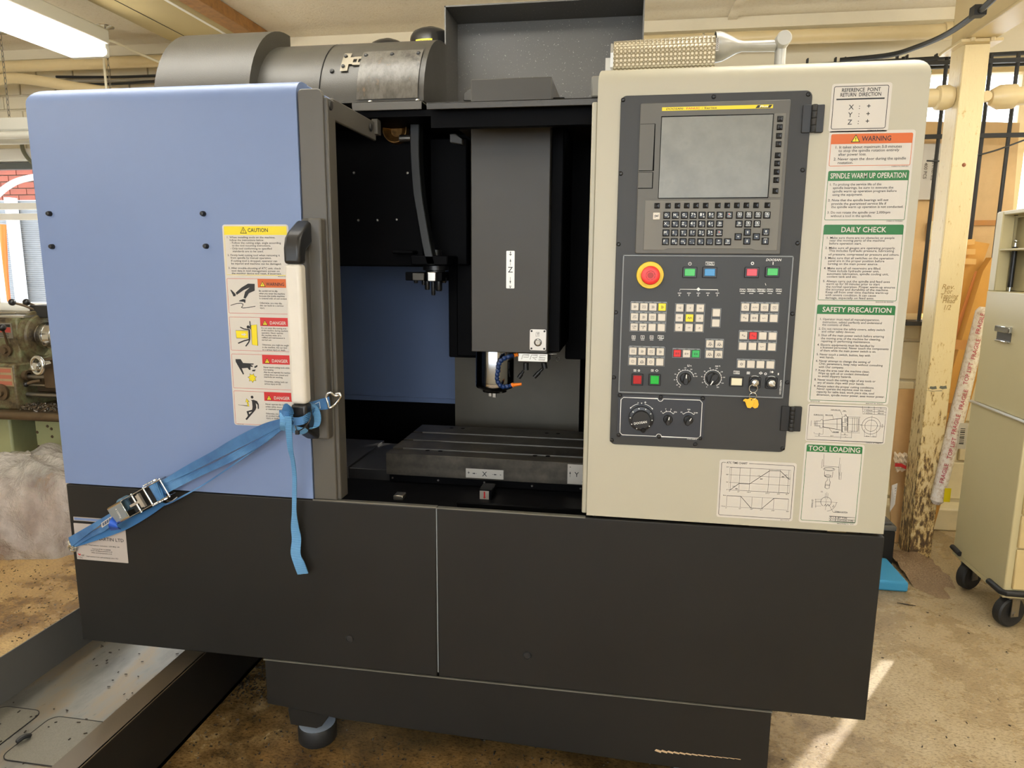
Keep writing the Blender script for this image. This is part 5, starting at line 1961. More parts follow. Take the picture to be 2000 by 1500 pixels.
# --- handwheel panel
k6 = Crop(1180, 740, .2, PY)
a, b, c, d = qrect(k6, ((135, 150), (985, 180), (965, 600), (130, 555)))
mb = MB()
mb.xz(rr(a, b, c, d, .001), WY, PY)
hp_ = mb.build('handwheel_plate', paint('blue_black_plate', srgb(42, 45, 52), .45), op)
q = MB()
i = .0058
n = .0052
x0, x1, z0, z1 = a + i, b - i, c + i * .7, d - i
xm = k6(550, 170)[0]
def notch(cx, cz, sgn):
    return [(cx + sgn * .0055 * cos(radians(t)), cz) for t in ()]
top = [(x0, z1 - n), (x0 + n, z1)]
top += [(xm + .0055 * cos(radians(t)), z1 - .0055 * sin(radians(t))) for t in range(180, -1, -20)]
top += [(x1 - n, z1), (x1, z1 - n)]
bot = [(x1, z0 + n), (x1 - n, z0)] + [(xm + .0055 * cos(radians(t)), z0 + .0055 * sin(radians(t))) for t in range(0, 181, 20)] + [(x0 + n, z0), (x0, z0 + n)]
q.stroke(top + bot, .0011, WY - .0003, 0, True)
x, z = k6(360, 378)
PH = q
for s in (-1, 1):
    t = [(x + .031 * sin(radians(k)) * s, z + .031 * cos(radians(k))) for k in range(12, 50, 5)]
    q.stroke(t, .0009, WY - .0003)
    q.flat([(t[-1][0] - s * .0022, t[-1][1] + .0004), (t[-1][0] + s * .0012, t[-1][1] + .0014), (t[-1][0] + s * .0010, t[-1][1] - .0024)], WY - .00035)
text(q, '-', x - .0075, z + .031, .006, WY - .0003, align='C', bold=True)
text(q, '+', x + .0075, z + .031, .006, WY - .0003, align='C', bold=True)
q.flat([(x - .0015, z + .033), (x + .0015, z + .033), (x, z + .030)], WY - .0003)
for k, (u, v, labs) in enumerate(((622, 385, ('X', 'Y', 'Z', '4TH')), (820, 392, ('X1', 'X10', 'X100')))):
    xx, zz = k6(u, v)
    zz += .002
    R = .0135
    pts = [(xx + R * sin(radians(t)), zz + R * cos(radians(t))) for t in range(-50, 51, 5)]
    q.stroke(pts, .0009, WY - .0003)
    for j, t in enumerate(labs):
        an = radians(-50 + 100 * j / (len(labs) - 1))
        q.stroke([(xx + R * sin(an), zz + R * cos(an)), (xx + (R + .003) * sin(an), zz + (R + .003) * cos(an))], .0009, WY - .0003)
        text(q, t, xx + (R + .0055) * sin(an), zz + (R + .0045) * cos(an), .0025, WY - .0003, align='C', bold=True)
x_, z_ = k6(805, 582)
text(q, '101S53-00081A', x_, z_ - .001, .002, WY - .0003, width=.021)
q.build('plate_printing', m_inkw, op)
q = MB()
q.lathe([(0, -.024), (.0185, -.024), (.0192, -.022), (.0195, -.012), (.0255, -.011), (.0262, -.009), (.0262, 0)], (x, WY, z), (0, 1, 0), 40)
hw = q.build('handwheel', m_blkpl, op)
q = MB()
cx, cz = k6(378, 473)
q.lathe([(0, -.030), (.0042, -.030), (.005, -.028), (.005, -.010)], (cx, WY, cz), (0, 1, 0), 18)
q.build('crank_knob', m_key, op)
q = MB()
text(q, 'DOOSAN', *k6(290, 420), .0048, WY - .0243, width=.0275, bold=True, rot=radians(11))
for t in range(0, 360, 36):
    q.disc(x + .0228 * sin(radians(t - 14)), z + .0228 * cos(radians(t - 14)), .0013, WY - .0117, 0, 8)
q.build('handwheel_lettering', m_inkw, op)
for u, v, an in ((622, 390, 8), (820, 397, 28)):
    knob(k6, u, v, .0092, radians(an), WY, op)
for u, v in ((155, 158), (553, 175), (962, 190), (143, 545), (536, 562), (938, 578)):
    xx, zz = k6(u, v)
    copy(scr, op, (xx, WY, zz))
# --- hinges
for quad, n in ((((1222, 470), (1345, 470), (1335, 625), (1215, 628)), 4), (None, 6)):
    if quad:
        a, b, c, d = qrect(Crop(1140, 40, .35, -.006), quad)
    else:
        a, b, c, d = qrect(Crop(1180, 740, .2, -.006), ((1730, 268), (1928, 268), (1920, 510), (1720, 510)))
    xm = (a + b) / 2 + .001
    q = MB()
    q.xz(rr(a, xm - .004, c, d, .002), -.008, 0.0)
    q.xz(rr(xm + .004, b, c, d, .002), -.008, 0.0)
    hg = q.build('hinge', m_blkpl, mc, bevel=(.0008, 1))
    for i in range(n):
        za, zb = c + (d - c) * i / n, c + (d - c) * (i + 1) / n
        q = MB()
        q.lathe([(0, za + .0004), (.0052, za + .0004), (.0055, za + .001), (.0055, zb - .001), (.0052, zb - .0004), (0, zb - .0004)], (xm, -.009, 0), (0, 0, 1), 14)
        q.build('hinge_knuckle', m_rub, hg)
# ================================================================== stickers on the machine
TH = .0005
def sticker(name, quadpx, parent=mc, mat=m_white, r=.005, y=0.0):
    P = [F(px, py, y) for px, py in quadpx]
    x0, x1 = (P[0].x + P[3].x) / 2, (P[1].x + P[2].x) / 2
    z0, z1 = (P[2].z + P[3].z) / 2, (P[0].z + P[1].z) / 2
    q = MB()
    q.xz(rr(x0, x1, z0, z1, r, 4), y - TH, y)
    return q.build(name, mat, parent), x0, x1, z0, z1
LB = -TH - .0003          # print layer
LC = -TH - .0005
INKS = [m_ink, m_grn, m_org, m_red, m_inky, m_white]
def px2(c, u, v):
    return c(u, v)
def lines(q, c, items, cap, mi=0, bold=False, y=LB):
    """(u, v, text, u_right) - baseline start and right end measured in the enlarged photograph"""
    for u, v, t, ur in items:
        x, z = c(u, v)
        x2, z2 = c(ur, v)
        text(q, t, x, z, cap, y, mi, width=x2 - x, bold=bold)
def tri(q, x, z, h, y=LC):
    w = h * .58
    q.flat([(x - w, z), (x + w, z), (x, z + h)], y, 0)
    q.flat([(x - w * .74, z + h * .09), (x + w * .74, z + h * .09), (x, z + h * .84)], y - .0001, 4)
    q.flat([(x - h * .035, z + h * .28), (x + h * .035, z + h * .28), (x + h * .06, z + h * .6), (x - h * .06, z + h * .6)], y - .0002, 0)
    q.disc(x, z + h * .19, h * .05, y - .0002, 0, 10)
def band(q, x0, x1, z0, z1, mi, y=LB, r=.003):
    pts = [(x0, z0), (x1, z0)] + arc(x1 - r, z1 - r, r, 0, 90, 4) + arc(x0 + r, z1 - r, r, 90, 180, 4)
    q.flat(pts, y, mi)

# --- reference point / warning / spindle / daily check / safety precaution
C13 = Crop(1560, 150, .13, 0)
C18 = Crop(1560, 330, .18, 0)
C18b = Crop(1540, 580, .18, 0)
lab, x0, x1, z0, z1 = sticker('reference_point_label', ((1625, 164.3), (1742.7, 160.4), (1734.9, 256), (1617.9, 259.6)))
q = MB()
fx0, fz1 = C13(545, 150)
fx1, fz0 = C13(1310, 770)
q.frame(fx0 - .001, x1 - .006, fz0, fz1, .0011, LB, 0, .003)
cx = (x0 + x1) / 2 - .001
zz = C13(945, 222)[1]
text(q, 'REFERENCE  POINT', cx, zz, .0066, LB, 0, width=.0695, align='C', bold=True)
zz = C13(940, 293)[1]
text(q, 'RETURN  DIRECTION', cx, zz, .0066, LB, 0, width=.0735, align='C', bold=True)
zz = C13(940, 333)[1]
q.rect(cx - .043, cx + .043, zz - .0012, zz + .0014, LB, 0)
for t, v in (('X', 490), ('Y', 605), ('Z', 715)):
    zz = C13(900, v)[1]
    text(q, t, cx - .0195, zz, .0088, LB, 0)
    text(q, ':', cx - .0015, zz + .0006, .0088, LB, 0)
    text(q, '+', cx + .0125, zz + .0012, .0088, LB, 0, bold=True)
text(q, 'C0708027-R, ENGLISH', fx1 - .0335, z0 + .0012, .0022, LB, 0, width=.030)
q.build('lettering', INKS, lab)

A = [F(1619, 258.5), F(1788, 254.7), F(1735, 790.6), F(1577, 785)]
main, x0, x1, z0, z1 = sticker('operation_label_column', ((1619, 256.5), (1788, 253), (1735, 790.6), (1577, 785)))
q = MB()
i = .0042
bx0, bx1 = x0 + i, x1 - i
def section(c_top, c_split, c_bot, mi, title, capt, wid, tx=None, border=None, code=None):
    zt, zs, zb = c_top, c_split, c_bot
    band(q, bx0, bx1, zs, zt, mi)
    q.frame(bx0 + .0004, bx1 - .0004, zb, zs + .002, .0009, LB + .00005, border if border is not None else mi, .002)
    zt_ = (zt + zs) / 2 - capt / 2
    return zt_
m = lambda c, ua, va, ub, vb: (c(ua, va)[1] + c(ub, vb)[1]) / 2
zt = section(m(C13, 480, 868, 1715, 835), m(C13, 470, 1018, 1700, 990), m(C13, 445, 1345, 1670, 1322), 2, '', .0085, .058)
xw = C13(945, 950)[0]
text(q, 'WARNING', xw, zt, .0088, LC, 0, width=C13(1390, 940)[0] - xw, bold=True)
tri(q, C13(850, 980)[0], m(C13, 850, 985, 850, 985), .0145)
lines(q, C13, ((540, 1080, '1. It takes about maximum 5.0 minutes', 1545), (595, 1132, 'to stop the spindle rotation entirely', 1505), (590, 1188, 'after power loss.', 1015), (520, 1258, '2. Never open the door during the spindle', 1608), (580, 1312, 'roatation.', 815)), .0050)
text(q, 'C4280217-R, ENGLISH', bx1 - .033, m(C13, 1410, 1355, 1640, 1352), .002, LB, 0, width=.030)
zt = section(m(C18, 315, 25, 1200, 8), m(C18, 308, 132, 1188, 122), m(C18, 275, 555, 1152, 552), 1, '', .0095, .1)
xa, xb = C18(342, 80)[0], C18(1168, 70)[0]
text(q, 'SPINDLE WARM UP OPERATION', xa, zt, .0098, LC, 5, width=xb - xa, bold=True)
lines(q, C18, ((330, 182, '1. To prolong the service life of the', 895), (368, 218, 'spindle bearings, be sure to execute the', 1025), (364, 255, 'spindle warm up operation program before', 1060), (362, 292, 'using the equipment.', 692), (316, 352, '2. Note that the spindle bearings will not', 970), (352, 390, 'provide the guaranteed service life if', 945), (350, 425, 'the spindle warm up operation is not conducted.', 1133), (306, 485, '3. Do not rotate the spindle over 2,000rpm', 993), (344, 522, 'without a tool in the spindle.', 792)), .0044)
text(q, 'C4280314, ENGLISH', bx1 - .033, m(C18, 960, 572, 1130, 570), .002, LB, 0, width=.030)
zt = section(m(C18, 270, 605, 1145, 604), m(C18, 265, 713, 1133, 712), m(C18, 210, 1422, 1068, 1432), 1, '', .0095, .1)
xa, xb = C18(455, 680)[0], C18(945, 680)[0]
text(q, 'DAILY CHECK', xa, zt, .0098, LC, 5, width=xb - xa, bold=True)
lines(q, C18, ((298, 758, '1. Make sure there are no obstacles or people', 1038), (332, 787, 'near the moving parts of the machine', 932), (328, 820, 'before operation start.', 682), (285, 868, '2. Make sure all gauges are operating properly.', 1050), (325, 898, 'This includes hydraulic pressure, lubricating', 1032), (318, 938, 'oil pressure, compressed air pressure and others.', 1090), (277, 977, '3. Make sure that all switches on the operation', 1028), (316, 1008, 'panel are in the proper position before', 928), (312, 1040, 'turning on the main power source.', 860), (270, 1087, '4. Make sure all oil reservoirs are filled.', 892), (308, 1117, 'These include hydraulic power unit,', 873), (304, 1148, 'automatic lubrication, spindle cooling unit,', 975), (302, 1178, 'coolant tank and etc.', 634), (260, 1228, '5. Always carry out the spindle and feed axes', 988), (296, 1257, 'warm up for 30 minutes prior to start', 878), (294, 1288, 'the normal operation. Proper warm-up ensures', 1045), (291, 1317, 'the accuracy and durability of the machine.', 975), (288, 1347, 'Keep off from over time machine warm-up', 972), (286, 1378, 'with severe condition. It can cause', 838), (284, 1408, 'damage, especially on feed axes.', 818)), .0042)
text(q, '860Q10-01-0R, ENGLISH', bx1 - .038, m(C18, 870, 1450, 1050, 1452), .002, LB, 0, width=.033)
zt = section(m(C18b, 312, 82, 1172, 95), m(C18b, 308, 185, 1160, 197), m(C18b, 230, 1115, 1075, 1148), 1, '', .0095, .1)
xa, xb = C18b(365, 150)[0], C18b(1118, 160)[0]
text(q, 'SAFETY PRECAUTION', xa, zt, .0098, LC, 5, width=xb - xa, bold=True)
sp = [(335, 250, '1. Operator must read all manuals(operation,', 988), (367, 283, 'instruction, safety) perfectly and understand', 1012), (364, 312, 'the contents of them.', 668), (325, 355, '2. Do not remove the safety covers, safety switch', 1045), (357, 385, 'and other safety devices.', 722), (318, 426, '3. Shut off the main power switch before entering', 1035), (350, 460, 'the moving area of the machine for cleaning,', 1000), (350, 490, 'repairing or performing maintenance.', 888), (310, 530, '4. Electric equipments must be handled by', 930), (343, 560, 'a licensed personnel. Never touch the components', 1085), (340, 592, 'of them while the main power switch is on.', 950), (302, 634, '5. Never touch a switch, button, key with', 886), (335, 663, 'wet hands.', 496), (295, 705, '6. Never attempt to change the setting of', 885), (328, 738, 'CNC parameters, keep relay without consulting', 1020), (326, 770, 'with Our company.', 600), (287, 808, '7. Keep the area near the machine clean.', 880), (320, 840, 'Wipe up spilt oil or coolant immediatel', 868), (317, 870, 'to avoid slippery hazards.', 684), (278, 910, '8. Never touch the cutting edge of any tools or', 942), (311, 942, 'any of waste chips with your hands.', 822), (273, 980, '9. Always select the proper cutting conditions.', 930), (305, 1010, 'Never operate the machine over its rated', 893), (302, 1042, 'capacity for table load, work piece size, tool', 928), (300, 1075, 'dimension, spindle motor power, axes motor power.', 1043)]
for u, v, t, ur in sp:
    x, z = C18b(u, v)
    x2, z2 = C18b(ur, v + (ur - u) * .018)
    text(q, t, x, (z + z2) / 2, .0043, LB, 0, width=x2 - x)
text(q, '860Q10-01-0R', bx0 + .002, m(C18b, 248, 1136, 345, 1138), .002, LB, 0, width=.018)
text(q, '860Q10-01-0R, ENGLISH', bx1 - .038, m(C18b, 870, 1160, 1050, 1166), .002, LB, 0, width=.033)
q.build('lettering', INKS, main)

# --- tool holder drawing
C19 = Crop(1380, 770, .19, 0)
lab, x0, x1, z0, z1 = sticker('tool_holder_drawing', ((1578.5, 788.5), (1735, 793), (1727.7, 867.9), (1571, 861)))
q = MB()
q.frame(x0 + .0035, x1 - .0035, z0 + .0035, z1 - .0035, .0008, LB, 0)
U = lambda u, v: C19(u, v)
def poly(pts, w=.0006, closed=False):
    q.stroke([U(*p) for p in pts], w, LB, 0, closed)
poly([(1600, 122), (1605, 202), (1842, 212)], .0005)
poly([(1603, 150), (1845, 158)], .0005)
poly([(1602, 176), (1843, 184)], .0005)
poly([(1722, 126), (1722, 207)], .0005)
for u, v, t, w in ((1660, 143, 'D', .002), (1785, 148, 'L', .002), (1618, 170, '< 63mm', .016), (1757, 176, '25mm', .012), (1618, 198, '> 63mm', .016), (1757, 203, '45mm', .012)):
    text(q, t, *U(u, v), .003, LB, 0, width=w)
poly([(1120, 275), (1120, 325), (1165, 325), (1165, 345), (1185, 345), (1195, 330), (1195, 270), (1185, 255), (1165, 275), (1120, 275)])
poly([(1110, 270), (1110, 328)])
poly([(1135, 275), (1135, 325)])
poly([(1195, 270), (1385, 248), (1385, 368), (1195, 335)], .0007, True)
poly([(1340, 250), (1340, 362)])
poly([(1392, 228), (1392, 388), (1450, 390), (1450, 230), (1435, 228), (1432, 210), (1420, 210), (1420, 228)], .0008, True)
for k in range(5):
    poly([(1418 + k * 6, 245), (1418 + k * 6, 285)], .0004)
    poly([(1418 + k * 6, 335), (1418 + k * 6, 375)], .0004)
poly([(1392, 288), (1430, 290), (1448, 305), (1445, 325), (1430, 330), (1392, 328)], .0006)
poly([(1450, 232), (1580, 236)], .0005)
poly([(1450, 392), (1575, 398)], .0005)
poly([(1462, 245), (1560, 248), (1555, 380), (1462, 378)], .0005)
for u in (1500, 1522, 1545, 1570):
    poly([(u, 240), (u - 4, 385)], .0005)
poly([(1100, 300), (1600, 312)], .0004)
poly([(1075, 270), (1072, 325)], .0005)
poly([(1200, 275), (1195, 410)], .0004)
poly([(1385, 368), (1375, 460)], .0004)
poly([(1105, 405), (1195, 410)], .0004)
poly([(1110, 430), (1190, 433), (1375, 440), (1490, 447)], .0005)
poly([(1385, 415), (1452, 420)], .0005)
poly([(1490, 380), (1487, 450)], .0004)
for u, v, t in ((1145, 425, '28'), (1270, 432, '65.4'), (1410, 413, '30'), (1425, 440, 'L'), (1100, 400, '5'), (1150, 408, '35')):
    text(q, t, *U(u, v), .0022, LB, 0)
for u, v, t, ur in ((1100, 213, '4X M9 0N FACE', 1200), (1220, 216, 'MAX.50 M', 1295), (1275, 163, 'TAPER BASE LINE', 1372), (1295, 390, '7/24 TAPER', 1358)):
    x, z = U(u, v)
    text(q, t, x, z, .0022, LB, 0, width=U(ur, v)[0] - x)
    q.rect(x, U(ur, v)[0], z - .0008, z - .0004, LB)
poly([(1200, 218), (1195, 270)], .0005)
poly([(1295, 220), (1305, 258)], .0005)
poly([(1372, 165), (1392, 215)], .0005)
poly([(1358, 393), (1290, 390), (1260, 350)], .0005)
poly([(1395, 175), (1440, 178)], .0005)
text(q, '16.6', *U(1400, 172), .0022, LB, 0)
x, z = U(1690, 322)
for R in (.0176, .0118):
    q.stroke([(x + i, z + j) for i, j in arc(0, 0, R, 0, 360, 40)], .0006, LB)
q.stroke([(x - .021, z), (x + .026, z)], .0004, LB)
q.stroke([(x, z - .022), (x, z + .021)], .0004, LB)
poly([(1622, 360), (1620, 438)], .0004)
poly([(1748, 365), (1745, 440)], .0004)
poly([(1622, 432), (1745, 438)], .0005)
text(q, '22.6', *U(1635, 435), .0024, LB, 0)
text(q, '22.6', *U(1703, 438), .0024, LB, 0)
text(q, '25 H', *U(1810, 345), .0026, LB, 0, rot=pi / 2)
text(q, 'C4076014, BT SYMMETR', x1 - .036, z0 + .0008, .0018, LB, 0, width=.030)
q.build('drawing', INKS, lab)

# --- tool loading
lab, x0, x1, z0, z1 = sticker('tool_loading_label', ((1571, 864), (1687.8, 868.4), (1675.5, 1026.5), (1560.5, 1019.5)))
q = MB()
zs = m(C19, 1020, 588, 1590, 612)
band(q, x0 + .004, x1 - .004, zs, z1 - .004, 1)
q.frame(x0 + .0044, x1 - .0044, z0 + .005, zs + .002, .0009, LB + .00005, 1, .003)
text(q, 'TOOL LOADING', (x0 + x1) / 2, (zs + z1 - .004) / 2 - .0052, .0104, LC, 5, width=(x1 - x0) * .87, align='C', bold=True)
poly([(1207, 612), (1200, 738), (1180, 757), (1190, 665)], .0005)
poly([(1200, 738), (1360, 748), (1370, 652)], .0005)
poly([(1360, 748), (1362, 875), (1380, 878), (1388, 800)], .0005)
poly([(1362, 800), (1370, 840), (1378, 715)], .0004)
x, z = U(1258, 770)
for rx, rz, dz in ((.0112, .0036, 0), (.0092, .0028, .0006)):
    q.stroke([(x + rx * cos(t * pi / 12), z + dz + rz * sin(t * pi / 12)) for t in range(25)], .0006, LB)
poly([(1212, 790), (1210, 840), (1240, 855), (1290, 852), (1298, 795)], .0006)
q.stroke([(x - .001 + .006 * cos(t * pi / 8), U(1250, 838)[1] + .002 * sin(t * pi / 8)) for t in range(17)], .0009, LB)
poly([(1242, 862), (1240, 885), (1222, 900), (1215, 960), (1235, 970), (1258, 968), (1270, 900), (1262, 885), (1262, 862)], .0007)
poly([(1222, 925), (1266, 930)], .0006)
poly([(1220, 935), (1264, 938)], .0006)
x, z = U(1227, 1105)
q.stroke([(x + i, z + j) for i, j in arc(0, 0, .0105, -60, 240, 30)], .0007, LB)
poly([(1205, 1148), (1222, 1130), (1232, 1150), (1245, 1130), (1255, 1145)], .0007)
q.stroke([(x - .021, z), (x + .023, z)], .0004, LB)
q.stroke([(x, z - .018), (x, z + .021)], .0004, LB)
q.stroke([(x - .0026, z + .006), (x - .0026, z + .019)], .0004, LB)
q.stroke([(x + .0026, z + .006), (x + .0026, z + .019)], .0004, LB)
poly([(1120, 1075), (1120, 1165)], .0005)
for v in (1080, 1108, 1150):
    poly([(1112, v), (1180, v - 2)], .0004)
q.stroke([(x + i, z + j) for i, j in arc(0, 0, .0205, -80, 0, 12)], .0006, LB)
poly([(1255, 1130), (1300, 1212), (1450, 1218)], .0006)
text(q, '15.', *U(1172, 1010), .003, LB, 0, rot=.3)
text(q, '50°', *U(1300, 1165), .003, LB, 0, rot=1.0)
text(q, 'DRIVING KEY', *U(1090, 1165), .0032, LB, 0, width=.0185, rot=pi / 2)
text(q, 'GERMAN NOTCH', *U(1312, 1214), .0035, LB, 0, width=.0255)
ta, tc_ = U(1262, 1252)
tb_, td = U(1522, 1318)
q.frame(ta, tb_, td, tc_, .0007, LB)
q.rect(ta, tb_, (tc_ + td) / 2 - .0003, (tc_ + td) / 2 + .0003, LB)
xx = ta + (tb_ - ta) * .32
q.rect(xx, xx + .0005, td, tc_, LB)
for i, (a_, b_) in enumerate((('A = B', 'BT TYPE'), ('A > B', 'CAT/DIN TYPE'))):
    zz = tc_ - (tc_ - td) * (.40 + .5 * i)
    text(q, a_, ta + .001, zz, .0036, LB, 0, width=.013)
    text(q, b_, xx + .001, zz, .0036, LB, 0, width=.018 if i == 0 else .030)
text(q, '880Q104-045(TL) - 02 01', x1 - .040, z0 + .0012, .0022, LB, 0, width=.033)
q.build('lettering', INKS, lab)

# --- tool change time chart
C20 = Crop(1180, 740, .2, 0)
lab, x0, x1, z0, z1 = sticker('time_chart_label', ((1405.5, 897), (1555.8, 904.5), (1548, 1019), (1399, 1008.5)))
q = MB()
a, b, c, d = x0 + .0045, x1 - .0045, z0 + .005, z1 - .006
q.stroke(arc(a + .003, d - .003, .003, 90, 180, 5) + arc(a + .003, c + .003, .003, 180, 270, 5) + arc(b - .003, c + .003, .003, 270, 360, 5) + arc(b - .003, d - .003, .003, 0, 90, 5) + [(a + .056, d)], .0009, LB)
q.stroke([(a + .003, d), (a + .0085, d)], .0009, LB)
text(q, 'ATC TIME CHART', a + .010, d - .0022, .0044, LB, 0, width=.0425, bold=True)
gx0, gx1 = x0 + .022, x1 - .011
gz1, gz0 = z1 - .016, z1 - .066
def gp(u, v):
    return gx0 + (gx1 - gx0) * u, gz0 + (gz1 - gz0) * v
q.frame(gx0, gx1, gz0, gz1, .0005, LB)
for v in (.33, .67):
    q.stroke([gp(0, v), gp(1, v)], .0005, LB)
for u in (.025, .17, .34, .65, .83, .97):
    q.stroke([gp(u, 0), gp(u, 1)], .0005, LB)
q.stroke([gp(0, .0), gp(.025, 0), gp(.165, .30), gp(.34, .31), gp(.66, .94), gp(.83, .95), gp(.975, .62), gp(1, .62)], .0010, LC)
for v, t in ((1, '250°'), (.67, '180°'), (.33, '70°'), (0, '0°')):
    x, z = gp(-.01, v)
    text(q, t, x, z - .001, .0024, LB, 0, align='R')
for u, t in ((.02, '9°'), (.17, '57°'), (.34, '122.5°'), (.65, '237.5°'), (.83, '299°'), (.97, '351°')):
    x, z = gp(u, 0)
    text(q, t, x, z - .0042, .0024, LB, 0, align='C')
for u, v, t in ((.06, .14, 'UC'), (.11, .04, 'MB'), (.47, .66, 'UC'), (.51, .53, 'MB'), (.91, .76, 'AH'), (.86, .68, 'MB')):
    text(q, t, *gp(u, v), .0026, LB, 0)
gz1, gz0 = z1 - .079, z1 - .1035
q.stroke([gp(-.02, 1), gp(1, 1)], .0004, LB)
q.stroke([gp(-.02, 0), gp(1, 0)], .0004, LB)
for u in (-.02, .21, .40, .57, .76, 1):
    q.stroke([gp(u, 0), gp(u, 1)], .0005, LB)
q.stroke([gp(-.02, 1), gp(.21, 1), gp(.39, 0), gp(.57, 0), gp(.76, 1), gp(1, 1)], .0010, LC)
for u, t in ((-.02, '0°'), (.21, '52°'), (.4, '149°'), (.57, '211°'), (.76, '278°'), (1, '360°')):
    x, z = gp(u, 0)
    text(q, t, x, z - .0042, .0024, LB, 0, align='C')
for v, t in ((1, '0mm'), (0, '115mm')):
    x, z = gp(-.03, v)
    text(q, t, x, z - .0008, .0024, LB, 0, align='R')
text(q, '880Q14-007-04', b - .020, z0 + .0014, .0016, LB, 0, width=.018)
q.build('chart', INKS, lab)

# --- safety labels on the blue cover
D1 = Crop(400, 400, .16, 0)
D2 = Crop(400, 620, .16, 0)
P = [D1(212, 240), D1(1000, 242), D2(360, 1315)]
lab, x0, x1, z0, z1 = sticker('hazard_label_column', ((434.3, 438.5), (560, 438.6), (584, 835.5), (457.5, 829.5)), r=.006)
q = MB()
i = .004
zA, zB = D1(600, 262)[1], D1(600, 368)[1]
band(q, x0 + i, x1 - i, zB, zA, 4, r=.002)
tri(q, D1(475, 348)[0], D1(475, 350)[1], .0145)
xa = D1(525, 332)[0]
text(q, 'CAUTION', xa, D1(525, 332)[1], .0082, LC, 0, width=D1(776, 332)[0] - xa, bold=True)
q.frame(x0 + i + .0003, x1 - i - .0003, D1(600, 858)[1], zB + .001, .0008, LB + .00005, 4)
lines(q, D1, ((268, 408, '1. When installing tools on the machine,', 862), (305, 442, 'follow the instructions below.', 725), (310, 475, '- Follow the cutting edge, angle according', 932), (336, 508, 'to the tool mounting instructions.', 810), (314, 544, '- Only tool conforming to specified', 822), (342, 578, 'standards are to be used.', 720), (280, 625, '2. Firmly hold cutting tool when removing it', 918), (318, 658, 'from spindle by manual operation.', 818), (322, 694, 'If cutting tool is dropped, operator can', 888), (325, 728, 'be injured and machine can be damaged.', 940), (290, 782, '3. After trouble-shooting of ATC unit, check', 930), (330, 815, 'tool data in tool management screen on', 918), (332, 846, 'the monitor device and reset, if incorrect.', 940)), .0042)
text(q, '860Q10-01-01R, EN', x1 - .030, D1(900, 882)[1], .002, LB, 0, width=.024)
def hazard(c, v0, v1, vb, us, mi, word, wcol, body, wu, wv):
    """box with a picture field and a coloured header"""
    za, zb, zh = c(700, v0)[1], c(700, v1)[1], c(700, vb)[1]
    q.frame(x0 + i, x1 - .002, zb, za, .0007, LB + .00005, 3, .002)
    xs = c(us, vb)[0]
    q.rect(xs, x1 - .002, zh, za, LB, mi)
    xt, zt = c(us + 60, vb)
    tri(q, c(us + 58, vb - 20)[0], zh + .0018, .0125)
    xa = c(wu, wv)[0]
    text(q, word, xa, zh + .0042, .0072, LC, wcol, width=(.0445 if word == 'WARNING' else .0395), bold=True)
    for u, v, t, ur in body:
        x, z = c(u, v)
        text(q, t, x, z, .0038, LB, 0, width=c(ur, v)[0] - x)
hazard(D1, 905, 1328, 1010, 650, 2, 'WARNING', 0, ((662, 1060, 'Be careful not to slip', 890), (665, 1092, 'when you enter the machine', 980), (666, 1122, 'because the inside machine', 978), (668, 1152, 'is covered with oil and coolant.', 1010), (672, 1208, 'Otherwise, you may slip,', 948), (674, 1238, 'this can leads to a serious', 964), (676, 1268, 'injury.', 735)), 750, 975)
hazard(D2, 2, 410, 105, 680, 3, 'DANGER', 5, ((690, 138, 'Do not enter the moving area', 998), (692, 167, 'of the machine during machine', 1016), (694, 196, 'operation. Never operate', 958), (696, 226, 'the machine while oil is', 936), (698, 254, 'refilled and maintenance is', 980), (698, 282, 'carried out.', 818), (702, 342, 'Otherwise, you might be caught', 1030), (704, 372, 'in the machine, this can lead', 1006), (706, 402, 'to a serious injury or death.', 990)), 795, 75)
hazard(D2, 455, 872, 566, 706, 3, 'DANGER', 5, ((718, 616, 'Never touch cutting tools while', 1036), (720, 646, 'it is rotating.', 844), (722, 676, 'Also do not operate the machine', 1048), (724, 706, 'unless doors are closed and', 1018), (725, 734, 'interlocks are working.', 956), (728, 790, 'Otherwise, cutting tools can', 1016), (730, 818, 'serious injury or kill.', 934)), 820, 540)
hazard(D2, 908, 1310, 1015, 730, 3, 'DANGER', 5, ((742, 1066, 'Never operate the machine', 1034), (744, 1096, 'unless safety doors are closed', 1060), (746, 1126, 'or interlocks are working.', 1010), (748, 1180, 'Otherwise, you may cause', 1010), (750, 1208, 'an accident including', 960), (752, 1236, 'injury or death.', 910)), 845, 988)
text(q, '860Q10-01-06R', x0 + .008, z0 + .0015, .0018, LB, 0, width=.016)
# pictures
def pic(c, pts, mi=0, y=LC):
    q.flat([c(*p) for p in pts], y, mi)
def thick(c, pts, w, mi=0, y=LC):
    q.stroke([c(*p) for p in pts], w, y, mi)
pic(D1, ((612, 965), (612, 1048), (540, 1080), (500, 1145), (475, 1138), (495, 1060), (550, 1010), (480, 1040), (392, 1100), (380, 1072), (450, 1010), (530, 962)))
pic(D1, ((312, 1035), (330, 1040), (380, 1090), (378, 1115), (350, 1118), (345, 1100), (330, 1070)))
pic(D1, ((470, 1150), (500, 1155), (498, 1195), (485, 1195), (480, 1185), (420, 1178), (425, 1168)))
thick(D1, ((318, 1228), (390, 1205), (445, 1200), (470, 1212), (465, 1235), (450, 1252), (470, 1260), (540, 1252), (620, 1238)), .0014)
pic(D2, ((566, 96), (636, 86), (650, 345), (580, 332)), 4, LB)
q.stroke([D2(*p) for p in ((566, 96), (636, 86), (650, 345), (580, 332))], .0006, LC, 0, True)
pic(D2, ((380, 158), (528, 162), (532, 255), (390, 252)), 4, LB)
q.stroke([D2(*p) for p in ((380, 158), (528, 162), (532, 255), (390, 252))], .0006, LC, 0, True)
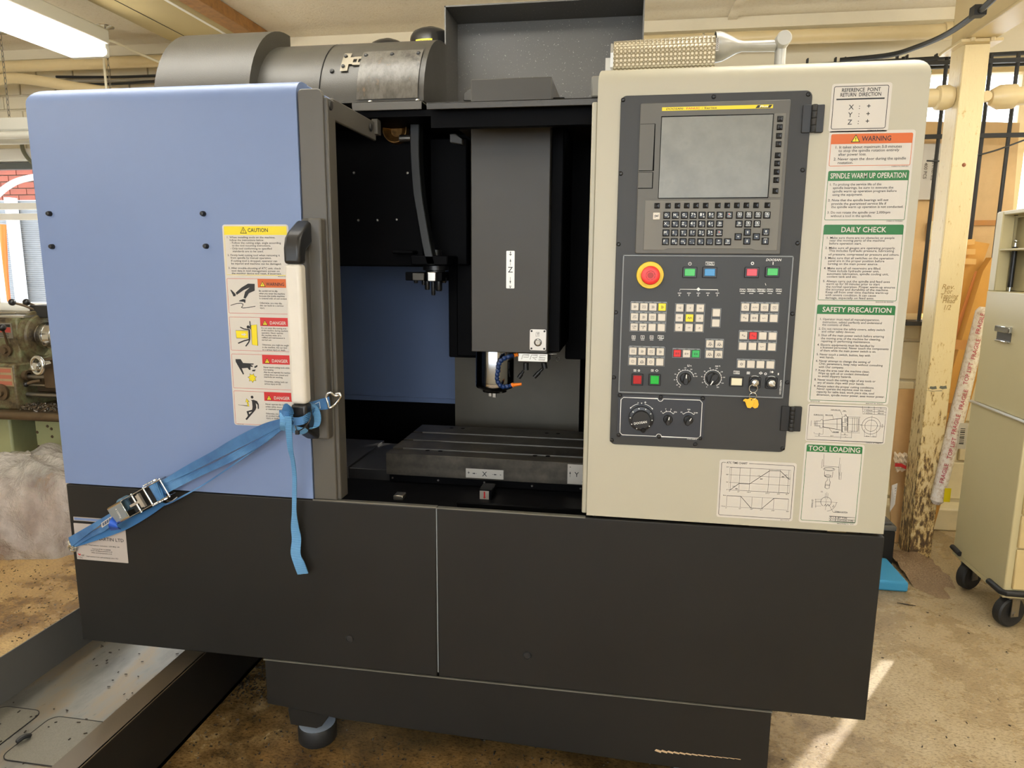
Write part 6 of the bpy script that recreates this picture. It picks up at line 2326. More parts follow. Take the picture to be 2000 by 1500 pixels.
pic(D2, ((450, 198), (480, 200), (480, 188), (512, 208), (482, 228), (480, 218), (450, 215)), 5)
x, z = D2(532, 117)
q.disc(x, z, .0038, LC)
thick(D2, ((545, 150), (548, 210), (548, 270)), .0042)
thick(D2, ((548, 150), (480, 140), (435, 118)), .0026)
thick(D2, ((556, 145), (556, 90), (552, 45)), .0024)
thick(D2, ((548, 268), (480, 285), (410, 315)), .0030)
thick(D2, ((550, 265), (540, 300), (502, 352)), .0030)
pic(D2, ((376, 508), (440, 508), (470, 555), (600, 562), (598, 575), (560, 578), (590, 590), (585, 605), (560, 600), (562, 640), (545, 640), (525, 615), (455, 620), (482, 690), (470, 698), (380, 540)))
pic(D2, ((605, 600), (640, 580), (648, 590), (640, 605), (612, 618)))
pic(D2, ((582, 640), (625, 635), (612, 658), (580, 655)))
x, z = D2(582, 738)
q.flat([(x + (.0068 if k % 2 else .0112) * cos(k * pi / 7 + .3), z + (.0068 if k % 2 else .0112) * sin(k * pi / 7 + .3)) for k in range(14)], LB, 4)
q.stroke([(x + (.0068 if k % 2 else .0112) * cos(k * pi / 7 + .3), z + (.0068 if k % 2 else .0112) * sin(k * pi / 7 + .3)) for k in range(14)], .0006, LC, 0, True)
x, z = D2(580, 972)
q.disc(x, z, .0035, LC)
pic(D2, ((565, 1008), (600, 1005), (640, 1020), (662, 1060), (664, 1115), (650, 1115), (646, 1065), (625, 1045), (632, 1100), (620, 1130), (515, 1252), (498, 1240), (530, 1200), (512, 1145), (580, 1125), (585, 1090), (578, 1020)))
pic(D2, ((540, 1155), (580, 1150), (545, 1180)), 5, LC - .0001)
pic(D2, ((410, 1065), (525, 1076), (518, 1028), (500, 1035), (512, 990), (545, 1030), (530, 1028), (545, 1085)), 4, LB)
q.stroke([D2(*p) for p in ((410, 1065), (525, 1076), (518, 1028), (500, 1035), (512, 990), (545, 1030), (530, 1028), (545, 1085))], .0006, LC, 0, True)
q.build('lettering', INKS, lab)

m_film = paint('silver_film', srgb(186, 178, 172), .38, .2)
# --- dealer plate on the black plinth
E1 = Crop(130, 940, .115, 0)
lab, x0, x1, z0, z1 = sticker('dealer_plate', ((143.8, 1021.8), (244.5, 1028), (251, 1100), (151, 1091.5)), mat=m_film, r=.001)
q = MB()
xe = E1(978, 1030)[0]
text(q, 'PERCY MARTIN LTD', xe, E1(800, 1020)[1], .0085, LB, 0, width=.118, align='R')
for v, t, ua, ub in ((1100, 'Melton Road, Thurmaston, Leicester, LE4 8DJ, UK', 170, 905), (1165, 'Telephone 00 44 116 2605582', 435, 755), (1195, 'Email: info@percymartin.co.uk', 418, 780), (1230, 'Web: www.percymartin.co.uk', 428, 775)):
    xa, xb = E1(ua, v)[0], E1(ub, v)[0]
    text(q, t, xa, E1((ua + ub) / 2, v)[1], .0030, LB, 0, width=xb - xa)
xa, xb = E1(340, 1290)[0], E1(885, 1310)[0]
text(q, 'Used machine tools sold worldwide since 1921', xa, E1(600, 1302)[1], .0034, LB, 0, width=xb - xa)
pic(E1, ((192, 1215), (225, 1235), (245, 1225), (240, 1260), (205, 1245)), 3, LB)
text(q, 'xyl', *E1(255, 1262), .005, LB, 0)
text(q, 'Percy Martin', *E1(200, 1288), .0024, LB, 0, width=.013)
text(q, 'Since 1921', *E1(232, 1312), .002, LB, 0, width=.009)
q.build('lettering', INKS, lab)
lab2, x0, x1, z0, z1 = sticker('stripe_plate', ((143.5, 1009), (205, 1013), (205, 1020.5), (144, 1016.5)), mat=m_alupl, r=.0005)
q = MB()
q.rect(x0 + .002, x1 - .002, z0 + .0018, z1 - .0018, LB)
q.build('blue_stripe', m_blue, lab2)
# ================================================================== loose things
# --- tool trolley at the right
m_trol = paint('beige_cabinet_enamel', srgb(196, 184, 142), .38, grain=.05, wear=.04, wscale=3)
m_trol2 = paint('sand_drawer_enamel', srgb(206, 184, 132), .38, wear=.04)
tx, ty0, ty1 = 1.332, 1.02, 1.40
tr = thing('tool_trolley', (1.6, 1.2, 0), 'beige steel tool trolley on castors at the right edge', 'trolley')
q = MB(); q.box(tx, 1.95, ty0, ty1, .135, .745)
body = q.build('lower_cabinet', m_trol, tr, bevel=(.004, 2))
q = MB(); q.box(tx + .006, 1.945, ty0 + .004, ty1 - .004, .745, 1.165)
q.build('upper_cabinet', m_trol, tr, bevel=(.004, 2))
q = MB(); q.tube([(tx - .001, ty1, .742), (tx - .001, ty0, .742)], .006, 8)
q.build('edge_rail', m_alu, tr)
# open top compartment with gas strut
q = MB()
q.box(tx + .01, 1.94, ty1 - .014, ty1 - .004, 1.165, 1.45)
q.box(tx + .075, tx + .083, ty0 + .03, ty1 - .01, 1.165, 1.43)
q.box(tx + .01, 1.94, ty0 + .0, ty1 - .004, 1.437, 1.452)
q.box(tx + .008, tx + .05, ty1 - .05, ty1 - .004, 1.165, 1.45)
q.box(tx + .01, tx + .075, ty0 + .02, ty1 - .01, 1.31, 1.318)
top_ = q.build('hutch', m_trol, tr, bevel=(.003, 1))
q = MB(); q.lathe([(0, -.003), (.006, -.002), (.007, 0)], (tx + .045, ty1 - .06, 1.437), (0, 0, 1), 10)
q.build('hutch_screw', m_rub, top_)
c = F(1960, 488, 1.33)
q = MB(); q.tube([(tx + .05, 1.33, 1.13), (tx + .05, 1.33, 1.20)], .003, 8, 1); q.tube([(tx + .05, 1.33, 1.18), (tx + .05, 1.33, 1.325)], .0085, 12, 0); q.tube([(tx + .05, 1.33, 1.325), (tx + .05, 1.33, 1.345)], .004, 8, 1)
q.ball((tx + .05, 1.33, 1.345), .008, 10, 1)
q.build('gas_strut', [m_blkpl, m_chrome], tr)
# recessed pull on the side
def onside(px, py, x=tx):
    d = ray(px, py)
    return CAM + d * ((x - CAM.x) / d.x)
a, b = onside(1950, 635, tx + .006), onside(1974, 668, tx + .006)
q = MB()
q.box(tx - .006, tx + .007, b.y, a.y, a.z - .022, a.z)
q.box(tx - .002, tx + .007, b.y, a.y, b.z - .006, b.z)
q.build('side_pull', m_chrome, tr, bevel=(.002, 1))
q = MB(); q.box(tx + .0045, tx + .007, b.y, a.y, b.z, a.z - .022)
q.build('pull_recess', m_hood, tr)
for i, (z0, z1) in enumerate(((.155, .30), (.305, .42), (.425, .56), (.565, .735), (.76, .92), (.925, 1.15))):
    q = MB(); q.box(tx + .022, 1.93, ty0 - .010, ty0 + .002, z0, z1)
    dr = q.build('drawer', m_trol2, tr, bevel=(.003, 1))
    q = MB(); q.box(tx + .045, 1.90, ty0 - .024, ty0 - .010, z1 - .030, z1 - .018)
    q.build('drawer_pull', m_alu, dr, bevel=(.002, 1))
q = MB()
q.tube([(tx - .006, ty1 - .005, .150), (tx - .006, ty1 - .07, .146)], .010, 10)
q.build('corner_bumper', m_rub, tr)
q = MB()
q.tube([(tx - .006, ty0 + .085, .140), (tx - .006, ty0 + .004, .140), (tx + .004, ty0 - .008, .140), (tx + .12, ty0 - .008, .140)], .011, 10)
q.build('corner_bumper', m_rub, tr)
q = MB(); q.box(tx, 1.95, ty0, ty1, .120, .136)
q.build('base_frame', m_trol, tr)
def castor(x, y, ang):
    q = MB()
    ax = Vector((cos(ang), sin(ang), 0))
    q.lathe([(0, -.016), (.030, -.016), (.034, -.018), (.048, -.018), (.054, -.013), (.056, 0), (.054, .013), (.048, .018), (.034, .018), (.030, .016), (0, .016)], (x, y, .056), ax, 28)
    w = q.build('castor', m_rub, tr)
    q = MB()
    M = Matrix.Translation((x, y, 0)) @ Matrix.Rotation(ang, 4, 'Z')
    for s in (-1, 1):
        q.box(s * .024 - .002, s * .024 + .002, -.016, .016, .045, .118, 0, M)
    q.box(-.026, .026, -.03, .03, .114, .120, 0, M)
    q.lathe([(0, -.03), (.009, -.03), (.009, .03), (0, .03)], (x, y, .056), ax, 10)
    q.build('castor_fork', m_steel, w)
castor(1.375, 1.055, radians(-70))
castor(1.375, 1.345, radians(-60))
castor(1.90, 1.055, radians(-70))
castor(1.90, 1.345, radians(-60))

# --- foam block, battery, wrapped bits behind the machine
q = MB(); q.box(.90, 1.128, 1.262, 1.50, .0, .042)
fb = q.build('foam_block', paint('blue_foam', srgb(62, 150, 196), .7, grain=.6, gscale=120), None, bevel=(.010, 3))
tag(fb, 'flat blue foam block lying on the floor behind the machine', 'foam')
bt = thing('battery', (1.11, 1.6, 0), 'black box battery standing at the foot of the column', 'battery')
q = MB(); q.box(1.02, 1.162, 1.525, 1.70, 0, .150)
q.build('case', m_blkpl, bt, bevel=(.006, 2))
q = MB(); q.box(1.018, 1.164, 1.523, 1.702, .150, .172); q.box(1.03, 1.15, 1.54, 1.69, .172, .185)
q.build('lid', paint('dusty_grey_lid', srgb(92, 90, 84), .6, wear=.2, wscale=25), bt, bevel=(.004, 2))
q = MB(); q.tube(smoothpath([(1.06, 1.56, .185), (1.07, 1.55, .24), (1.09, 1.56, .25), (1.095, 1.58, .19)], 5), .006, 8)
q.build('lead', m_rub, bt)
q = MB()
p0, p1, p2, p3 = F(1742, 948, 1.78), F(1753, 944, 1.78), F(1748, 985, 1.74), F(1738, 1000, 1.74)
q.prism([p0, p1, p2, p3], (0, .002, 0))
pl1 = q.build('address_label', m_white, None, smooth=0)
tag(pl1, 'white printed address label behind the battery', 'label')
q = MB()
for k in range(5):
    a, b = p0.lerp(p3, .2 + .13 * k), p1.lerp(p2, .2 + .13 * k)
    q.poly([a + Vector((.004, -.001, 0)), b + Vector((-.004, -.001, 0)), b + Vector((-.004, -.001, -.006)), a + Vector((.004, -.001, -.006))])
q.build('print', m_ink, pl1)
q = MB()
pts = []
for i in range(9):
    row = []
    for j in range(7):
        p = F(1746 + i * 3.2, 884 + j * 6, 1.775)
        row.append(p + Vector((0, .010 * sin(i * 1.9 + j) - .012 * (j % 2), .006 * sin(i * 2.3))))
    pts.append(row)
q.grid(pts)
pw = q.build('plastic_wrap', None or paint('clear_crumpled_wrap', srgb(226, 206, 176), .12, coat=.4), None, smooth=0)
tag(pw, 'crumpled clear wrap with red streak stuck to leaning cardboard', 'wrap')
q = MB()
a, b = F(1748, 908, 1.755), F(1771, 914, 1.755)
q.ribbon([a, a.lerp(b, .5) + Vector((0, 0, .006)), b], [(0, 0, .008)] * 3, .001)
q.build('red_streak', m_red, pw)

# --- coolant tank pulled out under the machine at the left
ct_ = thing('coolant_tank', (-1.35, 0, 0), 'low black coolant tank with steel tray sticking out under the machine', 'tank')
TXA, TXB, TYA, TYB = -1.585, -1.105, -1.0, 1.05
q = MB()
q.box(TXB - .004, TXB, TYA, TYB, 0, .192)
q.box(TXA, TXB, TYA, TYB, 0, .012)
q.box(TXA, TXB, TYB - .004, TYB, 0, .192)
q.box(TXA, TXB, TYA, TYA + .004, 0, .192)
q.build('tank_body', m_black, ct_)
q = MB(); q.box(TXA - .004, TXA, TYA, TYB, 0, .222)
q.build('side_plate', paint('grey_side_plate', srgb(96, 96, 94), .4, wear=.08), ct_, bevel=(.001, 1))
q = MB(); q.box(TXB - .062, TXB + .001, TYA, TYB, .188, .192); q.box(TXB - .062, TXB - .058, TYA, TYB, .10, .190)
q.build('rim', paint('brown_black_rim', srgb(86, 76, 62), .3, wear=.1), ct_, bevel=(.001, 1))
g = Mat('wet_steel_tray')
v = g.coord((1, .35, 1))
f = g.noise(v, 9, 6, .6)
f2 = g.noise(v, 90, 3, .7)
c_ = g.ramp(f, [(.3, srgb(98, 96, 91)), (.5, srgb(128, 125, 118)), (.62, srgb(138, 124, 104)), (.75, srgb(122, 118, 112))])
g.l(g.mix(.5, c_, g.ramp(f2, [(.28, (.35, .33, .3, 1)), (.36, (1, 1, 1, 1))]), 'MULTIPLY'), g.b.inputs['Base Color'])
g.b.inputs['Metallic'].default_value = .6
g.b.inputs['Roughness'].default_value = .34
g.bump(f, .1, .004)
q = MB(); q.box(TXA, TXB - .055, TYA, TYB - .01, .088, .096)
tray = q.build('tray', g.m, ct_)
ms = Mat('fine_mesh_screen')
v = ms.coord()
ck = ms.n('ShaderNodeTexBrick')
ck.inputs['Scale'].default_value = 180
ck.inputs['Color1'].default_value = srgb(124, 120, 108)
ck.inputs['Color2'].default_value = srgb(114, 110, 98)
ck.inputs['Mortar'].default_value = srgb(96, 92, 84)
ck.inputs['Row Height'].default_value = .5
ms.l(v, ck.inputs['Vector'])
ms.l(ck.outputs['Color'], ms.b.inputs['Base Color'])
ms.b.inputs['Metallic'].default_value = .4
ms.b.inputs['Roughness'].default_value = .4
for x0, x1, y0, y1 in ((-1.64 + .06, -1.452, -.55, -.062), (-1.413, -1.185, -.235, -.075)):
    q = MB()
    o_ = rr(x0, x1, y0, y1, .025, 5)
    q.poly([(a, b, .0975) for a, b in o_])
    sc = q.build('screen', ms.m, ct_)
    q = MB()
    q.tube([(a, b, .0975) for a, b in o_ + o_[:1]], .0013, 6, 0, False)
    q.build('screen_seam', m_rub, sc)
# swarf on the tray and floor
m_swarf = paint('dark_swarf', srgb(52, 44, 36), .4, .4)
q = MB()
for k in range(110):
    x, y = rnd.uniform(TXA + .02, TXB - .08), rnd.uniform(-.6, .4)
    a = rnd.uniform(0, pi)
    l, w = rnd.uniform(.0015, .0045), rnd.uniform(.0007, .0014)
    q.box(-l, l, -w, w, .0978, .0995, 0, Matrix.Translation((x, y, 0)) @ Matrix.Rotation(a, 4, 'Z'))
sw_ = q.build('swarf', m_swarf, ct_)
sw_['kind'] = 'stuff'
q = MB()
for k in range(9):
    t = k / 8
    q.torus((-1.40 + .05 * t, -.30 + .012 * sin(k * 2.1), .105 + .004 * (k % 3)), (cos(k), sin(k), .5), .010, .0018, 10, 5)
q.build('curled_chip', m_steel, ct_)
q = MB()
x, y = G(47, 1445, .1).x, G(47, 1445, .1).y
q.tube(smoothpath([(x - .008, y - .015, .103), (x, y, .108), (x + .006, y + .016, .102)], 4), [.002] + [.006] * 7 + [.002], 8)
tag(q.build('rag_scrap', m_rub, None), 'small dark scrap lying on the mesh screen of the tray', 'scrap')
q = MB()
for k in range(900):
    if k < 420:
        p = G(rnd.gauss(470, 45), rnd.gauss(1330, 22), 0)
    elif k < 640:
        p = G(rnd.uniform(280, 1300), rnd.uniform(1390, 1500), 0)
    elif k < 760:
        p = G(rnd.uniform(1510, 1990), rnd.uniform(1180, 1490), 0)
        if rnd.random() < .6:
            continue
    else:
        p = G(rnd.uniform(0, 150), rnd.uniform(1100, 1260), 0)
    a = rnd.uniform(0, pi)
    l, w = rnd.uniform(.001, .004), rnd.uniform(.0008, .0016)
    q.box(-l, l, -w, w, .0002, .0022, rnd.choice((0, 0, 1)), Matrix.Translation((p.x, p.y, 0)) @ Matrix.Rotation(a, 4, 'Z'))
sf = q.build('floor_swarf', [m_swarf, m_steel], None)
tag(sf, 'fine metal chips scattered over the floor round the machine', 'chips', kind='stuff')
# sawdust heap by the column
q = MB()
n = 26
rows = []
for i in range(n):
    row = []
    for j in range(n):
        x, y = 1.166 + .162 * i / (n - 1), 1.22 + .48 * j / (n - 1)
        d = sqrt(((x - 1.24) / .20) ** 2 + ((y - 1.50) / .22) ** 2) + .16 * sin(9 * atan2(y - 1.5, x - 1.24)) + .10 * sin(23 * x + 31 * y)
        row.append((x, y, max(-.006, .034 * (1 - max(d, 0) ** 1.4)) + rnd.uniform(0, .0025) - .001))
    rows.append(row)
q.grid(rows)
M = Mat('sawdust')
v = M.coord()
f = M.noise(v, 170, 4, .8)
M.l(M.ramp(f, [(.3, srgb(104, 82, 58)), (.5, srgb(148, 122, 92)), (.7, srgb(176, 150, 116))]), M.b.inputs['Base Color'])
M.b.inputs['Roughness'].default_value = .9
M.bump(f, .8, .006)
tag(q.build('sawdust', M.m, None), 'heap of brown sawdust on the floor at the column foot', 'sawdust', kind='stuff')
p = G(1770, 1181, 0)
q = MB(); q.prism([(p.x - .03, p.y + .006, .001), (p.x, p.y + .004, .001), (p.x + .03, p.y - .008, .001), (p.x + .002, p.y - .006, .001)], (0, 0, .002))
tag(q.build('leaf_scrap', m_swarf, None), 'dark sliver of scrap lying on the floor right of the machine', 'scrap')

# --- ratchet strap tying the door handle back
g = Mat('blue_webbing')
v = g.coord((1, 1, 1), rot=(0, radians(25), 0))
w = g.n('ShaderNodeTexWave')
w.inputs['Scale'].default_value = 170
w.inputs['Distortion'].default_value = .4
g.l(v, w.inputs['Vector'])
f = g.noise(g.coord(), 14, 5, .6)
c_ = g.ramp(f, [(.3, srgb(40, 88, 140)), (.52, srgb(62, 116, 168)), (.75, srgb(98, 148, 194))])
g.l(g.mix(.5, c_, w.outputs['Color'], 'OVERLAY'), g.b.inputs['Base Color'])
g.b.inputs['Roughness'].default_value = .5
g.bump(w.outputs['Fac'], .5, .0015)
m_web = g.m
g = Mat('blue_webbing_tail')
w = g.n('ShaderNodeTexWave', bands_direction='Z')
w.inputs['Scale'].default_value = 110
g.l(g.coord(), w.inputs['Vector'])
g.l(g.ramp(w.outputs['Fac'], [(.2, srgb(58, 118, 172)), (.8, srgb(118, 174, 216))]), g.b.inputs['Base Color'])
g.b.inputs['Roughness'].default_value = .5
g.bump(w.outputs['Fac'], .4, .0015)
m_web2 = g.m
st = thing('ratchet_strap', F(300, 970, -.03), 'blue webbing ratchet strap tied from the door handle to the plinth corner', 'strap')
S7 = Crop(120, 760, .28, -.03)
def W3(u, v, y):
    return F(120 + u * .28, 760 + v * .28, y)
def webbing(name, edge_a, edge_b, ys, mat=m_web, k=6, th=.0022):
    A = smoothpath([W3(u, v, y) for (u, v), y in zip(edge_a, ys)], k)
    B = smoothpath([W3(u, v, y) for (u, v), y in zip(edge_b, ys)], k)
    q = MB()
    q.ribbon([(a + b) * .5 for a, b in zip(A, B)], [(a - b) * .5 for a, b in zip(A, B)], th)
    return q.build(name, mat, st)
# upper band handle -> ratchet, lower band beside it, thin slack edge
webbing('webbing', ((1535, 205), (1400, 245), (1200, 345), (1050, 435), (860, 540), (700, 640)), ((1530, 262), (1400, 330), (1200, 430), (1050, 505), (880, 590), (690, 668)), (-.055, -.050, -.044, -.040, -.036, -.032))
webbing('webbing', ((1530, 250), (1400, 332), (1200, 440), (1050, 520), (880, 590), (680, 672)), ((1535, 285), (1400, 390), (1200, 500), (1050, 570), (900, 640), (708, 742)), (-.050, -.046, -.040, -.034, -.030, -.028))
webbing('webbing', ((1530, 285), (1400, 382), (1200, 520), (1000, 655), (800, 765), (720, 800)), ((1532, 291), (1402, 390), (1204, 530), (1004, 664), (804, 776), (724, 812)), (-.045, -.040, -.035, -.028, -.022, -.02))
# ratchet -> corner, doubled round the corner hook
webbing('webbing', ((410, 822), (300, 890), (180, 960), (50, 1035)), ((408, 846), (302, 925), (200, 1000), (74, 1098)), (-.036, -.030, -.024, -.012), m_web)
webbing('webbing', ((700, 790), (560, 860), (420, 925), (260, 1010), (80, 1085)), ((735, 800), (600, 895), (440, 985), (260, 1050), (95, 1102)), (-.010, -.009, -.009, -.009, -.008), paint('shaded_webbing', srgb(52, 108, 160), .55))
webbing('webbing', ((370, 880), (300, 945), (200, 1000), (90, 1080)), ((378, 918), (310, 985), (215, 1030), (95, 1100)), (-.020, -.018, -.016, -.011))
q = MB(); q.torus(W3(78, 1110, -.006), (0, 1, .3), .009, .0035, 16, 8)
q.tube([W3(52, 1065, .004), W3(66, 1100, -.006), W3(80, 1118, -.004)], .004, 8)
q.build('corner_hook', m_chrome, st)
# roll of spare webbing behind the ratchet
p = W3(450, 800, -.012)
q = MB(); q.lathe([(.0, -.012), (.018, -.012), (.019, .010), (0, .010)], (p.x, p.y, p.z), (0, 1, 0), 24)
q.build('spare_roll', paint('grey_blue_webbing', srgb(90, 120, 140), .6), st)
# printed label and dark blue tag
q = MB(); pts = [W3(276, 935, -.040), W3(350, 885, -.040), W3(357, 918, -.038), W3(282, 968, -.038)]
q.prism(pts, (0, .001, 0)); lbl = q.build('strap_label', m_white, st)
q = MB()
for k in range(4):
    a, b = pts[0].lerp(pts[1], .12 + k * .2), pts[3].lerp(pts[2], .12 + k * .2)
    q.poly([a.lerp(b, .15) + Vector((0, -.0006, 0)), a.lerp(b, .8) + Vector((0, -.0006, 0)), a.lerp(b, .8) + Vector((.005, -.0006, .003)), a.lerp(b, .15) + Vector((.005, -.0006, .003))])
q.build('print', paint('slate_print', srgb(86, 96, 116), .6), lbl)
webbing('strap_tag', ((362, 880), (345, 905), (330, 950), (345, 985)), ((395, 930), (385, 945), (395, 965), (415, 975)), (-.038, -.050, -.054, -.032), paint('bright_blue_tag', srgb(30, 84, 190), .45))
webbing('webbing', ((360, 872), (405, 850)), ((372, 905), (432, 880)), (-.022, -.026), paint('dark_blue_webbing', srgb(22, 64, 150), .5), 2)
# ratchet: two side plates, release plate, spindle, cross bars, toothed wheels
rt = MB()
def R(u, v, y=-.034):
    return W3(u, v, y)
ax_ = (R(690, 700) - R(425, 845)).normalized()
up_ = Vector((0, -1, 0))
nr = ax_.cross(up_).normalized()
if nr.z < 0:
    nr = -nr
mid = R(560, 775)
def rb(q, a0, a1, n0, n1, h0, h1, mi=0):
    """box in the ratchet's own frame: along, across, height above the panel"""
    b = len(q.v)
    for h in (h0, h1):
        for n_ in (n0, n1):
            for a in (a0, a1):
                q.v.append(tuple(mid + ax_ * a + nr * n_ - up_ * 0 + up_ * h))
    for f in ((0, 2, 3, 1), (4, 5, 7, 6), (0, 1, 5, 4), (2, 6, 7, 3), (0, 4, 6, 2), (1, 3, 7, 5)):
        q.f.append(tuple(b + i for i in f)); q.m.append(mi)
q = MB()
rb(q, -.085, .082, .021, .0235, -.014, .012)
rb(q, -.085, .082, -.0235, -.021, -.014, .012)
rb(q, -.090, -.045, -.022, .022, .008, .0105)
rat = q.build('ratchet', m_chrome, st, bevel=(.001, 1))
q = MB()
rb(q, -.088, -.047, -.0185, .0185, .0103, .0112)
lv = q.build('handle_plate', paint('brushed_zinc', srgb(150, 160, 166), .35, .6), rat)
q = MB()
o_ = mid + ax_ * -.068 + up_ * .0115
text(q, '4 1230kg', 0, 0, .0045, 0, 0, width=.026, P=lambda X, Z: tuple(o_ - nr * (X - .012) + ax_ * (Z)))
q.build('stamped_letters', m_inkw, rat)
for a in (-.012, .026, .078):
    q = MB(); q.tube([mid + ax_ * a - nr * .0255 + up_ * .006, mid + ax_ * a + nr * .0255 + up_ * .006], .003 if a < .07 else .0024, 10)
    q.build('ratchet_pin', m_chrome, rat)
q = MB(); rb(q, -.004, .004, -.016, .016, .004, .008); rb(q, -.030, -.004, -.003, .003, .004, .009); rb(q, .004, .008, -.018, .018, .002, .010)
q.build('release_latch', m_alupl, rat)
q = MB(); rb(q, -.040, .060, -.020, .020, -.012, -.010)
q.build('pawl_plate', m_rub, rat)
for s in (-1, 1):
    q = MB()
    o2 = mid + ax_ * .045 + nr * s * .026
    k = 14
    pts = [o2 + ax_ * ((.013 if t % 2 else .017) * cos(t * pi / k)) + up_ * ((.013 if t % 2 else .017) * sin(t * pi / k)) for t in range(2 * k)]
    q.prism(pts, nr * .003)
    q.build('ratchet_wheel', m_chrome, rat)
q = MB(); q.tube([mid + ax_ * .052 - nr * .0205, mid + ax_ * .052 + nr * .0205], .012, 16)
q.build('wound_webbing', m_web, rat)
q = MB(); q.tube(smoothpath([mid + ax_ * .06 - nr * .03, mid + ax_ * .075 - nr * .036 + up_ * .004, mid + ax_ * .09 - nr * .034], 5), .0012, 6)
q.build('spring_wire', m_steel, rat)
# knot on the handle and loops round the black end
C7 = lambda u, v, y: F(400 + u * .16, 620 + v * .16, y)
def loop(pts, wv, mat=m_web, th=.0022, k=6, name='webbing'):
    P_ = smoothpath([C7(u, v, y) for u, v, y in pts], k)
    ws = [Vector(w_) for w_ in wv]
    out = []
    for i in range(len(P_)):
        t = i / (len(P_) - 1) * (len(ws) - 1)
        a = min(int(t), len(ws) - 2)
        out.append(ws[a].lerp(ws[a + 1], t - a))
    q = MB(); q.ribbon(P_, out, th)
    return q.build(name, mat, st)
loop([(930, 1180, -.095), (950, 1130, -.105), (985, 1105, -.110), (1030, 1112, -.108), (1062, 1150, -.10), (1058, 1200, -.094)], [(.006, 0, .006), (.002, -.004, .010), (.0, -.004, .010), (.006, 0, .006)])
loop([(915, 1190, -.098), (960, 1195, -.108), (1020, 1200, -.108), (1072, 1195, -.095)], [(0, 0, .011), (0, 0, .010), (0, 0, .011)])
loop([(945, 1160, -.104), (955, 1240, -.110), (950, 1320, -.106), (945, 1375, -.09)], [(.0065, 0, .0), (.0065, 0, 0), (.0055, 0, -.001)], m_web2)
loop([(1270, 1095, -.030), (1330, 1110, -.040), (1365, 1180, -.045), (1365, 1280, -.046), (1320, 1350, -.055), (1220, 1385, -.075), (1110, 1370, -.088), (1040, 1330, -.092)], [(.002, .0, .012), (.008, 0, .006), (.0095, 0, .0), (.0095, 0, 0), (.006, 0, .006), (0, 0, .009), (0, 0, .009)], m_web2)
loop([(1040, 1250, -.09), (1110, 1270, -.092), (1200, 1255, -.092), (1280, 1200, -.07), (1330, 1140, -.04)], [(0, 0, .008), (0, 0, .009), (0, 0, .009), (.004, 0, .007)])
# end of the strap with triangle hook lying over the door post
q = MB()
A = [C7(1268, 1040, -.030), C7(1400, 1000, -.028), C7(1520, 965, -.022)]
B = [C7(1272, 1090, -.030), C7(1405, 1130, -.028), C7(1535, 1115, -.022)]
q.ribbon([(a + b) * .5 for a, b in zip(A, B)], [(a - b) * .5 for a, b in zip(A, B)], .004)
q.build('strap_end', m_web, st)
q = MB()
for s_ in (((1285, 1085), (1400, 1030), (1410, 1110), (1285, 1085)), ((1300, 1050), (1400, 1120))):
    P_ = [C7(u, v, -.033) for u, v in s_]
    for i in range(len(P_) - 1):
        for t in range(7):
            a, b = P_[i].lerp(P_[i + 1], t / 7), P_[i].lerp(P_[i + 1], (t + .6) / 7)
            q.tube([a, b], .0007, 5)
q.build('stitching', m_inkw, st)
q = MB()
q.tube(smoothpath([C7(1480, 975, -.024), C7(1500, 930, -.024), C7(1540, 920, -.022), C7(1580, 950, -.018), C7(1620, 955, -.016), C7(1650, 935, -.016), C7(1640, 925, -.016), C7(1600, 930, -.016)], 6), .0032, 10)
q.tube(smoothpath([C7(1510, 1105, -.024), C7(1540, 1100, -.024), C7(1590, 1060, -.018), C7(1640, 1000, -.016), C7(1660, 960, -.016), C7(1645, 930, -.016)], 6), .0032, 10)
q.tube(smoothpath([C7(1480, 975, -.024), C7(1500, 1040, -.024), C7(1512, 1105, -.024)], 5), .0030, 10)
q.build('triangle_hook', m_chrome, st)
# hanging tail
tail_l = ((1557, 190), (1565, 300), (1580, 420), (1600, 490), (1612, 600), (1610, 740), (1608, 860), (1602, 960), (1608, 1050), (1600, 1140), (1618, 1210), (1648, 1292))
tail_r = ((1604, 190), (1608, 300), (1615, 420), (1630, 520), (1640, 620), (1640, 740), (1640, 860), (1655, 960), (1672, 1040), (1668, 1150), (1695, 1210), (1722, 1284))
webbing('webbing_tail', tail_l, tail_r, (-.112, -.100, -.080, -.06, -.045, -.034, -.028, -.022, -.018, -.022, -.024, -.020), m_web2, 5)

# --- cable tie round the lower handle end
q = MB()
P_ = [C7(1285, 1100, -.060), C7(1300, 1160, -.075), C7(1285, 1250, -.092), C7(1230, 1330, -.096), C7(1140, 1385, -.094), C7(1105, 1330, -.092), C7(1085, 1230, -.090)]
q.tube(smoothpath(P_, 6), .0013, 6)
ctie = q.build('cable_tie', m_blkpl, None)
tag(ctie, 'thin black cable tie looped round the lower end of the door handle', 'cable tie')
q = MB(); c = C7(1130, 1400, -.095); q.box(c.x - .004, c.x + .004, c.y - .003, c.y + .003, c.z - .005, c.z + .004)
q.build('tie_head', m_blkpl, ctie)

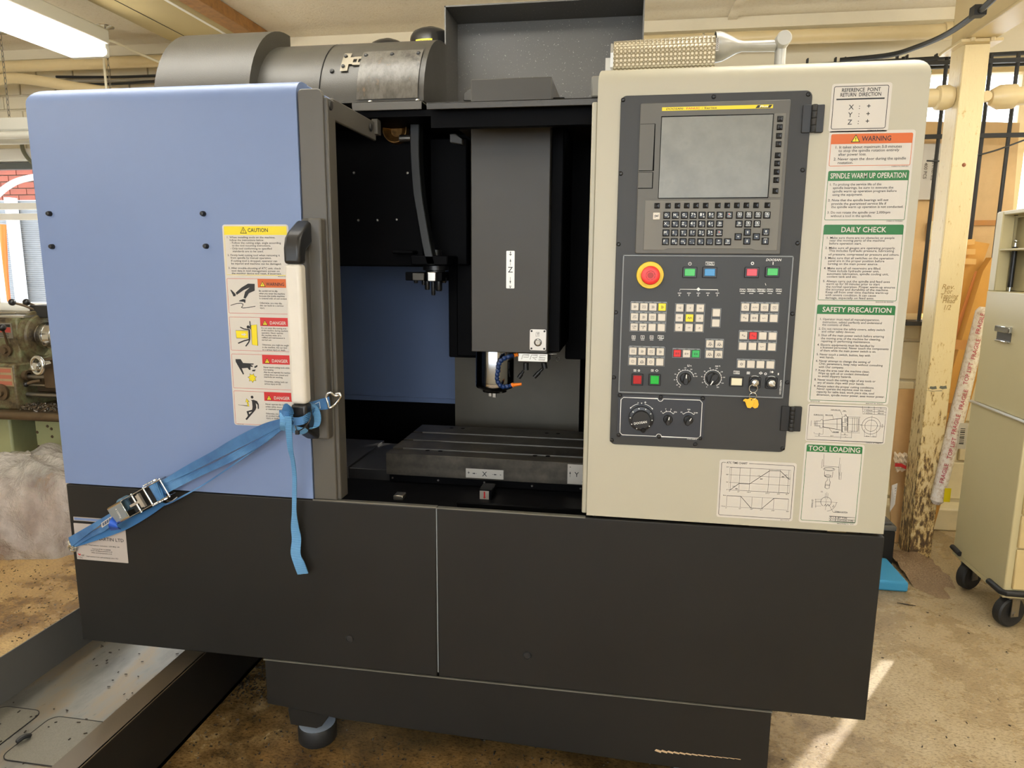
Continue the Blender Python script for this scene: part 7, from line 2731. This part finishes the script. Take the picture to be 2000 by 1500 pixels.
# --- key ring hanging from the key switch
kc = Crop(1200, 560, .18, -.016)
def K(u, v, y=-.016):
    return F(1200 + u * .18, 560 + v * .18, y)
kr = thing('key_ring', K(1508, 1105), 'steel key ring with two yellow headed keys hanging from the key switch', 'keys')
q = MB(); q.torus(K(1507, 1105), (0, 1, 0), .0082, .0008, 24, 6)
q.build('ring', m_chrome, kr)
q = MB(); q.torus(K(1502, 1188), (0, 1, .1), .0072, .0008, 24, 6)
q.build('ring', m_chrome, kr)
def keyhead(dx, dy, rot):
    o = K(1490 + dx, 1222, -.016 - dy)
    M = Matrix.Translation(o) @ Matrix.Rotation(rot, 4, 'Y')
    pts = [(-.003, .002), (.003, .002), (.0075, -.003), (.0085, -.012), (.006, -.018), (.0, -.0195), (-.004, -.016), (-.0075, -.012), (-.0070, -.003)]
    q = MB(); q.prism([M @ Vector((a, 0, b)) for a, b in pts], (0, .0022, 0))
    k = q.build('key_head', m_keyyel, kr, bevel=(.0006, 1))
    return M, k
M, k = keyhead(25, .000, radians(-8))
M, k = keyhead(0, .0035, radians(22))
q = MB(); q.prism([M @ Vector((a, -.0002, b)) for a, b in ((-.0065, -.003), (-.012, -.004), (-.0145, -.0075), (-.0135, -.011), (-.011, -.0095), (-.007, -.012))], (0, .0018, 0))
q.build('key_bow', m_keyyel, k, bevel=(.0005, 1))
q = MB(); q.lathe([(0, 0), (.0014, 0)], M @ Vector((0, -.0003, -.001)), (0, 1, 0), 10)
q.build('key_hole', m_rub, k)

# --- old green lathe at the left
g = Mat('worn_green_lathe_paint')
v = g.coord()
f = g.noise(v, 11, 7, .7)
g.l(g.ramp(f, [(.36, srgb(46, 36, 24)), (.47, srgb(92, 80, 54)), (.57, srgb(104, 106, 76)), (.7, srgb(126, 130, 98))]), g.b.inputs['Base Color'])
g.b.inputs['Roughness'].default_value = .45
m_lathe = g.m
m_pale = paint('pale_green_enamel', srgb(150, 154, 112), .45, wear=.12, wscale=5)
m_oil = paint('oily_brown_iron', srgb(92, 76, 56), .35, .4, wear=.3, wscale=15)
lt = thing('lathe', (-3.1, 1.6, 0), 'old green centre lathe standing under the left window', 'lathe')
LYf = 1.45
LX = F(36, 655, LYf).x
L = lambda u, v, y=LYf: F(u * .2333, 560 + v * .2333, y)
ztop, zmid, ztray = L(100, 262).z, L(100, 632).z, L(100, 1010).z
q = MB(); q.box(-3.7, LX, LYf, 1.80, zmid - .02, ztop)
head_ = q.build('headstock', m_lathe, lt, bevel=(.010, 3))
q = MB(); q.box(-3.7, LX + .004, LYf - .05, 1.75, ztray, zmid)
q.build('gearbox', m_lathe, lt, bevel=(.012, 3))
zb_ = L(100, 1095).z
q = MB(); q.box(-3.8, -1.7, LYf - .10, 1.85, zb_ + .01, ztray)
q.build('chip_tray', m_oil, lt, bevel=(.018, 3))
q = MB(); q.box(-3.7, -3.2 + .22, LYf - .02, 1.78, 0, zb_ + .01)
q.build('headstock_pedestal', m_pale, lt, bevel=(.01, 2))
p0, p1 = L(285, 1105, 1.50), L(480, 1362, 1.50)
q = MB(); q.box(p0.x, -1.9, 1.50, 1.78, p1.z, p0.z)
cabp = q.build('side_panel', m_pale, lt, bevel=(.004, 1))
for u, v in ((312, 1218), (430, 1190), (437, 1255), (324, 1338), (397, 1168)):
    p = L(u, v, 1.50)
    q = MB(); q.lathe([(0, -.003), (.006, -.003), (.008, 0)], (p.x, 1.50, p.z), (0, 1, 0), 10)
    q.build('panel_screw', m_oil, cabp)
SYA = 1.565
SZ = F(72, 655, SYA).z
q = MB(); q.lathe([(.125, 0), (.125, .012), (.118, .018), (.105, .02), (.10, .03), (.062, .034), (.05, .06)], (LX, SYA, SZ), (1, 0, 0), 30)
q.build('spindle_boss', m_lathe, lt)
q = MB(); q.lathe([(.045, .04), (.066, .045), (.068, .05), (.068, .075), (.064, .078), (.068, .081), (.068, .118), (.062, .122), (.02, .122), (.02, .06)], (LX, SYA, SZ), (1, 0, 0), 30)
chk = q.build('chuck', m_chrome, lt)
for a in range(3):
    t = radians(a * 120 + 25)
    d = Vector((0, -cos(t), sin(t)))
    c = Vector((LX + .125, SYA, SZ)) + d * .038
    q = MB()
    e = Vector((0, sin(t), cos(t)))
    q.prism([c - d * .02 - e * .011, c + d * .02 - e * .011, c + d * .02 + e * .011, c - d * .02 + e * .011], (.026, 0, 0))
    q.build('chuck_jaw', m_steel, chk, bevel=(.001, 1))
q = MB(); p = Vector((LX + .095, SYA - .062, SZ - .03)); q.lathe([(.006, -.010), (.012, -.010), (.013, -.008), (.013, .006)], p, (0, 1, .35), 16)
q.build('key_socket', m_steel, chk)
# nameplate
a, b = L(-120, 300), L(113, 432)
q = MB(); q.box(a.x, b.x, LYf - .003, LYf, b.z, a.z)
npl = q.build('nameplate', paint('grey_nameplate', srgb(126, 122, 112), .4, .3, wear=.2, wscale=20), lt)
q = MB(); q.rect(a.x + .01, b.x - .008, b.z + (a.z - b.z) * .38, b.z + (a.z - b.z) * .72, LYf - .0036); npr = q.build('red_field', paint('faded_red', srgb(170, 66, 58), .5), npl)
q = MB(); q.rect(a.x + .01, b.x - .008, b.z + (a.z - b.z) * .74, a.z - .006, LYf - .0036)
for k in range(3):
    q.rect(a.x + .02, b.x - .02, b.z + .006 + k * .008, b.z + .009 + k * .008, LYf - .0036)
q.build('dark_field', m_rub, npl)
a, b = L(-60, 672, LYf - .05), L(122, 835, LYf - .05)
q = MB(); q.box(a.x, b.x, LYf - .053, LYf - .05, b.z, a.z)
pl2 = q.build('feed_chart', paint('pale_chart', srgb(150, 132, 100), .5, wear=.2, wscale=30), lt)
q = MB()
for k in range(3):
    h_ = (a.z - b.z) / 3
    q.rect(a.x + .008, b.x - .008, b.z + k * h_ + .006, b.z + (k + 1) * h_ - .006, LYf - .0535)
q.build('red_field', paint('faded_red_chart', srgb(166, 96, 74), .5), pl2)
def lever(p, tip, r=.006, ball=.017, name='lever', mat=m_oil):
    q = MB(); q.tube([p, p.lerp(tip, .5) + Vector((0, 0, .004)), tip], r, 10); o = q.build(name, mat, lt)
    q = MB(); q.ball(tip, ball, 14); q.build('ball_knob', m_blkpl, o)
    return o
lever(L(305, 200, 1.56), L(102, 130, 1.50))
lever(L(345, 195, 1.60), L(222, 130, 1.56))
q = MB(); a = L(360, 205, 1.58); q.box(a.x - .05, a.x + .08, 1.55, 1.65, ztop - .005, ztop + .055)
q.build('lever_base', m_rub, lt, bevel=(.004, 1))
lever(L(65, 490, LYf - .02), L(18, 342, LYf - .06))
def knobdisc(u, v, r, y, mat=m_oil, d=.03):
    p = L(u, v, y)
    q = MB(); q.lathe([(0, -d), (r * .5, -d), (r * .55, -d * .6), (r, -d * .55), (r, -d * .2), (r * .8, 0)], p, (0, 1, 0), 22)
    return q.build('dial', mat, lt)
knobdisc(68, 530, .030, LYf)
knobdisc(25, 880, .040, LYf - .05)
q = MB(); q.box(-3.7, LX + .02, LYf + .02, 1.70, ztop, ztop + .010)
q.build('oil_tray', m_alu, lt)
for k, (u, w_) in enumerate(((20, .05), (70, .09), (148, .03))):
    a = L(u, 243, 1.50)
    q = MB(); q.tube([(a.x - w_, 1.50 + .02 * k, ztop + .0186), (a.x + w_, 1.53 + .01 * k, ztop + .0186)], .008, 8)
    o = q.build('steel_bar', m_chrome if k < 2 else paint('brass_slug', srgb(190, 150, 80), .4, .8), None)
    tag(o, ('short bright steel bar lying leftmost on top of the lathe', 'longer bright steel bar lying on top of the lathe', 'small brass slug lying on top of the lathe')[k], 'bar')
# carriage, handwheel, leadscrews
a, b = L(345, 600, 1.44), L(560, 860, 1.44)
q = MB(); q.box(a.x, a.x + .30, 1.44, 1.62, b.z, a.z)
q.build('carriage', m_oil, lt, bevel=(.006, 2))
p = L(318, 660, 1.38)
q = MB(); q.torus(p, (.25, 1, 0), .040, .010, 26, 10); q.lathe([(0, -.018), (.016, -.018), (.02, 0), (.02, .05)], p, (.25, 1, 0), 16)
q.tube([p + Vector((-.03, -.004, -.022)), p + Vector((.03, -.004, -.016))], .004, 8)
q.build('handwheel', m_chrome, lt)
for v, r in ((752, .011), (820, .007), (900, .012)):
    a, b = L(210, v, 1.46), L(520, v + 8, 1.46)
    q = MB(); q.tube([(a.x, 1.46, a.z), (-1.9, 1.46, a.z)], r, 12)
    q.build('feed_shaft', m_steel, lt)
p = L(230, 745, 1.45)
q = MB(); q.lathe([(.014, -.03), (.026, -.03), (.026, .0), (.014, .0)], (p.x, 1.46, p.z), (1, 0, 0), 16); q.build('shaft_collar', m_oil, lt)
lever(L(340, 785, 1.42), L(218, 818, 1.40), .008, .013)
q = MB(); q.box(LX, -1.9, 1.52, 1.66, zmid - .16, zmid - .02)
q.build('bed', m_oil, lt, bevel=(.006, 1))
q = MB()
for k in range(240):
    p = L(rnd.uniform(170, 470), 1010, rnd.uniform(1.38, 1.48))
    l = rnd.uniform(.004, .012)
    q.box(-l, l, -.002, .002, -.001, .003, rnd.choice((0, 1)), Matrix.Translation((p.x, p.y, ztray + .002 + rnd.uniform(0, .022))) @ Matrix.Rotation(rnd.uniform(0, pi), 4, 'Z') @ Matrix.Rotation(rnd.uniform(-.8, .8), 4, 'Y'))
cs = q.build('chips', [m_oil, m_steel], lt)
cs['kind'] = 'stuff'

# --- plastic sack of wood shavings
def blob(cx, cy, rx, ry, h, seed, wr, n=44, m=22, flare=.0):
    r_ = random.Random(seed)
    ph = [r_.uniform(0, 6.28) for _ in range(8)]
    rows = []
    for i in range(m + 1):
        t = i / m
        z = h * sin(t * pi / 2) ** .9
        k = max(cos(t * pi / 2), 0) ** .55 * (1 + flare * (1 - t))
        row = []
        for j in range(n):
            a = 2 * pi * j / n
            w = 1 + wr * (.5 * sin(5 * a + ph[0] + 3 * t) + .35 * sin(9 * a + ph[1] - 5 * t) + .3 * sin(14 * a + ph[2] + 8 * t) + .25 * sin(23 * a + ph[3]))
            row.append((cx + rx * k * w * cos(a), cy + ry * k * w * sin(a), z + wr * .10 * sin(7 * a + ph[4] + 6 * t) * t * 2))
        rows.append(row)
    return rows
g = Mat('clear_polythene')
tr_ = g.n('ShaderNodeBsdfTransparent')
tr_.inputs['Color'].default_value = (.96, .93, .88, 1)
df = g.n('ShaderNodeBsdfTranslucent'); df.inputs['Color'].default_value = (.95, .93, .90, 1)
d2 = g.n('ShaderNodeBsdfDiffuse'); d2.inputs['Color'].default_value = (.93, .91, .87, 1)
gl = g.n('ShaderNodeBsdfGlossy'); gl.inputs['Roughness'].default_value = .07
v = g.coord()
f = g.noise(g.coord((1, 1, .6), rot=(.4, .5, 0)), 3.2, 5, .6)
ma = g.n('ShaderNodeMapRange')
ma.inputs['From Min'].default_value = .60; ma.inputs['From Max'].default_value = 1.0
ma.inputs['To Min'].default_value = .16; ma.inputs['To Max'].default_value = .72
rg = g.n('ShaderNodeMath', operation='PINGPONG'); rg.inputs[1].default_value = .5
s2 = g.n('ShaderNodeMath', operation='MULTIPLY'); s2.inputs[1].default_value = 2.0
g.l(f, rg.inputs[0]); g.l(rg.outputs[0], s2.inputs[0]); g.l(s2.outputs[0], ma.inputs['Value'])
m0 = g.n('ShaderNodeMixShader'); m0.inputs[0].default_value = .5
g.l(df.outputs[0], m0.inputs[1]); g.l(d2.outputs[0], m0.inputs[2])
m1 = g.n('ShaderNodeMixShader')
g.l(ma.outputs['Result'], m1.inputs[0]); g.l(tr_.outputs[0], m1.inputs[1]); g.l(m0.outputs[0], m1.inputs[2])
m2 = g.n('ShaderNodeMixShader')
fr = g.n('ShaderNodeLayerWeight'); fr.inputs['Blend'].default_value = .28
g.l(fr.outputs['Facing'], m2.inputs[0]); g.l(m1.outputs[0], m2.inputs[1]); g.l(gl.outputs[0], m2.inputs[2])
bp = g.n('ShaderNodeBump'); bp.inputs['Strength'].default_value = .8; bp.inputs['Distance'].default_value = .035
g.l(g.noise(v, 16, 6, .65), bp.inputs['Height'])
for n_ in (gl, df, d2, fr):
    g.l(bp.outputs['Normal'], n_.inputs['Normal'])
g.l(m2.outputs[0], g.o.inputs['Surface'])
from mathutils import noise as mnoise
rows = blob(-2.62, 1.17, .42, .25, .375, 3, .06, n=140, m=60, flare=.02)
for r_ in rows:
    for i_, p_ in enumerate(r_):
        p_ = Vector(p_)
        k_ = mnoise.noise(Vector((p_.x * 5.5, p_.y * 5.5 + 3, p_.z * 3))) 
        k2 = 1 - abs(mnoise.noise(Vector((p_.x * 9 + p_.z * 6, p_.y * 9, p_.z * 4 + 7)))) * 2
        w_ = min(1, p_.z / .06)
        n_ = (p_ - Vector((-2.62, 1.17, .05))).normalized()
        p_ += n_ * (.030 * k_ + .022 * k2) * w_
        r_[i_] = tuple(p_)
q = MB(); q.grid(rows, 0, True)
q.open = True
bag = q.build('plastic_sack', g.m, None, smooth=50)
tag(bag, 'clear plastic sack of wood shavings on the floor by the lathe', 'sack')
M = Mat('wood_shavings')
v = M.coord()
f = M.noise(v, 28, 7, .8)
M.l(M.ramp(f, [(.3, srgb(92, 52, 28)), (.45, srgb(150, 96, 56)), (.6, srgb(182, 128, 84)), (.75, srgb(200, 158, 116))]), M.b.inputs['Base Color'])
M.b.inputs['Roughness'].default_value = .8
M.bump(f, 1.0, .02)
q = MB(); q.grid(blob(-2.62, 1.17, .385, .22, .26, 5, .09), 0, True)
sv = q.build('wood_shavings', M.m, None)
tag(sv, 'brown wood shavings filling the clear plastic sack', 'shavings', kind='stuff')
